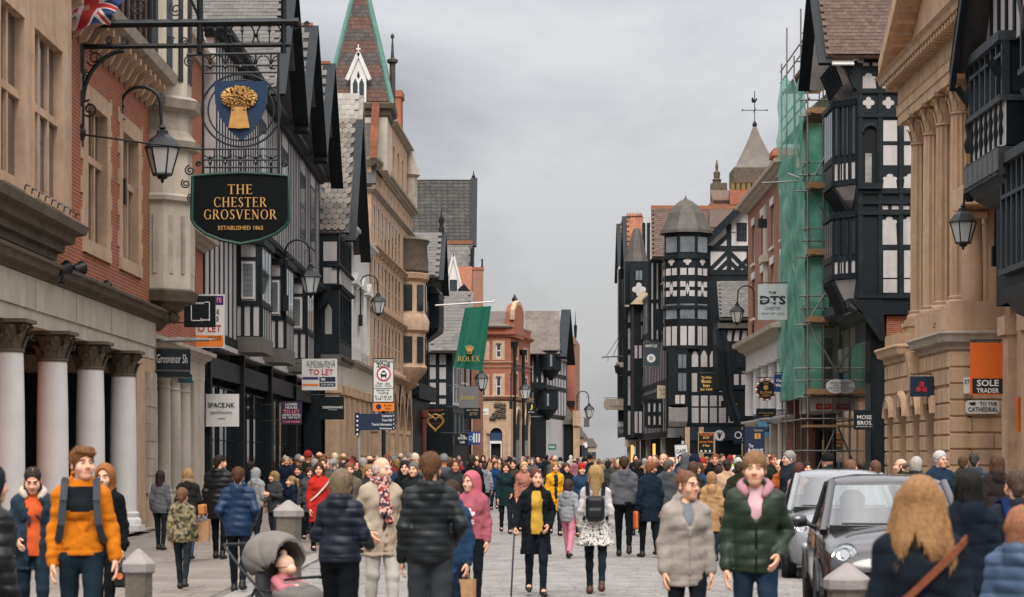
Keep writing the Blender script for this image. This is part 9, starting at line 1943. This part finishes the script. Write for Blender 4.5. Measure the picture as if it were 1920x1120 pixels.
def near_people():
 who('person in a black padded jacket cut off by the left edge',-18,872,300,face=130,wide=1.15,stride=.1,top=J(BK,kind='shiny',puff=(.085,.014),t=.035,hem=.74),legs=dict(color=BK),hair=('hoodup','#23282c'),seed=1)
 who('woman in an open denim jacket over an orange top looking down',62,872,205,fem=True,face=14,head=(-4,22),stride=.15,arms=('fwd','hold'),hair=('plaits','#2a1f1a'),inner=dict(color='#c4562a',hem=.86),top=J('#26333f',open=.075,vee=(.05,.09),t=.024,hem=.72,hood=False,collar=.0,fur='#b8ad9e'),legs=dict(color='#1c2833'),seed=2)
 who('young man in an orange jacket with black chest panel, walking',152,839,242,face=8,head=(26,-4),stride=.22,arms=('out','down'),wide=.88,hair=('quiff','#6b4526'),top=J('#c06c16',t=.02,hem=.94,hood=True,collar=.045,yoke=('#161a1e',1.27,.5)),legs=dict(color='#16232c'),shoes='#222222',seed=3,
  extras=ex_backpack('grey strapped rucksack on the back of the orange jacket','#2a2e33',1.22,strap='#3c4248'))
 who('woman in black with a fur-trimmed hood walking behind the orange jacket',196,872,195,fem=True,face=-6,stride=.15,arms=('down','down'),hair=('hoodup','#8a5a34'),top=J(BK,hem=.8),legs=dict(color=BK),seed=4,extras=ex_handbag('black handbag with round orange badge held beside the orange jacket',1,'#17191c',(.17,.07,.12),.3,mark='#c46a42'))
 who('woman with long dark hair in a grey coat by the stone pier',301,882,103,fem=True,face=170,stride=.1,hair=('long','#2a1c18'),top=J('#5c5c60',hem=.82,hood=False),legs=dict(color=DK),seed=5)
 who('blonde woman in a fur-collared dark coat carrying tan bags',353,878,116,fem=True,face=176,stride=.16,hair=('long','#8d7049'),arms=('down','fwd'),top=J('#222120',hem=.74,t=.028,fur='#7a6a56'),legs=dict(color='#2f4058'),seed=6,extras=multi(ex_handbag('tan leather shoulder bag on the blonde woman',-1,'#b27440',(.15,.07,.1),-.02,y=.06),ex_paperbag('large tan paper carrier bag beside the camouflage jacket',-1,.15,.2,'#a27a56')))
 who('boy in a camouflage jacket walking away',342,916,147,face=176,stride=.2,hair=('short','#6a4a30'),top=J('#4d4a38',m=printmat('camouflage',['#4f4c36','#6d6349','#2b2d22','#8a7c5c'],16),hem=.83,t=.028),legs=dict(color='#20262c'),arms=('down','down'),seed=7)
 who('man in a long black padded jacket walking to the dark shop',411,853,113,face=172,head=(-40,0),stride=.1,hair=('cropped','#241c18'),top=J(BK,kind='shiny',puff=(.09,.014),t=.036,hem=.68),legs=dict(color=BK),wide=1.08,seed=8)
 who('person in a bright navy padded jacket walking away',447,876,149,face=178,stride=.18,hair=('short','#4a3020'),arms=('pocket','pocket'),top=J('#142c48',kind='shiny',puff=(.1,.013),t=.03,hem=.8),legs=dict(color='#141a20'),wide=1.05,seed=9)
 who('person with a grey hood up near the dark shopfront',481,878,96,face=150,hair=('hoodup','#8a8c8c'),top=J('#8a8c8c',hem=.8),seed=10)
 who('curly blonde woman holding a drink beside the shopfront',514,884,97,fem=True,face=-30,head=(-30,0),hair=('bob','#7d6543'),arms=('phone','hold'),top=J('#3a3a3c',hem=.78),seed=11)
 who('girl with a blonde ponytail in a navy jacket',546,893,99,fem=True,face=-70,head=(-10,0),hair=('ponytail','#86704c'),arms=('hold','hold'),top=J(NV,hem=.8),seed=12)
 who('person in a red and black jacket far behind the red coat',571,886,86,face=150,hair=('short','#1c1816'),top=J('#a8302a',hem=.8,yoke=('#1a1a1c',1.32,0)),seed=13)
 who('woman in a long red coat with a white bag strap',599,868,106,fem=True,face=20,head=(-20,0),stride=.14,hair=('long','#3a241c'),top=J('#b02a20',hem=.62,hood=False,flare=.03),legs=dict(color=BK),seed=14,extras=ex_strap(1,'#cfc4b8'))
 who('man with short brown hair just behind the red coat',605,858,97,face=10,hair=('short','#5a3a24'),top=J('#4a4338',hem=.8),seed=15)
 who('bearded man in an open brown jacket over maroon',655,868,110,face=8,hair=('short','#6a4a34'),beard=('full','#6a4a34'),inner=dict(color='#4a2030'),top=J('#5a5244',open=.07,hem=.78,hood=False),legs=dict(color='#2a303a'),wide=1.08,seed=16)
 who('woman in a navy quilted jacket pushing the grey buggy',637,880,222,fem=True,face=166,lean=.06,head=(-4,6),wide=1.06,stride=.14,arms=('push','push'),hands=('grip','grip'),hair=('bob','#6a5a44'),top=J('#0e1522',kind='shiny',puff=(.085,.010),t=.025,hem=.9,hood=True,collar=.05),legs=dict(color='#0c1015',loose=.03),seed=17)
 who('older man in a beige double-breasted coat and checked scarf',715,857,186,face=24,head=(24,0),stride=.12,arms=('pocket','pocket'),hair=('bald','#b5b0aa'),beard=('stubble','#b0a59a'),inner=dict(color='#2a2a30'),top=J('#a0907e',t=.026,hem=.74,hood=False,collar=.04,open=.045,flare=.02),legs=dict(color='#a9a39b',loose=.008),shoes='#5a4030',seed=18,extras=ex_scarf(['#3a2a38','#b5402a','#2a2430','#c9a090']))
 who('broad man in a black hooded padded jacket seen from behind',806,849,228,face=186,head=(-16,0),wide=1.05,stride=.1,arms=('down','pocket'),hair=('short','#5a3e2a'),top=J('#15191c',kind='shiny',puff=(.062,.008),t=.023,hem=.86,hood=True),legs=dict(color='#34373b',loose=.025),seed=19)
 who('person in a dark blue long coat mostly hidden behind the black padded jacket',846,900,205,face=-20,fem=True,arms=('down','out'),hair=('short','#3a2a20'),top=J('#22374f',hem=.5,t=.025),legs=dict(color=NV),seed=20,extras=ex_paperbag('brown paper carrier bag hanging from a hand near the pink hoodie',1,.085,.19))
 who('woman in a pink hoodie with a pale leaf emblem, hood raised',885,885,166,fem=True,face=-8,head=(-34,0),stride=.1,arms=('down','pocket'),hair=('hoodup','#b8606c','#8a4a2a'),top=J('#98525d',hem=.9,t=.024,hood='up',collar=0),legs=dict(color='#10141a'),seed=21,extras=trefoil)
 who('person in a grey hoodie walking away mid street',909,868,66,face=178,stride=.2,hair=('short','#3a2c24'),top=J('#7d8084',hem=.8),legs=dict(color=BK),seed=22)
 who('woman in an open black coat and mustard top with a stick',1005,879,152,lod=0,fem=True,face=6,head=(10,0),stride=.12,arms=('pocket','cane'),hands=('relax','grip'),wide=1.08,hair=('bun','#5a2e24'),inner=dict(color='#b58f38',hem=.86),top=J('#11161b',open=.075,vee=(.1,.075),t=.024,hem=.58,hood=False,flare=.03),legs=dict(color='#161c24'),seed=23,extras=cane)
 who('blonde woman with black rucksack, white top and leopard skirt',1117,872,151,lod=0,fem=True,face=176,stride=.16,arms=('down','down'),hair=('long','#97794e'),top=J('#b9b5b4',hem=.9,t=.014,hood=False,collar=0),legs=dict(color='#1a2228',loose=-.004),skirt=dict(hem=.68,flare=.1,m=printmat('leopard_print',['#c4beb6','#2a2a2c','#d8d2ca'],40)),shoes='#4a2e24',seed=24,extras=ex_backpack('small black rucksack on the blonde woman in a patterned skirt','#121519',1.18,(.13,.08,.17)))
 who('child in a grey jacket and pink trousers',1066,900,111,face=160,stride=.24,hair=('bob','#3a2620'),top=J('#85868a',hem=.84,puff=(.09,.008)),legs=dict(color='#c0788a',loose=.012),arms=('fwd','back'),seed=25)
 who('blonde woman in a mustard yellow coat facing the camera',1041,866,86,fem=True,face=10,hair=('long','#8f6c3e'),inner=dict(color='#20242c'),top=J('#d0941e',open=.06,hem=.6,hood=False),legs=dict(color=DK),seed=26)
 who('boy in a red beanie and blue jacket',1091,870,90,face=6,hair=('beanie','#9a2a26','#2a1c16'),top=J('#24384e',hem=.8),seed=27)
 who('woman in salmon pink top by a buggy in the crowd',983,866,84,fem=True,face=8,hair=('bob','#b59a6a'),top=J('#a06a5a',hem=.8),seed=28)
 who('man in a grey hooded sweatshirt walking away',1170,856,109,face=178,stride=.2,wide=1.12,hair=('short','#3c2c20'),top=J('#55565a',hem=.92,t=.022),legs=dict(color=BK),arms=('down','down'),seed=29)
 who('red-haired man in a navy coat turned left',1218,865,110,face=200,head=(-60,0),stride=.14,hair=('short','#7a4a2c'),beard=('full','#7a4a2c'),top=J('#15222e',hem=.66,hood=False),legs=dict(color=BK),seed=30,extras=ex_handbag('orange and teal carrier bag held between two men',1,'#c4622a',(.08,.03,.17),.22,name='carrier_bag',cat='carrier bag',strapc='#2a5a60'))
 who('man in a charcoal jacket with grey hair walking away',1253,862,103,face=165,head=(-40,0),wide=1.1,hair=('short','#5a5048'),top=J('#46494c',hem=.76,t=.03),legs=dict(color='#22262c'),seed=31)
 who('man in a dark padded coat behind the pale grey jacket',1262,868,158,face=200,hair=('short','#3a3028'),top=J('#2e353c',hem=.74,puff=(.08,.01),kind='shiny'),seed=32) if False else None
 who('woman with glasses in a pale grey padded jacket',1287,882,236,fem=True,face=8,head=(30,0),wide=1.02,stride=.14,arms=('down','down'),hair=('bun','#6a4632'),inner=dict(color='#6a6e74'),top=J('#8f867f',puff=(.13,.007),t=.027,hem=.76,hood=True,collar=.03,vneck=1.26,zip='#8a8078'),legs=dict(color='#16191e'),seed=33,extras=ex_glasses())
 who('fair young man in a dark green padded jacket and pink hoodie',1416,847,250,face=-3,head=(-6,0),wide=.97,stride=.16,arms=('pocket','down'),hair=('fringe','#7a5a3c'),inner=dict(name='hoodie',color='#c09aa0',hem=.86),top=J('#1d2a1c',kind='shiny',puff=(.11,.009),t=.023,hem=.85,hood=True,collar=.01,vneck=1.22,zip='#12160f',fur='#a87c84'),legs=dict(color='#1c2c3c'),seed=34)
 who('blonde woman in a camel coat seen from behind',1334,885,117,fem=True,face=176,hair=('bob','#8c6a46'),top=J('#a8825a',hem=.62,hood=True),seed=35)
 who('person in a pale ribbed tan coat walking away',1363,862,105,face=182,hair=('cropped','#2a201a'),top=J('#b08e74',hem=.6,hood=False,t=.03),wide=1.1,seed=36)
 who('person with a white knitted hat right of the tan coat',1384,860,88,face=170,hair=('beanie','#b0aaa6','#3a2c24'),top=J('#2a2e33',hem=.8),seed=37)
 who('grey-haired man with glasses standing behind the silver car',1479,846,106,face=-60,head=(-10,0),hair=('short','#8a8580'),top=J('#20272e',hem=.8),seed=38,extras=ex_glasses())
 who('bald man in black behind the green padded jacket',1461,861,92,face=-20,hair=('bald','#5a5048'),top=J('#15191c',hem=.8),seed=39)
 who('dark-haired woman looking over the silver car',1514,866,104,fem=True,face=4,hair=('long','#241a18'),top=J('#1c1a1c',hem=.8),seed=40)
 who('person in a pink fur-collared coat beside the silver car',1499,868,116,fem=True,face=150,hair=('bob','#4a2a26'),top=J('#9a7a74',hem=.7,collar=.06),seed=41)
 who('person in a black beanie and dark coat behind the cars',1551,851,116,face=182,wide=1.2,hair=('beanie','#15181a','#2a2420'),top=J('#1b2426',hem=.6,hood=False),seed=42)
 who('woman with wavy auburn hair behind the car roof',1597,863,106,fem=True,face=120,hair=('long','#6a4a3a'),top=J('#3a3230',hem=.8),seed=43)
 who('balding man looking left by the bank pier',1688,860,112,face=-100,hair=('bald','#6a5648'),top=J('#22261f',hem=.8),seed=44)
 who('woman with a grey bob near the bank arch',1719,857,112,fem=True,face=150,hair=('bob','#a09a92'),top=J('#23282c',hem=.8),seed=45)
 who('white-haired man with glasses in a navy jacket facing the camera',1763,846,120,face=22,head=(10,0),wide=1.15,hair=('short','#b5b0ac'),top=J('#1a2a3a',hem=.78),seed=46,extras=ex_glasses())
 who('young man turned away beside the rusticated wall',1806,856,108,face=160,hair=('short','#4a3626'),top=J('#3a342e',hem=.8),seed=47)
 who('man in a dark padded gilet by the rusticated wall',1826,849,116,face=170,hair=('cropped','#3a3430'),top=J('#24303a',hem=.8,puff=(.09,.012),kind='shiny'),seed=48)
 who('woman with long brown hair at the far right',1868,852,132,fem=True,face=188,hair=('long','#4a3428'),top=J('#2a2422',hem=.8),seed=49)
 who('woman with very long black hair and fur collar at right',1814,879,280,fem=True,face=184,hair=('longdark','#14110f'),top=J('#141c26',hem=.7,t=.03),seed=50)
 who('blonde woman in a black coat in the right foreground',1724,893,410,fem=True,face=172,head=(-10,4),wide=1.1,stride=.1,hair=('parted','#8a6540'),top=J('#151c24',t=.035,hem=.6,hood=False,collar=.07),legs=dict(color=BK),seed=51,extras=multi(ex_strap(-1,'#7a4632',.035)))
 who('man with a blue patterned rucksack at the right edge',1904,880,255,face=184,wide=1.1,hair=('cropped','#4a3a30'),top=J('#20252c',hem=.78),seed=52,extras=ex_backpack('bright blue patterned rucksack at the right edge',z=1.22,m=printmat('rucksack_print',['#1c4aa0','#4a8ad0','#16244a'],14),strap='#16244a'))
 who('child with auburn hair in a grey jacket at the bottom right corner',1918,950,350,face=150,hair=('bob','#8a5a40'),top=J('#3f5068',kind='shiny',puff=(.09,.014),t=.036,hem=.7),seed=53)
 who('man in a long black coat seen from behind left of the grey hoodie',884,853,96,face=178,hair=('cropped','#2a211c'),top=J(BK,hem=.6,hood=False),seed=54)
 who('dark-haired woman in black between the older man and the shopfronts',760,864,112,fem=True,face=-10,hair=('long','#1c1614'),top=J(BK,hem=.74),seed=55)
 who('man in a dark jacket with grey hair just right of the older man',776,866,120,face=-20,hair=('short','#6a625a'),top=J('#1a1e20',hem=.78),seed=56)
 who('fair-haired woman in a black jacket by the red coat',690,872,108,fem=True,face=30,hair=('long','#8a6a44'),top=J('#2a2a2c',hem=.78),seed=57)
 who('man in a navy jacket at the shop doorway left',470,866,84,face=160,hair=('short','#2a211b'),top=J(NV,hem=.78),seed=58)
 who('woman in charcoal with a brown bob right of the charcoal jacket man',1300,866,104,fem=True,face=165,hair=('bob','#4a3224'),top=J('#2a2c30',hem=.72),seed=59)
 who('man in black with short dark hair in front of the navy banner',1420,862,96,face=20,hair=('short','#1c1613'),top=J(BK,hem=.76),seed=60)
 who('woman in a dark green coat behind the car roof',1640,864,100,fem=True,face=-150,hair=('bob','#5a4030'),top=J('#1e271d',hem=.7),seed=61)
 for lb,px,py,p,fem,fc,hr,hc,c,hm in (
  ('woman in a dark teal coat walking towards the camera left of the stick',948,868,84,1,6,'long','#3a2a20','#17292c',.7),('man in a brown jacket coming down the middle of the street',962,862,74,0,-8,'short','#2c211a','#3c3026',.8),
  ('woman in black with a pale scarf-like collar right of the mustard coat',1062,868,80,1,12,'bob','#4a3626','#131618',.72),('man in a grey-green parka beyond the blonde woman',1140,863,78,0,170,'cropped','#241c17','#30352c',.74),
  ('man in black between the grey sweatshirt and the navy coat',1194,864,86,0,175,'short','#2a211b','#0f1215',.76),('woman in maroon walking away by the charcoal jacket',1234,868,84,1,178,'long','#4a2c22','#3a1c22',.74),
  ('man in a navy anorak left of the red coat by the dark shop',560,872,90,0,-30,'short','#2a2018','#141d2a',.78),('woman in a grey coat between the ponytail girl and the red coat',580,876,94,1,20,'bob','#3a2a20','#45474a',.7),
  ('man in a black coat just right of the bearded man',672,862,96,0,-15,'cropped','#1c1714','#0f1215',.66),('woman with dark hair and black jacket left of the fingerpost',640,868,92,1,150,'long','#1a1412','#15181b',.78),
  ('man in a dark olive jacket by the navy banner post',1386,866,108,0,165,'short','#3a2c22','#262a1e',.78),('woman in a black coat between the tan coat and the green jacket',1348,874,100,1,172,'long','#2a1c16','#101316',.68)):
  who(lb,px,py,p,fem=bool(fem),face=fc,stride=.2,swing=(-1 if px % 2 else 1),arms=('fwd','back') if px % 3 else ('pocket','down'),hair=(hr,hc),top=J(c,hem=hm,hood=bool(px % 2)),legs=dict(color='#1b1f26'),seed=100+px)
near_people()
# ------------------------------------------------------------------ the crowd down the street: a few figures copied and dressed differently
def crowd():
 g=random.Random(21); protos=[]
 for i,(fem,hair,arms,hem,puff) in enumerate(((0,'short',('down','fwd'),.8,None),(1,'long',('down','down'),.76,None),(0,'cropped',('pocket','pocket'),.74,(.1,.014)),(1,'bob',('hold','down'),.66,None),(0,'beanie',('down','back'),.8,None),(1,'ponytail',('fwd','back'),.8,(.1,.012)),(0,'bald',('down','phone'),.78,None),(1,'bobble',('pocket','down'),.72,None),(0,'hoodup',('down','down'),.8,None),(0,'receding',('out','pocket'),.7,None))):
  inf=person('x',(0,0,0),face=0,h=1.72 if not fem else 1.64,lod=2,fem=bool(fem),wide=1.0+.1*(i % 3==0),stride=.1+.1*(i % 2),arms=arms,hair=(hair,'#3a2a20'),top=dict(color='#20252b',hem=hem,puff=puff),seed=60+i,skin=i); protos.append((inf['root'],hair,fem))
 coats=[('black','#0e1114',10),('navy','#131d2c',6),('charcoal','#25282b',6),('dark green','#1e271d',3),('brown','#4a382c',3),('grey','#505256',4),('red','#7a221d',1.2),('blue','#1d3656',2),('tan','#9a7c5c',2),('maroon','#4a2028',2),('pink','#96606a',.7),('orange','#a4562a',.6),('white','#b9b5b0',1),('hi-vis yellow','#a8ae3a',.2)]
 hairs=[('dark','#1f1713'),('brown','#4a3224'),('blond','#80653f'),('grey','#8a8580'),('auburn','#6a3c28')]; hats=[('black','#17191c'),('grey','#6a6c6e'),('red','#8a2a28'),('cream','#b8a890')]
 where=[(640,'by the left shopfronts'),(760,'below the stone building'),(850,'by the heart sign'),(930,'before the red brick corner'),(1000,'left of the street end'),(1070,'at the street end'),(1150,'right of the street end'),(1230,'by the far timbered houses'),(1310,'under the turret house'),(1400,'by the navy banner'),(1900,'by the right shopfronts')]
 used={}; placed=[]; n=0; tries=0
 while n<255 and tries<9000:
  tries+=1; u=g.random(); Y=1/(1/40+u**.8*(1/172-1/40)); px=g.uniform(520,1480)
  X=PX(px,Y); xl=np.interp(Y,[40,60,95,110,140,150,175],[-7,-7.4,-6.6,-6.6,-5.2,-3.6,-1.0]) ; xr=np.interp(Y,[47,75,95,112,125,145,170],[11.4,11.6,11.2,11.6,8.9,7.6,7.4])
  if not xl<X<xr or any((X-a)**2+(Y-b)**2<.55 for a,b in placed): continue
  if Y<66 and 860<px<1240: continue
  if Y<46 and (px<600 or px>1240) and g.random()<.3: continue
  placed.append((X,Y)); pr,hs,fem=protos[n % 10]; o=pr if n<10 else copy_tree(pr); n+=1
  for _try in range(60):
   cn,cc,_=g.choices(coats,[c[2] for c in coats])[0]; hn,hc=g.choice(hats if hs in ('beanie','bobble') else hairs); lc=g.choice(['#171b20','#20242c','#25324a','#2c2f33','#3a3c3e','#1c2838']); tw=g.random()<.5; s_=g.uniform(.95,1.05)*(1 if g.random()>.07 else .72)
   if hs=='hoodup': hn,hc=cn,cc
   head=f'{hn} {"knitted hat" if hs in ("beanie", "bobble") else "hood" if hs == "hoodup" else "receding hair" if hs in ("bald", "receding") else "long hair" if hs == "long" else "ponytail" if hs == "ponytail" else "hair"}'
   pl=next(w for lim,w in where if px<lim); lb=f'{"child" if s_ < .8 else "person"} in {cn} coat with {head} {"coming" if tw else "walking away"} {pl}'
   if lb not in used: break
  used[lb]=1
  o.location=(X,Y,.034 if X<-3.45 or X>10.4 else .008); o.rotation_euler=(0,0,rad((0 if tw else 180)+g.uniform(-30,30))); o.scale=(s_,s_,s_)
  for ch in o.children:
   nm=ch.name.split('.')[0]; m=cloth(cc) if nm=='jacket' else hairmat(hc) if nm=='hair' else cloth(hc) if nm in ('beanie','bobble_hat','hood') else cloth(lc) if nm in ('trousers','leggings') else None
   if m: ch.material_slots[0].link='OBJECT'; ch.material_slots[0].material=m
  o['label']=lb; o['category']='person'; o['group']='people in the crowd down the street'
crowd()
